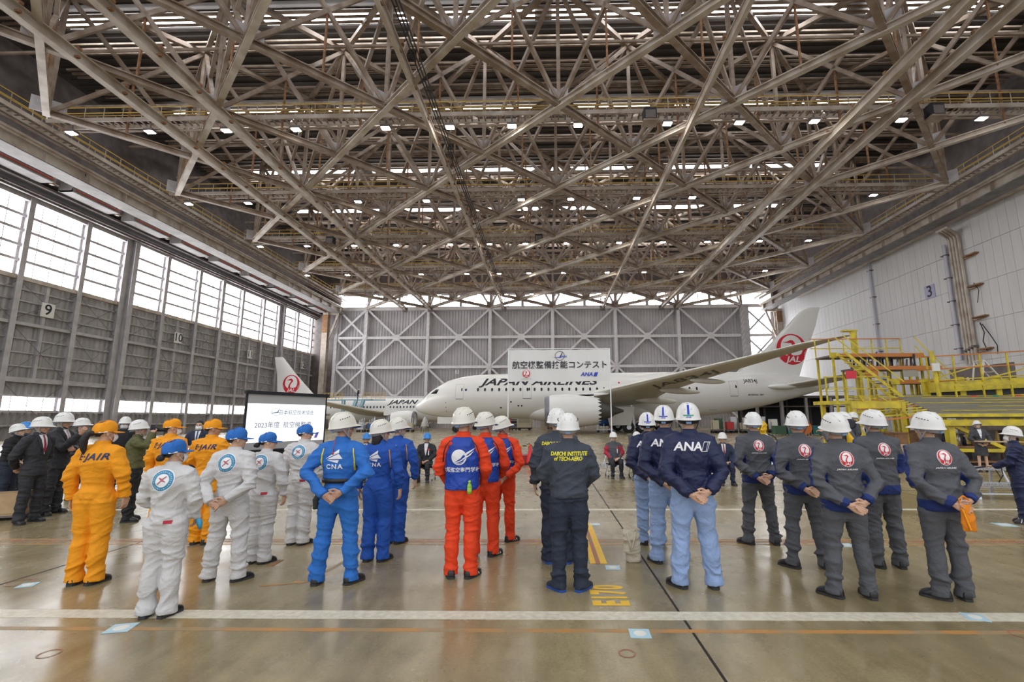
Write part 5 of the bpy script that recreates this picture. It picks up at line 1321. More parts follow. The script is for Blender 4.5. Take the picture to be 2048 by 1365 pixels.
for (x, y, yaw, lab, kw) in (
    (-3.50,13.9,178,'seated man in black suit and blue helmet with red rosette, between blue and orange-red uniforms', dict(col='suit_black', legs_col='suit_black', gear=HB, front='none', extra=rosette, head=(-24,0,0), skin=2)),
    (-5.25,13.9,178,'seated man in dark suit and blue helmet, hidden behind the middle blue coverall', dict(col='suit_black', legs_col='suit_black', gear=HB, front='tie_red', extra=rosette, head=(-20,0,0))),
    (-2.62,14.3,178,'seated man in dark suit and blue helmet, hidden behind the nearest orange-red uniform', dict(col='suit_black', legs_col='suit_black', gear=HB, front='tie_blue', extra=rosette, head=(0,0,0))),
    (2.55,14.25,185,'seated man in black suit and white helmet, half hidden behind the navy jackets', dict(col='suit_black', legs_col='suit_black', gear=HW, front='tie_red', extra=rosette, head=(10,0,0))),
    (4.66,13.2,190,'seated man in navy suit and white helmet beside the foremost grey uniform', dict(col='suit_navy', legs_col='suit_navy', gear=HW, front='tie_red', head=(18,0,0), skin=0)),
    ):
    chair(x, y, -R(yaw), {-3.50:'folding chair on casters under the seated man in blue helmet and black suit',-5.25:'folding chair behind the middle blue coverall',-2.62:'folding chair behind the nearest orange-red uniform',2.55:'folding chair on casters behind the navy jackets',4.66:'folding chair on casters under the man in navy suit'}[x])
    person((x,y,0), yaw, lab, 1.68, 'lap', **{**ST, **kw})
def red_panels(root, T, K, g, bv, A):
    rosette(root, T, K, g, bv, A); g.data.materials.append(MATS['jacket_crimson']); Ti = T.inverted()
    paint(g.data, lambda c: 1 if (abs((Ti @ c).x) > .17 and (Ti @ c).z < 1.36) or ((Ti @ c).z < 1.0) else 0)
chair(1.93,14.7,-R(176),'folding chair on casters under the man in red and grey jacket')
person((1.93,14.7,0), 176, 'seated man in grey and red work jacket with rosette, white helmet and glasses', 1.66, 'lap', top='jacket', col='cloth_grey', legs_col='suit_black', seated=True, face=True, gear=HW, head=(10,0,0), extra=red_panels, skin=1, vox=.012)
person((10.3,16.6,0), -75, 'standing man in dark grey suit and white helmet in front of the yellow gate', 1.83, 'side', col='suit_grey', legs_col='suit_grey', head=(-10,0,0), gear=HW, face=True, front='tie_blue', skin=2, **DK)
def board(root, T, K, g, bv, A):
    o = thing('board', (0,0,0), 'long tan board held flat by the woman in the grey skirt suit', 'board'); o.matrix_world = Matrix.Translation(root.location) @ Matrix.Rotation(root.rotation_euler.z,4,'Z')
    q = MB(); q.box((-.38,.36,1.06),(1.25,.30,.035)); q.xf(T).build('board_panel', mat('cardboard',(.52,.36,.20),.8,vary=.15,scale=6), o)
    q = MB(); q.box((-.05,.30,1.081),(.22,.2,.004)); q.xf(T).build('paper', 'print_white', o)
person((13.75,15.85,0), 200, 'woman in grey skirt suit and white helmet holding a long board by the yellow dock', 1.55, 'front', top='skirt', col='suit_grey', legs_col='suit_grey', sex='f', hair_style='long', head=(0,-14,0), gear=HW, face=True, front='none', skin=1, extra=board)
def boom(root, T, K, g, bv, A):
    o = thing('boom_pole', (0,0,0), 'black boom pole held low by the person in navy at the right edge', 'pole'); o.matrix_world = Matrix.Translation(root.location) @ Matrix.Rotation(root.rotation_euler.z,4,'Z')
    q = MB(); q.path([(.0,.20,1.06),(-.02,.55,.98),(-.06,1.0,.86)], [.018,.015,.012], 8); q.xf(T).build('pole_tube', 'ink', o)
    q = MB(); q.path([(0,.22,1.05),(.1,.20,.85),(.0,.28,.72),(-.12,.25,.80),(-.05,.3,.95)], .008, 6); q.xf(T).build('cable_loop', 'ink', o)
    q = MB(); q.path([(-.12,.16,1.05),(-.02,.15,1.25),(.11,.05,1.43)], .012, 6); q.xf(T).build('shoulder_strap', 'ink', root)
person((7.72,8.28,0), -52, 'person in navy with white mask and helmet holding a boom pole low', 1.50, (((-.23,.10,1.14),(-.05,.32,1.02),(.3,.9,.0),(0,0,-1),.7),((.23,.06,1.12),(.06,.22,1.05),(-.3,.9,-.1),(0,0,-1),.7)), top='jacket', col='cloth_navy', legs_col='cloth_navy', bag=1.1, feet=.10, head=(0,-4,0), gear=HW, mask=True, face=True, extra=boom, stripe='shoe_stripe')
def phone(root, T, K, g, bv, A):
    o = thing('phone', (0,0,0), 'dark phone held up by the person at the right edge', 'phone'); o.matrix_world = Matrix.Translation(root.location) @ Matrix.Rotation(root.rotation_euler.z,4,'Z')
    q = MB(); q.box((.0,.40,1.63),(.16,.012,.085)); q.xf(T).build('phone_body', 'ink', o)
person((10.75,10.1,0), -60, 'person in blue cap taking a picture, cut by the right edge', 1.62, (((-.24,.16,1.25),(-.07,.34,1.53),(.1,.3,.9),(.5,.3,0),.6),((.24,.16,1.25),(.07,.34,1.53),(-.1,.3,.9),(-.5,.3,0),.6)), top='jacket', col='cloth_navy', legs_col='cloth_night', head=(0,0,0), gear=('cap','cloth_blue_light'), extra=phone)
def tv_cam(root, T, K, g, bv, A):
    o = thing('video_camera', (5.02,8.55,0), 'black video camera on a tripod among the grey uniforms', 'camera')
    q = MB(); q.box((0,0,1.60),(.16,.38,.17)); q.box((0,.05,1.71),(.05,.25,.05)); q.box((-.11,-.02,1.62),(.06,.12,.09)); q.build('camera_body', 'ink', o)
    q = MB(); q.lathe([(.06,0),(.065,.12),(.085,.14),(.085,.20),(.05,.2)], 18, Matrix.Translation((0,-.19,1.6)) @ Matrix.Rotation(PI/2,4,'X')); q.build('lens', 'ink', o, True)
    for a in (90,210,330):
        q = MB(); q.tube((0,0,1.45),(.42*math.cos(R(a)),.42*math.sin(R(a)),.01),.016,n=8); q.build('tripod_leg', 'steel_dark', o)
    q = MB(); q.box((0,0,1.48),(.09,.09,.08)); q.build('tripod_head', 'ink', o)
    q = MB(); q.path([(-.17,-.10,1.43),(-.19,-.16,1.30),(-.21,-.15,1.15),(-.22,-.1,1.0)], [.03,.06,.065,.04], 10); me = remesh(q.xf(T), .012, 2); link('yellow_vest_panel', me, 'yellow_cloth', root, True)
person((5.45,9.1,0), -40, 'camera operator in grey jacket with yellow panel, hidden behind the bent-headed man', 1.75, (((-.25,.10,1.2),(-.1,.30,1.42),(.2,.9,.3),(0,0,-1),.6),((.25,.05,1.15),(.1,.3,1.3),(-.2,.9,.2),(0,0,-1),.6)), top='jacket', col='cloth_grey', legs_col='cloth_night', head=(-20,0,0), gear=HW, extra=tv_cam)

# ------------------------------------------------------------------ projection screen, banner and small equipment
sx0, sy0, sx1, sy1 = -8.67, 13.6, -7.50, 16.1
ux = V((sx1-sx0, sy1-sy0, 0)); SW = ux.length; ux.normalize(); sn = ux.cross(V((0,0,1)))
t = thing('projection_screen', ((sx0+sx1)/2, (sy0+sy1)/2, 0), 'black-framed projection screen on a stand showing a title slide', 'screen', None, math.atan2(ux.y, ux.x))
zb, zt2 = .86, 2.46; hw = SW/2
b = MB(); b.b2((-hw,-.0,zb),(hw,.04,zt2)); b.build('screen_back', 'ink', t)
b = MB(); b.b2((-hw-.03,-.06,zt2),(hw+.03,.06,zt2+.09)); b.b2((-hw,-.03,zb-.05),(hw,.05,zb)); b.b2((-hw,-.012,zb),(-hw+.05,.0,zt2)); b.b2((hw-.05,-.012,zb),(hw,0,zt2)); b.build('frame', 'ink', t)
b = MB(); b.b2((-hw+.05,-.006,zb),(hw-.05,-.001,zt2)); b.build('margin', mat('screen_grey',(.42,.42,.43),.8), t)
b = MB(); b.b2((-hw+.05,-.009,zb+.2),(hw-.05,-.006,zt2-.27)); pj = b.build('lit_slide', mat('slide', (.92,.95,1.0), .8, emit=.5), t)
mat('slide_ink', (.20,.23,.33), .8); mat('slide_violet', (.16,.14,.55), .8, emit=.15)
SF = frame((0,-.011,0), (1,0,0), (0,0,1))
flat(move_vf(text_mesh('日本航空技術協会', .155, .002), .28, 1.93), SF).build('slide_text', 'slide_ink', pj)
flat(move_vf(text_mesh('2023年度  航空機整備', .20, .002), -.12, 1.55), SF).build('slide_text', 'slide_ink', pj)
flat(move_vf(merge(ring_vf(0,0,.15,.16,32,.7), poly_vf([(-.22,-.05),(.02,.0),(.1,.11),(.06,-.01),(.2,.0),(.0,-.04)])), -.42, 1.95), SF).build('slide_emblem', 'slide_ink', pj)
flat(move_vf(merge(poly_vf([(-.02,-.09),(.09,-.09),(.17,.09),(.06,.09)]), text_mesh('ANA', .16, .02, .2)) if 0 else poly_vf([(-.02,-.09),(.09,-.09),(.17,.09),(.06,.09)]), .98, 1.22), SF).build('slide_mark', 'slide_violet', pj)
flat(move_vf(text_mesh('ANA', .17, .01, .2), .70, 1.21), SF).build('slide_mark', 'slide_violet', pj)
for s in (-1,1):
    b = MB(); b.b2((s*(hw-.3)-.03,.0,0.02),(s*(hw-.3)+.03,.06,zb)); b.b2((s*(hw-.3)-.03,-.35,0),(s*(hw-.3)+.03,.40,.05)); b.build('leg', 'ink', t)
b = MB(); b.b2((-hw+.2,.02,.35),(hw-.2,.05,.82)); b.build('lower_panel', 'ink', t)
c = tag(MB().b2((-.28,-.25,0),(.28,.25,.80)).b2((-.32,-.29,.80),(.32,.29,.84)).build('lectern', mat('wood',(.45,.26,.06),.5,vary=.3,scale=4,stretch=(1,1,6))), 'small wooden stand below the right end of the projection screen', 'stand'); c.location = (-6.5,14.6,0)

t = thing('banner', (.4, 17.9, 0), 'white contest banner with Japanese title hung between two tripod poles', 'banner')
BX0, BX1, BZ0, BZ1 = -1.90, 1.88, 3.09, 4.31
b = MB(); nx, nz = 60, 16; vs = []
for j in range(nz+1):
    for i in range(nx+1):
        u, v = i/nx, j/nz; vs.append(V((BX0+(BX1-BX0)*u, .03*math.sin(u*17+v*2)*(.25+.75*(1-v)) + .02*math.sin(u*41)*v, BZ0+(BZ1-BZ0)*v - .02*math.sin(u*PI)*(v) + .015*math.sin(u*9)*(1-v))))
b.add(vs, [(j*(nx+1)+i, j*(nx+1)+i+1, (j+1)*(nx+1)+i+1, (j+1)*(nx+1)+i) for j in range(nz) for i in range(nx)])
b.add([v + V((0,.012,0)) for v in vs], [(j*(nx+1)+i, (j+1)*(nx+1)+i, (j+1)*(nx+1)+i+1, j*(nx+1)+i+1) for j in range(nz) for i in range(nx)])
cl = b.build('banner_cloth', mat('banner_white', (.70,.69,.67), .7, bump=.3, bscale=2.2), t, True); bb = bvh_of(cl)
BM = Matrix.Translation((0,-2,0)) @ Matrix(((1,0,0,0),(0,0,-1,0),(0,1,0,0),(0,0,0,1))); DYb = V((0,1,0))
def bl(vf, x, z, m, nm, off=.024, s=1.0): return project(vf, BM @ Matrix.Translation((x,z,0)) @ Matrix.Diagonal((s,s,1,1)), DYb, bb, off, .12/s).build(nm, m, cl)
bl(text_mesh('航空機整備技能コンテスト', .30, .012, 0, 1.0), 0.02, 3.70, 'ink', 'banner_title')
bl(merge(ring_vf(0,0,.165,.18,40), poly_vf([(-.02,-.06),(.10,.15),(.12,.15),(.03,-.06)])), .02, 4.06, 'ink', 'association_emblem')
bl(merge(poly_vf([(-.26,-.03),(.0,-.03),(.04,.06),(.06,.0),(.02,-.055),(-.1,-.05)]), move_vf(text_mesh('JAEA', .10, .02, .3, 1.1), .14, -.01)), .02, 4.04, 'stripe_blue', 'association_lettering', .03)
red, white, neck, lett, fe = CREST
cm = BM @ Matrix.Translation((-1.24,3.39,0)) @ Matrix.Diagonal((.145,.145,1,1)); crest(cl, cm, DYb, bb, .016, .6, cl, border=False)
bl(text_mesh('JAPAN AIRLINES', .045, .01, .2, 1.2), -1.24, 3.19, 'seam', 'airline_lettering')
bl(text_mesh('ANA', .20, .028, .25, 1.05), 1.02, 3.355, 'stripe_blue', 'airline_lettering'); bl(poly_vf([(-.07,-.075),(.05,-.075),(.11,.075),(-.01,.075)]), 1.34, 3.355, 'stripe_blue', 'airline_mark')
for x in (BX0-.02, BX1+.02):
    b = MB(); b.tube((x,.0,.16),(x,0,4.34),.022,n=10); b.build('pole', 'print_white', t)
    for dx, dy in ((-.36,-.15),(.40,-.22),(.02,.42)):
        b = MB(); b.tube((x,0,.98),(x+dx,dy,.10),.016,n=8); b.tube((x+dx,dy,.10),(x+dx,dy,.012),.02,n=8); b.build('tripod_leg', 'print_white', t)
    b = MB(); b.lathe([(.035,.93),(.035,1.03)],12,Matrix.Translation((x,0,0))); b.build('collar', 'gal', t)
    b = MB(); b.b2((x-.45,-.35,0),(x+.45,.05,.12)); b.b2((x-.42,-.2,.12),(x+.42,.0,.14)); b.build('ballast', 'gal', t)
b = MB(); b.tube((BX0-.02,0,4.33),(BX1+.02,0,4.33),.018,n=8); b.build('crossbar', 'print_white', t)

t = thing('toolbox', (-1.30, 18.9, 0), 'red tool trolley with bits on its trays behind the left banner tripod', 'toolbox')
b = MB(); b.b2((-.55,-.2,.02),(.55,.25,.34)); b.build('body', mat('tool_red', (.36,.015,.02), .45), t)
b = MB(); b.b2((-.5,-.05,.34),(.1,.22,.50)); b.build('tray', 'tool_red', t)
b = MB(); b.path([(.5,.1,.3),(.5,.1,.72),(.42,.1,.74)], .018, 6); b.build('handle', 'ink', t)
b = MB(); b.ell((-.35,-.25,.15),(.09,.06,.09)); b.build('hose_reel', mat('brass',(.45,.30,.10),.5), t, True)
b = MB(); b.path([(.5,.1,.78),(.62,.05,.70),(.75,.0,.30),(.9,-.1,.05),(1.3,-.2,.03),(2.0,-.1,.03)], .016, 6); tag(b.build('hose', 'ink'), 'black hose running from the red tool trolley along the floor', 'hose').location = (-1.30,18.9,0)
t = thing('traffic_cone', (-.73,18.62,0), 'bright red traffic cone on the floor beside the banner tripod', 'cone')
b = MB(); b.lathe([(.17,.035),(.155,.10),(.035,.72),(.03,.76),(.012,.76)], 24); b.build('cone', mat('cone_red', (.75,.03,.03), .4), t, True)
b = MB(); b.b2((-.21,-.21,0),(.21,.21,.035)); b.build('base', 'ink', t)
t = thing('barrier_bar', (-1.9,18.62,.70), 'yellow and black barrier bar reaching from the tripod to the red cone', 'bar')
for k in range(8): b = MB(); b.tube((k*.148,0,0),((k+1)*.148,0,0),.02,n=8); b.build('band', 'yellow' if k % 2 else 'ink', t)
t = thing('board_stand', (2.75,15.0,0), 'tilted dark board on a yellow stand with casters, next to the red-jacketed man', 'stand')
M = Matrix.Translation((0,0,.92)) @ Matrix.Rotation(R(-25),4,'X')
b = MB(); b.box((0,0,.1),(.62,.03,.42), None); b.xf(M).build('board', mat('board_dark',(.03,.035,.03),.4), t)
b = MB(); b.box((0,-.03,-.14),(.64,.12,.04)); b.xf(M).build('ledge', 'print_white', t)
b = MB(); b.tube((0,.05,.10),(0,.05,.90),.03,n=10); b.build('post', 'yellow', t)
for s in (-1,1):
    b = MB(); b.bar((s*.0,.05,.12),(s*.36,-.15,.07),.05,.05); b.build('foot', 'yellow', t)
    b = MB(); wheel(b,(s*.36,-.15,.04),.04,.03,'x'); b.build('caster','tyre',t)
b = MB(); b.bar((0,.05,.12),(0,.40,.07),.05,.05); b.build('foot', 'yellow', t)
b = MB(); wheel(b,(0,.40,.04),.04,.03,'x'); b.build('caster','tyre',t)
t = thing('jointed_crane', (7.2,15.9,0), 'white articulated arm with its head wrapped in a yellow cover', 'machine')
b = MB(); b.lathe([(.30,0),(.30,.06),(.16,.10),(.13,.30)],20); b.build('base', 'print_white', t, True)
b = MB(); b.path([(0,0,.28),(.08,0,.55),(.0,0,.80)],[.10,.09,.08],12); b.ell((.0,0,.82),(.11,.11,.11)); b.build('lower_arm', 'print_white', t, True)
b = MB(); b.path([(0,0,.82),(-.12,0,1.06),(-.28,0,1.26)],[.08,.07,.06],12); b.build('upper_arm', 'print_white', t, True)
b = MB(); b.ell((-.38,0,1.42),(.26,.20,.24)); b.ell((-.36,.02,1.24),(.20,.16,.16)); b.ell((-.52,0,1.46),(.14,.12,.14)); me = remesh(b, .02, 1); wrinkle(me, 3, .06); link('yellow_cover', me, 'yellow_cloth', t, True)
b = MB(); b.path([(.08,-.1,.5),(.2,-.12,.8),(.05,-.12,1.1),(-.15,-.1,1.2)], .02, 6); b.build('cable', 'ink', t)
t = thing('step_platform', (9.75,10.9,0), 'low silver two-step work platform with speckled treads by the right edge', 'steps', None, R(-8))
mat('tread', (.50,.50,.50), .6, vary=.6, scale=60, col2=(.12,.12,.12))
b = MB(); b.b2((-.75,-.42,.28),(.95,-.08,.33)); b.build('lower_tread', 'tread', t)
b = MB(); b.b2((-.70,.02,.56),(.95,.42,.61)); b.build('upper_tread', 'tread', t)
for x in (-.68,.1,.88):
    b = MB(); b.bar((x,-.36,.28),(x,-.40,0),.05,.05); b.build('leg', 'gal', t)
    b = MB(); b.bar((x,.36,.56),(x,.46,0),.05,.05); b.build('leg', 'gal', t)
    b = MB(); b.bar((x,.05,.56),(x,-.1,.3),.04,.04); b.build('strut', 'gal', t)
b = MB(); b.bar((-.7,-.39,.12),(.9,-.39,.12),.04,.03); b.bar((-.7,.43,.15),(.9,.43,.15),.04,.03); b.build('stretcher', 'gal', t)
t = thing('carton', (-9.62,8.65,0), 'open cardboard carton on the floor at the left edge', 'box', None, R(25))
b = MB()
for q in (((-.28,-.2,.1),(-.26,.2,.45)),((.26,-.2,.1),(.28,.2,.45)),((-.28,-.2,.1),(.28,-.18,.45)),((-.28,.18,.1),(.28,.2,.45)),((-.28,-.2,.08),(.28,.2,.11))): b.b2(*q)
b.build('carton_walls', 'cardboard', t)
for s in (-1,1):
    b = MB(); b.bar((s*.27,0,.45),(s*.42,0,.52),.4,.012,(0,0,1)); b.build('flap', 'cardboard', t)
b = MB(); b.b2((-.32,-.24,.05),(.32,.24,.08)); 
for x in (-.25,.25): b.b2((x-.04,-.2,0),(x+.04,.2,.05))
b.build('trolley', 'steel_dark', t)
# cloth bag on the floor
t = thing('tote_bag', (1.01,6.14,0), 'cream cloth bag standing slumped on the floor beside the pale blue trousers', 'bag')
b = MB(); rings = []
for z, w, d, ox in ((.0,.080,.060,.0),(.03,.092,.070,0),(.12,.094,.072,-.005),(.22,.098,.070,-.012),(.29,.104,.058,-.020),(.33,.105,.034,-.028),(.345,.08,.014,-.03)):
    rings.append([V((ox+w*math.copysign(abs(math.cos(a))**.6,math.cos(a)), d*math.copysign(abs(math.sin(a))**.6,math.sin(a)), z + (.018*math.sin(3*a) - .03*math.cos(a))*(z > .28))) for a in [2*PI*i/24 for i in range(24)]])
b.loft(rings); me = remesh(b, .009, 1); wrinkle(me, 8, .06); link('bag_body', me, cloth('canvas', (.56,.50,.38)), t, True)
b = MB(); b.path([(-.08,-.06,.34),(-.05,-.09,.22),(-.045,-.095,.14),(-.02,-.09,.2),(.02,-.07,.34)], .011, 6); b.build('handle', 'canvas', t, True)
b = MB(); b.path([(.02,.0,.35),(.05,.0,.385),(.08,-.02,.36)], .012, 6); b.build('handle', 'canvas', t, True)
# ------------------------------------------------------------------ yellow maintenance docks on the right
def bars(name, m, parent, segs, w, h=None, each=True):
    for p, q in segs:
        b = MB(); b.bar(p, q, w, h or w); b.build(name, m, parent)
mat('orange_edge', (.50,.17,.03), .5); mat('dock_deck', (.20,.185,.14), .8, vary=.4, scale=2.5, stretch=(.3,4,1))
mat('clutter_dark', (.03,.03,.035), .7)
t = thing('maintenance_dock', (0,0,0), 'yellow wing dock with a wide sloping grey deck on the right', 'dock')
A0, A1, B1, B0 = V((14.0,17.6,1.80)), V((21.5,16.6,1.80)), V((30.5,26.2,2.95)), V((19.2,27.2,2.95))
b = MB(); b.add([A0,A1,B1,B0]+[p-V((0,0,.12)) for p in (A0,A1,B1,B0)], [(0,1,2,3),(7,6,5,4),(0,4,5,1),(1,5,6,2),(2,6,7,3),(3,7,4,0)]); b.build('sloping_deck', 'dock_deck', t)
up = V((0,0,.012))
for k, (f, a, c, m) in enumerate(((.14,.05,.9,'yellow'),(.30,.25,.62,'yellow'),(.34,.5,.95,'orange_edge'),(.48,.02,.5,'yellow'),(.62,.3,.9,'yellow'),(.78,.1,.6,'yellow'),(.9,.02,.95,'yellow'))):
    p, q = A0.lerp(B0,f), A1.lerp(B1,f); b = MB(); b.bar(p.lerp(q,a)+up, p.lerp(q,c)+up, .10, .03); b.build('deck_strip', m, t)
b = MB(); b.bar(A0+V((-.2,-.1,-.02)), A1+V((.3,-.1,-.02)), .14, .12); b.build('edge_beam', 'yellow', t)
b = MB(); b.bar(A0+V((-.2,0,-.28)), A1+V((.3,0,-.28)), .16, .22); b.build('lower_beam', 'yellow', t)
C0, C1 = V((11.2,17.9,1.55)), V((17.0,27.6,2.9))
for k in range(12):
    f = k/11; b = MB(); b.bar(C0.lerp(C1,f), A0.lerp(B0,f)+V((-.05,0,0)), .12, .05); b.build('slat', 'yellow' if k % 4 else 'orange_edge', t)
for f in (.25,.65): b = MB(); b.bar(C0.lerp(A0,f)+V((0,0,.05)), C1.lerp(B0,f)+V((0,0,.05)), .07, .05); b.build('slat_rib', 'yellow', t)
for x, y in ((14.35,17.7),(17.9,17.2),(21.3,16.7),(19.4,26.8),(29.8,26.0),(11.6,18.2),(16.8,27.2)):
    b = MB(); b.bar((x,y,0),(x,y,1.55 if y < 19 else 2.7),.22,.22); b.build('post', 'yellow', t)
for p, q in (((14.35,17.7,.55),(17.9,17.2,.55)),((17.9,17.2,.55),(21.3,16.7,.55)),((11.6,18.2,.4),(14.35,17.7,.5)),((14.35,17.7,1.5),(16.2,17.6,.55))):
    b = MB(); b.bar(p, q, .12, .12); b.build('brace', 'yellow', t)
random.seed(5)
CL = ['dark crate','rusty parts bin','black tub','yellow pipe offcut stack','grey gear case']
for k in range(16):
    x = 12.0 + (k % 8)*1.15 + random.uniform(-.2,.2); y = 19.0 + (k//8)*1.7; w, d, h = random.uniform(.5,.95), random.uniform(.4,.8), random.uniform(.4,1.15)
    m = ['clutter_dark','rust','ink','rust','steel_dark','clutter_dark','steel_dark','olive'][k % 8]
    b = MB(); b.b2((-w/2,-d/2,0.06),(w/2,d/2,h)); b.b2((-w/2-.03,-d/2-.03,h),(w/2+.03,d/2+.03,h+.05))
    for sx in (-1,1): b.b2((sx*w/2-.05*sx-.03,-d/2,0),(sx*w/2-.05*sx+.03,d/2,.06))
    o = b.build('storage_crate', m); o.location = (x,y,0); o.rotation_euler.z = random.uniform(-.2,.2); tag(o, 'dark crate stored in the shade under the sloping dock deck', 'crate', 'crates under the sloping deck')
t2 = thing('parts_bench', (15.6,18.2,0), 'low rack of small upright parts under the dock, left of the woman with the board', 'rack')
b = MB(); b.b2((-1.2,-.3,.62),(1.2,.3,.68)); b.b2((-1.2,-.3,.1),(1.2,.3,.15)); b.build('shelf', 'rust', t2)
for x in (-1.15,1.15): b = MB(); b.b2((x-.04,-.28,0),(x+.04,.28,.62)); b.build('leg', 'rust', t2)
for k in range(12):
    h = random.uniform(.2,.55); b = MB(); b.lathe([(.06,.68),(.06,.68+h*.6),(.03,.68+h)],10,Matrix.Translation((-1.05+k*.19,random.uniform(-.12,.12),0))); o = b.build('cylinder_part', ['ink','rust','brass','gal'][k % 4], None, True); o.location = (15.6,18.2,0); tag(o, 'small upright part standing on the low rack under the dock', 'part', 'parts on the low rack')
t2 = thing('carton', (12.2,17.0,0), 'flattened brown cartons leaning under the slatted end of the dock', 'box', None, .2)
b = MB(); b.box((0,0,.62),(1.3,.5,.34)); b.build('carton_body', 'cardboard', t2); b = MB(); b.box((0,0,.22),(1.4,.6,.44)); b.build('dark_base', 'clutter_dark', t2)

# stair tower behind the deck
t = thing('stair_tower', (0,0,0), 'tall yellow stepped staging with stairs and orange-edged platforms in front of the white wall', 'staging')
for i, (x0, x1, z, y) in enumerate(((17.4,22.9,5.55,30.4),(18.6,23.4,4.70,29.8),(20.1,24.1,3.82,29.2))):
    b = MB(); b.b2((x0,y-.9,z-.10),(x1,y+.9,z)); b.build('platform', 'steel_dark', t)
    b = MB(); b.b2((x0-.05,y-.98,z-.16),(x1+.05,y-.90,z+.06)); b.build('platform_edge', 'orange_edge', t)
    b = MB(); b.b2((x0-.12,y-1.0,z-.2),(x0+.3,y-.88,z+.12)); b.build('corner_plate', 'yellow', t)
    for x in (x0+.1,(x0+x1)/2+.6,x1-.1):
        b = MB(); b.bar((x,y-.85,0),(x,y-.85,z-.1),.11,.11); b.build('post', 'yellow', t)
        b = MB(); b.bar((x,y+.85,0),(x,y+.85,z-.1),.11,.11); b.build('post', 'yellow', t)
x0, x1, y, z = 17.4, 22.9, 31.2, 5.55
for k in range(7): b = MB(); x = x0+(x1-x0)*k/6; b.bar((x,y,z),(x,y,z+1.25),.06,.06); b.build('rail_post', 'yellow', t)
for h, m in ((1.25,'orange_edge'),(.62,'yellow')): b = MB(); b.bar((x0-.3,y,z+h),(x1,y,z+h),.07,.06); b.build('handrail', m, t)
b = MB(); b.bar((x1,30,z+1.2),(24.4,28.4,3.3),.06,.06); b.build('handrail', 'yellow', t); b = MB(); b.bar((x1,30,z+.6),(24.4,28.4,2.6),.06,.06); b.build('handrail', 'yellow', t)
for s in (0,.8):
    b = MB(); b.bar((17.6,29.3-s,5.6),(18.9,26.6-s,2.6),.06,.14); b.build('stair_stringer', 'yellow', t)
    b = MB(); b.bar((17.6,29.3-s,6.6),(18.9,26.6-s,3.6),.05,.05); b.build('stair_rail', 'yellow', t)
for k in range(12):
    f = (k+.5)/12; p = V((17.6,28.9,5.5)).lerp(V((18.9,26.2,2.7)), f); b = MB(); b.box(p,(.75,.28,.05)); b.build('stair_tread', 'yellow', t)
b = MB(); b.tube((20.3,31.6,0),(20.2,31.6,7.4),.2,n=14); b.build('column', 'yellow', t)
b = MB(); b.b2((19.5,31.4,7.35),(20.4,31.8,7.45)); b.build('column_arm', 'yellow', t)
b = MB(); b.box((21.6,28.9,4.35),(.9,.06,.45)); b.build('notice_panel', mat('panel_dull',(.35,.34,.28),.6), t); b = MB(); b.box((19.3,28.9,4.35),(.75,.06,.45)); b.build('notice_panel', 'orange_edge', t)
for k in range(26):
    o = MB(); h = random.uniform(.5,1.0); o.tube((0,0,0),(random.uniform(-.1,.1),0,h),.05,n=6); o.ell((0,0,.12),(.09,.09,.12),8,6); o = o.build('tool_rod', ['ink','gal','rust','steel_dark'][k % 4], None, True); o.location = (19.0+k*.17, 30.0+random.uniform(-.5,.5), 4.70 if k*.17+19.0 > 18.7 else 4.7); o.location.z = 3.82 if False else 4.70; o.location.x = 18.8+k*.172; o.location.y = 29.8+random.uniform(-.7,.7); tag(o, 'upright dark rod in the row on the middle staging platform', 'rod', 'rods on the middle staging platform')
# lower landing and gate on the left of the docks
t = thing('landing_stage', (0,0,0), 'yellow landing with railings and a gate frame at the near end of the staging', 'staging')
x0, x1, y, z = 13.9, 17.2, 25.0, 2.55
b = MB(); b.b2((x0,y-.6,z-.18),(x1,y+.6,z)); b.build('platform', 'yellow', t)
for x in (x0+.1,x0+1.1,x0+2.2,x1-.1):
    b = MB(); b.bar((x,y-.55,z),(x,y-.55,z+1.2),.06,.06); b.build('rail_post', 'yellow', t)
for h in (1.2,.6): b = MB(); b.bar((x0,y-.55,z+h),(x1,y-.55,z+h),.06,.05); b.build('handrail', 'yellow', t)
for x in (x0+.15,x1-.2):
    b = MB(); b.bar((x,y,0),(x,y,z-.2),.18,.18); b.build('post', 'yellow', t)
b = MB(); b.bar((x0,y-.5,1.9),(x1,y-.5,1.9),.12,.1); b.build('brace', 'yellow', t); b = MB(); b.bar((x0+.1,y-.5,.3),(x1-.2,y-.5,1.9),.09,.09); b.build('brace', 'yellow', t)
for p, q in (((12.1,19.4,0),(12.1,19.4,2.3)),((13.8,19.1,0),(13.8,19.1,2.3))): b = MB(); b.bar(p,q,.13,.13); b.build('gate_post', 'yellow', t)
b = MB(); b.bar((12.0,19.4,2.2),(13.9,19.1,2.2),.14,.26); b.build('gate_beam', 'yellow', t)
b = MB(); b.box((15.2,24.3,3.85),(.5,.04,.4)); b.build('notice_panel', 'crest_red', t)
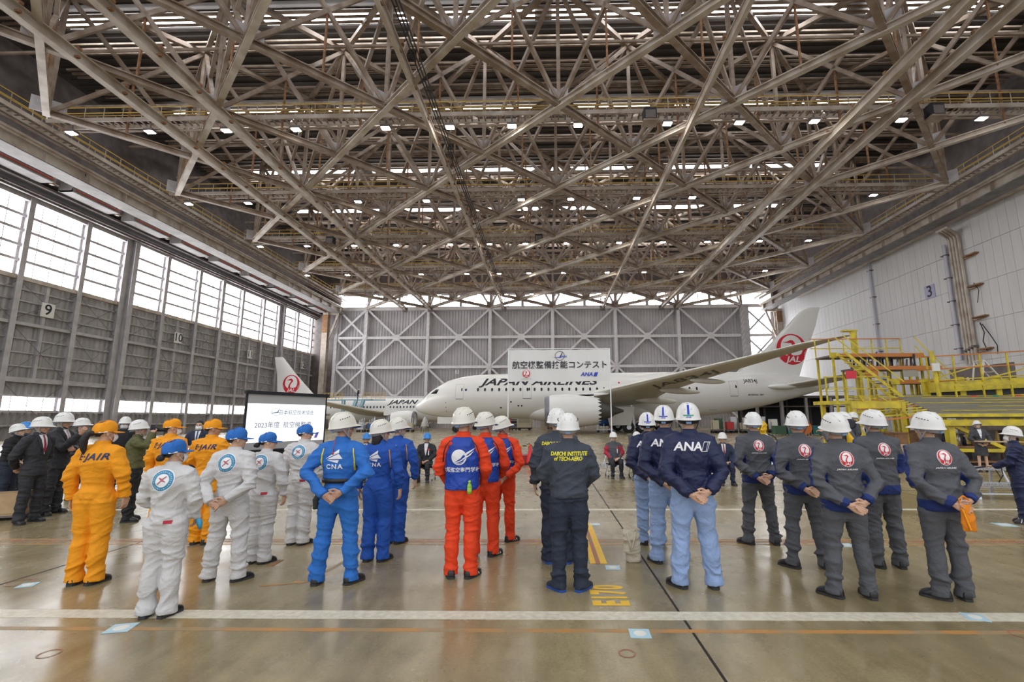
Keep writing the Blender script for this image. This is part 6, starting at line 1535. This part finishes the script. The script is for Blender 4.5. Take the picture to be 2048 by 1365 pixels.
# right gantry
t = thing('wing_gantry', (0,0,0), 'long yellow girder gantry with railings behind the sloping deck, cut by the right edge', 'gantry')
P0, P1 = V((20.6,26.6,-.8)), V((31.0,25.4,-.8)); L = (P1-P0).length; dx = (P1-P0).normalized()
def g(u, z, off=0): return P0 + dx*(u*L) + V((0,off,z))
for z, h in ((4.10,.55),(3.25,.5)): b = MB(); b.bar(g(0,z), g(1,z+.5), .5, h); b.build('girder', 'yellow', t)
for k in range(7): b = MB(); b.bar(g(k/6,2.9), g(k/6,4.6+.4*k/6), .22,.3); b.build('girder_web', 'yellow', t)
b = MB(); b.bar(g(0,3.65), g(1,4.1), .1, .45); b.build('dark_slot', 'clutter_dark', t)
for k in range(9): u = k/8; b = MB(); b.bar(g(u,4.3+.45*u,-.3), g(u,5.75+.5*u,-.3), .07,.07); b.build('rail_post', 'yellow', t)
for h, m in ((5.75,'orange_edge'),(5.05,'orange_edge'),(4.45,'yellow')): b = MB(); b.bar(g(-.05,h,-.3), g(1,h+.5,-.3), .07,.06); b.build('handrail', m, t)
for k in range(4): b = MB(); b.bar(g(k/4,4.5,-.3), g((k+1)/4,5.2,-.3) if k % 2 else g((k+1)/4,5.3,-.3), .06,.06); b.build('brace', 'yellow', t)
b = MB(); b.tube((20.75,25.9,2.1),(20.6,25.9,5.25),.11,n=12); b.build('column', 'yellow', t)
b = MB(); b.box((20.6,25.72,4.35),(.35,.1,.42)); b.build('notice_panel', 'sign_white', t); b = MB(); b.box(g(.62,6.0,-.36),(.85,.03,.28)); b.build('notice_panel', 'sign_white', t)
for k in range(8): u = k/8+.06; b = MB(); b.bar(g(u,2.75,-1.1), g(u,4.15,-1.1), .07,.07); b.build('rail_post', 'yellow', t)
for h in (4.15,3.5): b = MB(); b.bar(g(0,h,-1.1), g(1,h+.1,-1.1), .06,.06); b.build('handrail', 'yellow', t)
b = MB(); b.bar(g(0,2.85,-1.1), g(1,2.75,-1.1), .12,.22); b.build('kick_beam', 'yellow', t)
for x, y in ((21,27.5),(25.5,27.0),(30,26.5)): b = MB(); b.bar((x,y,0),(x,y,2.4),.3,.3); b.build('post', 'yellow', t)
b = MB(); b.bar(g(.78,4.6,-.2), g(1.0,6.6,-.2), .5,.3); b.build('folded_ramp', 'yellow', t); b = MB(); b.bar(g(.74,4.9,-.3), g(.97,7.0,-.3), .1,.12); b.build('ramp_rail', 'steel_dark', t)
for k in range(7):
    o = MB(); o.ell((0,0,.22),(.26,.2,.22),12,8); o.lathe([(.1,0),(.1,.1)],10); o = o.build('coiled_hose', mat('hose_green',(.02,.22,.12),.5) if k % 2 else mat('hose_red',(.45,.05,.04),.5), None, True); p = g(.15+k*.1,2.75-.05,-.6); o.location = (p.x,p.y-.3,2.42); tag(o, '%s coiled hose on the ledge under the yellow gantry' % ('green' if k % 2 else 'red'), 'hose', 'coiled hoses, %s' % ('green' if k % 2 else 'red'))
t = thing('traffic_cone', (23.2,26.9,2.9), 'faded pale cone standing at the back edge of the sloping deck', 'cone')
b = MB(); b.lathe([(.25,.05),(.20,.15),(.06,.95),(.03,1.0)],18); b.build('cone', mat('cone_pale',(.55,.42,.36),.7), t, True); b = MB(); b.b2((-.3,-.3,0),(.3,.3,.05)); b.build('base','clutter_dark',t)
t = thing('stepladder', (25.2,27.3,2.95), 'white stepladder leaning behind the sloping deck beside the pale cone', 'ladder')
for s in (-.3,.3): b = MB(); b.bar((-.9,s,1.9),(.6,s,0),.09,.05); b.build('rail','sign_white',t); b = MB(); b.bar((-.9,s,1.9),(-1.3,s,0),.07,.05); b.build('rear_rail','sign_white',t)
for k in range(6): f = k/6; b = MB(); b.box((-.9+1.5*f,0,1.9-1.9*f),(.16,.6,.04)); b.build('step','sign_white',t)

# ------------------------------------------------------------------ equipment along the back of the hangar
def unit(name, label, cat, x, y, parts, rz=0):
    t = thing(name, (x,y,0), label, cat, None, rz)
    for nm, m, fn in parts:
        b = MB(); fn(b); b.build(nm, m, t)
    return t
def wheels4(w, l, r): 
    def f(b):
        for sx in (-1,1):
            for sy in (-1,1): wheel(b, (sx*w, sy*l, r), r, .18)
    return f
mat('beige_unit', (.52,.46,.34), .5); mat('cart_blue', (.02,.10,.30), .5); mat('cart_red', (.50,.03,.03), .5); mat('teal', (.01,.13,.13), .6); mat('orange_reel', (.62,.16,.03), .5); mat('green_dull', (.05,.11,.06), .7)
unit('scissor_lift', 'red and yellow scissor lift parked under the nose of the big airliner', 'lift', -7.2, 77, [('platform_guard','cart_red',lambda b: [b.bar((-1.15,y,z),(1.15,y,z),.07,.07) for y in (-.5,.5) for z in (1.35,1.75,2.1)]+[b.bar((x,y,1.3),(x,y,2.1),.06,.06) for x in (-1.15,0,1.15) for y in (-.5,.5)]),('platform','cart_red',lambda b: b.b2((-1.2,-.55,1.1),(1.2,.55,1.35))),('scissor_arms','yellow',lambda b: [b.bar((-1,y,.45),(1,y,1.1),.12,.12) for y in (-.4,.4)]+[b.bar((1,y,.45),(-1,y,1.1),.12,.12) for y in (-.4,.4)]),('chassis','orange_reel',lambda b: b.b2((-1.15,-.5,.25),(1.15,.5,.55))),('wheels','tyre',wheels4(.85,.5,.25))])
unit('ground_power_unit', 'beige box-shaped ground unit beside the red scissor lift', 'ground unit', -3.9, 77, [('body','beige_unit',lambda b: b.b2((-1.15,-.9,.35),(1.15,.9,2.3))),('panel','panel_dull',lambda b: b.b2((-.9,-.93,1.2),(.9,-.9,2.0))),('chassis','ink',lambda b: b.b2((-1.2,-.9,.25),(1.2,.9,.4))),('wheels','tyre',wheels4(.8,.8,.22))])
unit('tool_cart', 'dark tool cart standing between the scissor lift and the beige unit', 'cart', -5.55, 77, [('body','clutter_dark',lambda b: b.b2((-.4,-.4,.2),(.4,.4,1.7))),('rack','gal',lambda b: [b.bar((-.5,-.42,z),(.5,-.42,z),.06,.06) for z in (.5,1.0,1.5)]),('wheels','tyre',wheels4(.3,.3,.1))])
unit('wheel_chock_rack', 'brown crate unit near the intake of the big engine', 'crate', 0.35, 77, [('body','rust',lambda b: b.b2((-.6,-.5,.1),(.6,.5,1.3))),('frame','beige_unit',lambda b: [b.b2((-1.6,-.4,0),(-.8,.4,1.6)), b.b2((.8,-.4,0),(2.2,.4,1.2))])])
unit('blue_cylinder_cart', 'cart with a blue cylinder by the main wheels of the big airliner', 'cart', 7.0, 62.6, [('tank','cart_blue',lambda b: b.lathe([(.02,-.6),(.4,-.55),(.45,-.3),(.45,.3),(.4,.55),(.02,.6)],18,Matrix.Translation((0,0,1.25)) @ Matrix.Rotation(PI/2,4,'Y'))),('frame','gal',lambda b: [b.bar((-.9,y,.35),(.9,y,.35),.08,.08) for y in (-.4,.4)]+[b.bar((x,y,.1),(x,y,1.1),.07,.07) for x in (-.8,0,.8) for y in (-.4,.4)]),('red_panel','cart_red',lambda b: b.b2((.75,-.4,.5),(1.0,.4,1.7))),('wheels','tyre',wheels4(.7,.4,.14))])
unit('tow_truck', 'small white service truck with an amber lamp behind the main wheels', 'truck', 15.3, 73, [('cab','white_paint',lambda b: b.b2((-1.6,-.9,.6),(-.1,.9,2.2))),('body','white_paint',lambda b: b.b2((-.1,-.95,.6),(2.2,.95,1.7))),('windscreen','glass_dark',lambda b: b.b2((-1.63,-.75,1.4),(-1.6,.75,2.0))),('side_window','glass_dark',lambda b: b.b2((-1.3,-.92,1.4),(-.4,-.9,2.0))),('chassis','ink',lambda b: b.b2((-1.6,-.8,.35),(2.2,.8,.6))),('wheels','tyre',wheels4(1.1,.9,.38)),('lamp','orange_reel',lambda b: b.b2((-1.2,-.2,2.2),(-.8,.2,2.45)))])
for k in range(9):
    x = 19.5 + k*.85; m = ['beige_unit','green_dull','cart_red','gal','beige_unit','sign_white','sign_white','gal','sign_white'][k]; h = [1.5,1.7,1.3,1.9,1.2,1.8,1.7,1.9,1.6][k]
    unit('ground_cart', ['low beige cart','green-draped cart','small red cart','tall metal cart','short beige cart','pale tank cart','second pale tank cart','silver rack cart','pale cabinet cart'][k] + ' in the equipment row below the rear fuselage', 'cart', x, 57.5+(k % 2)*1.2, [('body',m,lambda b,h=h: b.b2((-.36,-.4,.45),(.36,.4,h))),('frame','steel_dark',lambda b: [b.bar((-.4,y,.35),(.4,y,.35),.1,.12) for y in (-.38,.38)]+[b.bar((s*.38,-.41,.3),(s*.38,-.41,1.3),.05,.05) for s in (-1,1)]),('wheels','tyre',wheels4(.3,.36,.15))])
for k in range(7):
    x = 23.2 + k*1.25; m = ['green_dull','teal','orange_reel','teal','orange_reel','cart_red','teal'][k]
    o = unit('hose_reel', ['dull green bin','long teal bin','orange reel','second teal bin','bright orange reel','red reel','farthest teal bin'][k] + ' in the row behind the seated navy suit', 'bin' if 'bin' in ['dull green bin','long teal bin','orange reel','second teal bin','bright orange reel','red reel','farthest teal bin'][k] else 'reel', x, 49.5, [('body',m,(lambda b: b.b2((-.55,-.4,.12),(.55,.4,.95))) if m in ('teal','green_dull') else (lambda b: b.lathe([(.5,-.4),(.62,-.4),(.62,-.32),(.36,-.3),(.36,.3),(.62,.32),(.62,.4),(.5,.4)],18,Matrix.Translation((0,0,.75)) @ Matrix.Rotation(PI/2,4,'X')))),('stand','steel_dark',lambda b: [b.bar((x,y,0),(x,y,.7),.08,.08) for x in (-.5,.5) for y in (-.35,.35)])])
for k in range(7):
    x = -26.5 + k*1.15; m = ['gal','cart_blue','rust','yellow','clutter_dark','cart_blue','beige_unit'][k]
    unit('parts_cart', ['silver','blue','rust-brown','yellow','black','deep blue','beige'][k] + ' parts cart in the jumble under the wing of the smaller airliner', 'cart', x, 68+(k % 3)*.8, [('body',m,lambda b,k=k: b.b2((-.42,-.4,.4),(.42,.4,1.0+.13*(k % 4)))),('shelf','steel_dark',lambda b: b.b2((-.5,-.45,.28),(.5,.45,.36))),('rods','gal',lambda b: [b.tube((-.3+.2*j,0,1.0),(-.35+.22*j,.1,1.7+.1*j),.04,n=6) for j in range(4)]),('wheels','tyre',wheels4(.4,.4,.14))])
t = thing('covered_stand', (-18.0,70,0), 'pale cloth-draped stand under the nose of the smaller airliner', 'stand')
b = MB(); b.lathe([(.6,.7),(.5,1.2),(.25,1.9),(.05,2.2)],14); me = remesh(b,.06,1); wrinkle(me,4,.1); link('cover','cloth' and me,'cloth_white',t,True)
for a in range(4): b = MB(); b.bar((.4*math.cos(a*PI/2),.4*math.sin(a*PI/2),.9),(.55*math.cos(a*PI/2),.55*math.sin(a*PI/2),0),.08,.08); b.build('leg','green_dull',t)
# mezzanine below the tail
t = thing('tail_staging', (0,0,0), 'dark steel staging under the tail of the big airliner', 'staging')
b = MB(); b.b2((29.5,70,4.6),(44,76,4.9)); b.build('platform','steel_dark',t); b = MB(); b.b2((29.5,70,3.3),(44,76,3.45)); b.build('platform','steel_dark',t)
for x in (30,33.5,37,40.5,44):
    b = MB(); b.bar((x,70.1,0),(x,70.1,4.6),.5 if x in (33.5,) else .35,.35); b.build('post','steel_grey',t); b = MB(); b.bar((x,75.8,0),(x,75.8,4.6),.3,.3); b.build('post','steel_dark',t)
for h in (5.5,6.1): b = MB(); b.bar((29.5,70,h),(44,70,h),.07,.07); b.build('handrail','steel_grey',t)
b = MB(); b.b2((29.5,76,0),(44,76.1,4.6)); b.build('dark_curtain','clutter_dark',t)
# blue stairs and worker beside the smaller airliner
t = thing('boarding_steps', (-31.6,78.3,0), 'pale blue maintenance steps with yellow guard rails over the smaller airliner', 'steps')
mat('steps_blue',(.25,.45,.55),.5)
b = MB(); b.b2((-2.4,-.6,4.9),(2.6,.6,5.05)); b.build('platform','steps_blue',t)
for x in (-.9,.3):
    b = MB(); b.bar((x+.9,-.5,4.9),(x+.45,-.5,3.5),.14,.22); b.build('stringer','steps_blue',t); b = MB(); b.bar((x+.9,.5,4.9),(x+.45,.5,3.5),.14,.22); b.build('stringer','steps_blue',t)
for k in range(5): b = MB(); f = k/5; b.box((.55-.4*f,0,4.75-1.2*f),(1.1,1.0,.05)); b.build('tread','steps_blue',t)
for y_ in (-.45,.45): b = MB(); b.bar((-2.1,y_,0),(-2.1,y_,4.9),.2,.2); b.build('post','steps_blue',t)
for x0,x1,m in ((-5.4,-2.5,'rail_yellow'),(.8,4.6,'rail_yellow')):
    b = MB()
    for z in (5.1,5.6,6.1): b.bar((x0,.4,z),(x1,.4,z),.07,.07)
    for k in range(6): b.bar((x0+(x1-x0)*k/5,.4,5.0),(x0+(x1-x0)*k/5,.4,6.1),.06,.06)
    b.build('guard_rail',m,t); b = MB(); b.b2((x0,.1,4.85),(x1,.7,5.0)); b.build('walkway','steps_blue',t)
person((-31.4,78.3,5.05), 60, 'worker in dark clothes and white helmet up on the blue steps', 1.68, 'front', top='jacket', col='black_cloth', legs_col='black_cloth', gear=('helmet',dict(m='helmet_white',vents=False)), vox=.03, lean=10)

# ------------------------------------------------------------------ floor markings
mat('paint_white', (.66,.62,.50), .45, vary=.28, scale=18, col2=(.52,.48,.37)); mat('paint_orange', (.46,.22,.06), .5, vary=.5, scale=3, col2=(.30,.22,.12)); mat('paint_yellow', (.85,.50,.01), .45, vary=.12, scale=9); mat('paint_red', (.38,.10,.06), .5, vary=.4, scale=6, col2=(.28,.17,.10)); mat('joint', (.018,.014,.011), .9)
mat('sticker_blue', (.42,.60,.68), .45); mat('sticker_white', (.74,.74,.68), .45)
def stripe(x0,y0,x1,y1,m,z=.002):
    o = MB().b2((x0,y0,.0),(x1,y1,z)).build('floor_line', m); return tag(o, None, None, None, 'structure')
stripe(-30,4.435,30,4.615,'paint_white',.0022); stripe(-14,4.19,14,4.25,'paint_orange',.0018)
for y, w, m in ((7.20,.05,'paint_orange'),(7.10,.05,'paint_red'),(7.03,.02,'paint_orange'),(6.93,.05,'paint_orange')): stripe(-30,y-w/2,30,y+w/2,m,.0016)
stripe(-30,9.42,30,9.56,'paint_white',.0016); stripe(3.0,34,40,35.0,'paint_yellow' if 0 else 'paint_orange',.003); stripe(-40,24.0,40,24.2,'joint',.001)
stripe(.48,6.05,.68,8.3,'paint_yellow',.0022); stripe(.545,6.05,.60,8.3,'paint_red',.003)
for x in (1.145,-5.8,8.1,-12.7,15.0): stripe(x-.011,-8,x+.011,97,'joint',.0012)
for y in (11.9,18.8): stripe(-45,y-.01,45,y+.01,'joint',.0012)
o = flat(text_mesh('E170', .44, .05, 0, .56, 'LEFT', 1.16), Matrix(((0,-1,0,.585),(1,0,0,4.745),(0,0,1,.0025),(0,0,0,1)))).build('floor_lettering_line', 'paint_yellow'); tag(o, None, None, None, 'structure')
for k, (x, y, a, w) in enumerate(((.715,4.17,-2,.165),(-3.565,4.23,14,.185),(-5.49,5.26,20,.15),(.725,5.895,-2,.165),(3.655,4.52,-18,.165),(.74,8.2,0,.16),(7.28,8.17,-6,.26),(4.0,6.9,0,.2))):
    o = MB().b2((-w/2,-w/2,.0),(w/2,w/2,.003)).build('floor_sticker', 'sticker_blue'); o.location = (x,y,.001); o.rotation_euler.z = R(a)
    tag(o, ['square blue sticker with white disc, near the red circle','square blue sticker behind the nearest white shoes','square blue sticker beside the red circle at the left','square blue sticker at the end of the yellow band','worn blue sticker on the near white line at the right','pale blue sticker beside the far end of the yellow band','pale sticker on the floor toward the silver steps','small pale sticker among the grey trousers'][k], 'sticker')
    q = MB(); q.prism(disc2 := [(.30*w*math.cos(2*PI*i/24), .30*w*math.sin(2*PI*i/24)) for i in range(24)], .0015, Matrix.Translation((0,0,.003))); q.build('sticker_disc', 'sticker_white', o)
for k, (x, y, r) in enumerate(((.56,3.84,.062),(-3.71,3.79,.07),(-5.66,5.33,.11),(3.72,4.19,.07))):
    o = flat(ring_vf(0,0,r-.011,r,40,1.05), Matrix.Translation((x,y,.0028))).build('painted_ring', 'paint_red'); tag(o, ['red ring painted on the near floor below the blue sticker','faint red ring painted on the floor at the lower left','red ring painted beside the sticker at the far left','red ring painted at the lower right edge'][k], 'painted ring')
o = flat(merge(poly_vf([(-.42,-.06),(-.1,.02),(-.12,.09),(.05,.06),(-.02,-.02),(-.05,.0),(-.38,-.1)]), poly_vf([(.05,.35),(.12,1.1),(.17,1.1),(.10,.35)]), poly_vf([(.0,.1),(.12,.12),(.14,.3),(.02,.3)])), Matrix.Translation((-2.62,5.33,.0021))).build('floor_arrow_line', 'paint_orange'); tag(o, None, None, None, 'structure')
o = MB().b2((-.035,-.12,0),(.035,.12,.004)).build('floor_plate', 'rust'); o.location = (-3.31,6.05,.001); tag(o, 'small dark metal plate set in the floor near the white coveralls', 'plate')

# ------------------------------------------------------------------ every Empty at the base of its thing
bpy.context.view_layer.update()
for o in [q for q in C.objects if q.type == 'EMPTY' and q.parent is None and q.children]:
    lo, hi = V((1e9,)*3), V((-1e9,)*3)
    for ch in o.children_recursive:
        if ch.type != 'MESH': continue
        for cn in ch.bound_box:
            p = ch.matrix_world @ V(cn)
            lo = V(map(min, lo, p)); hi = V(map(max, hi, p))
    base = V(((lo.x+hi.x)/2, (lo.y+hi.y)/2, lo.z)); w = o.matrix_world.copy()
    if lo.x-.2 <= w.translation.x <= hi.x+.2 and lo.y-.2 <= w.translation.y <= hi.y+.2 and abs(w.translation.z-lo.z) < .3: continue
    nw = w.copy(); nw.translation = base; k = nw.inverted() @ w
    for ch in o.children: ch.matrix_basis = k @ ch.matrix_basis
    o.location = base
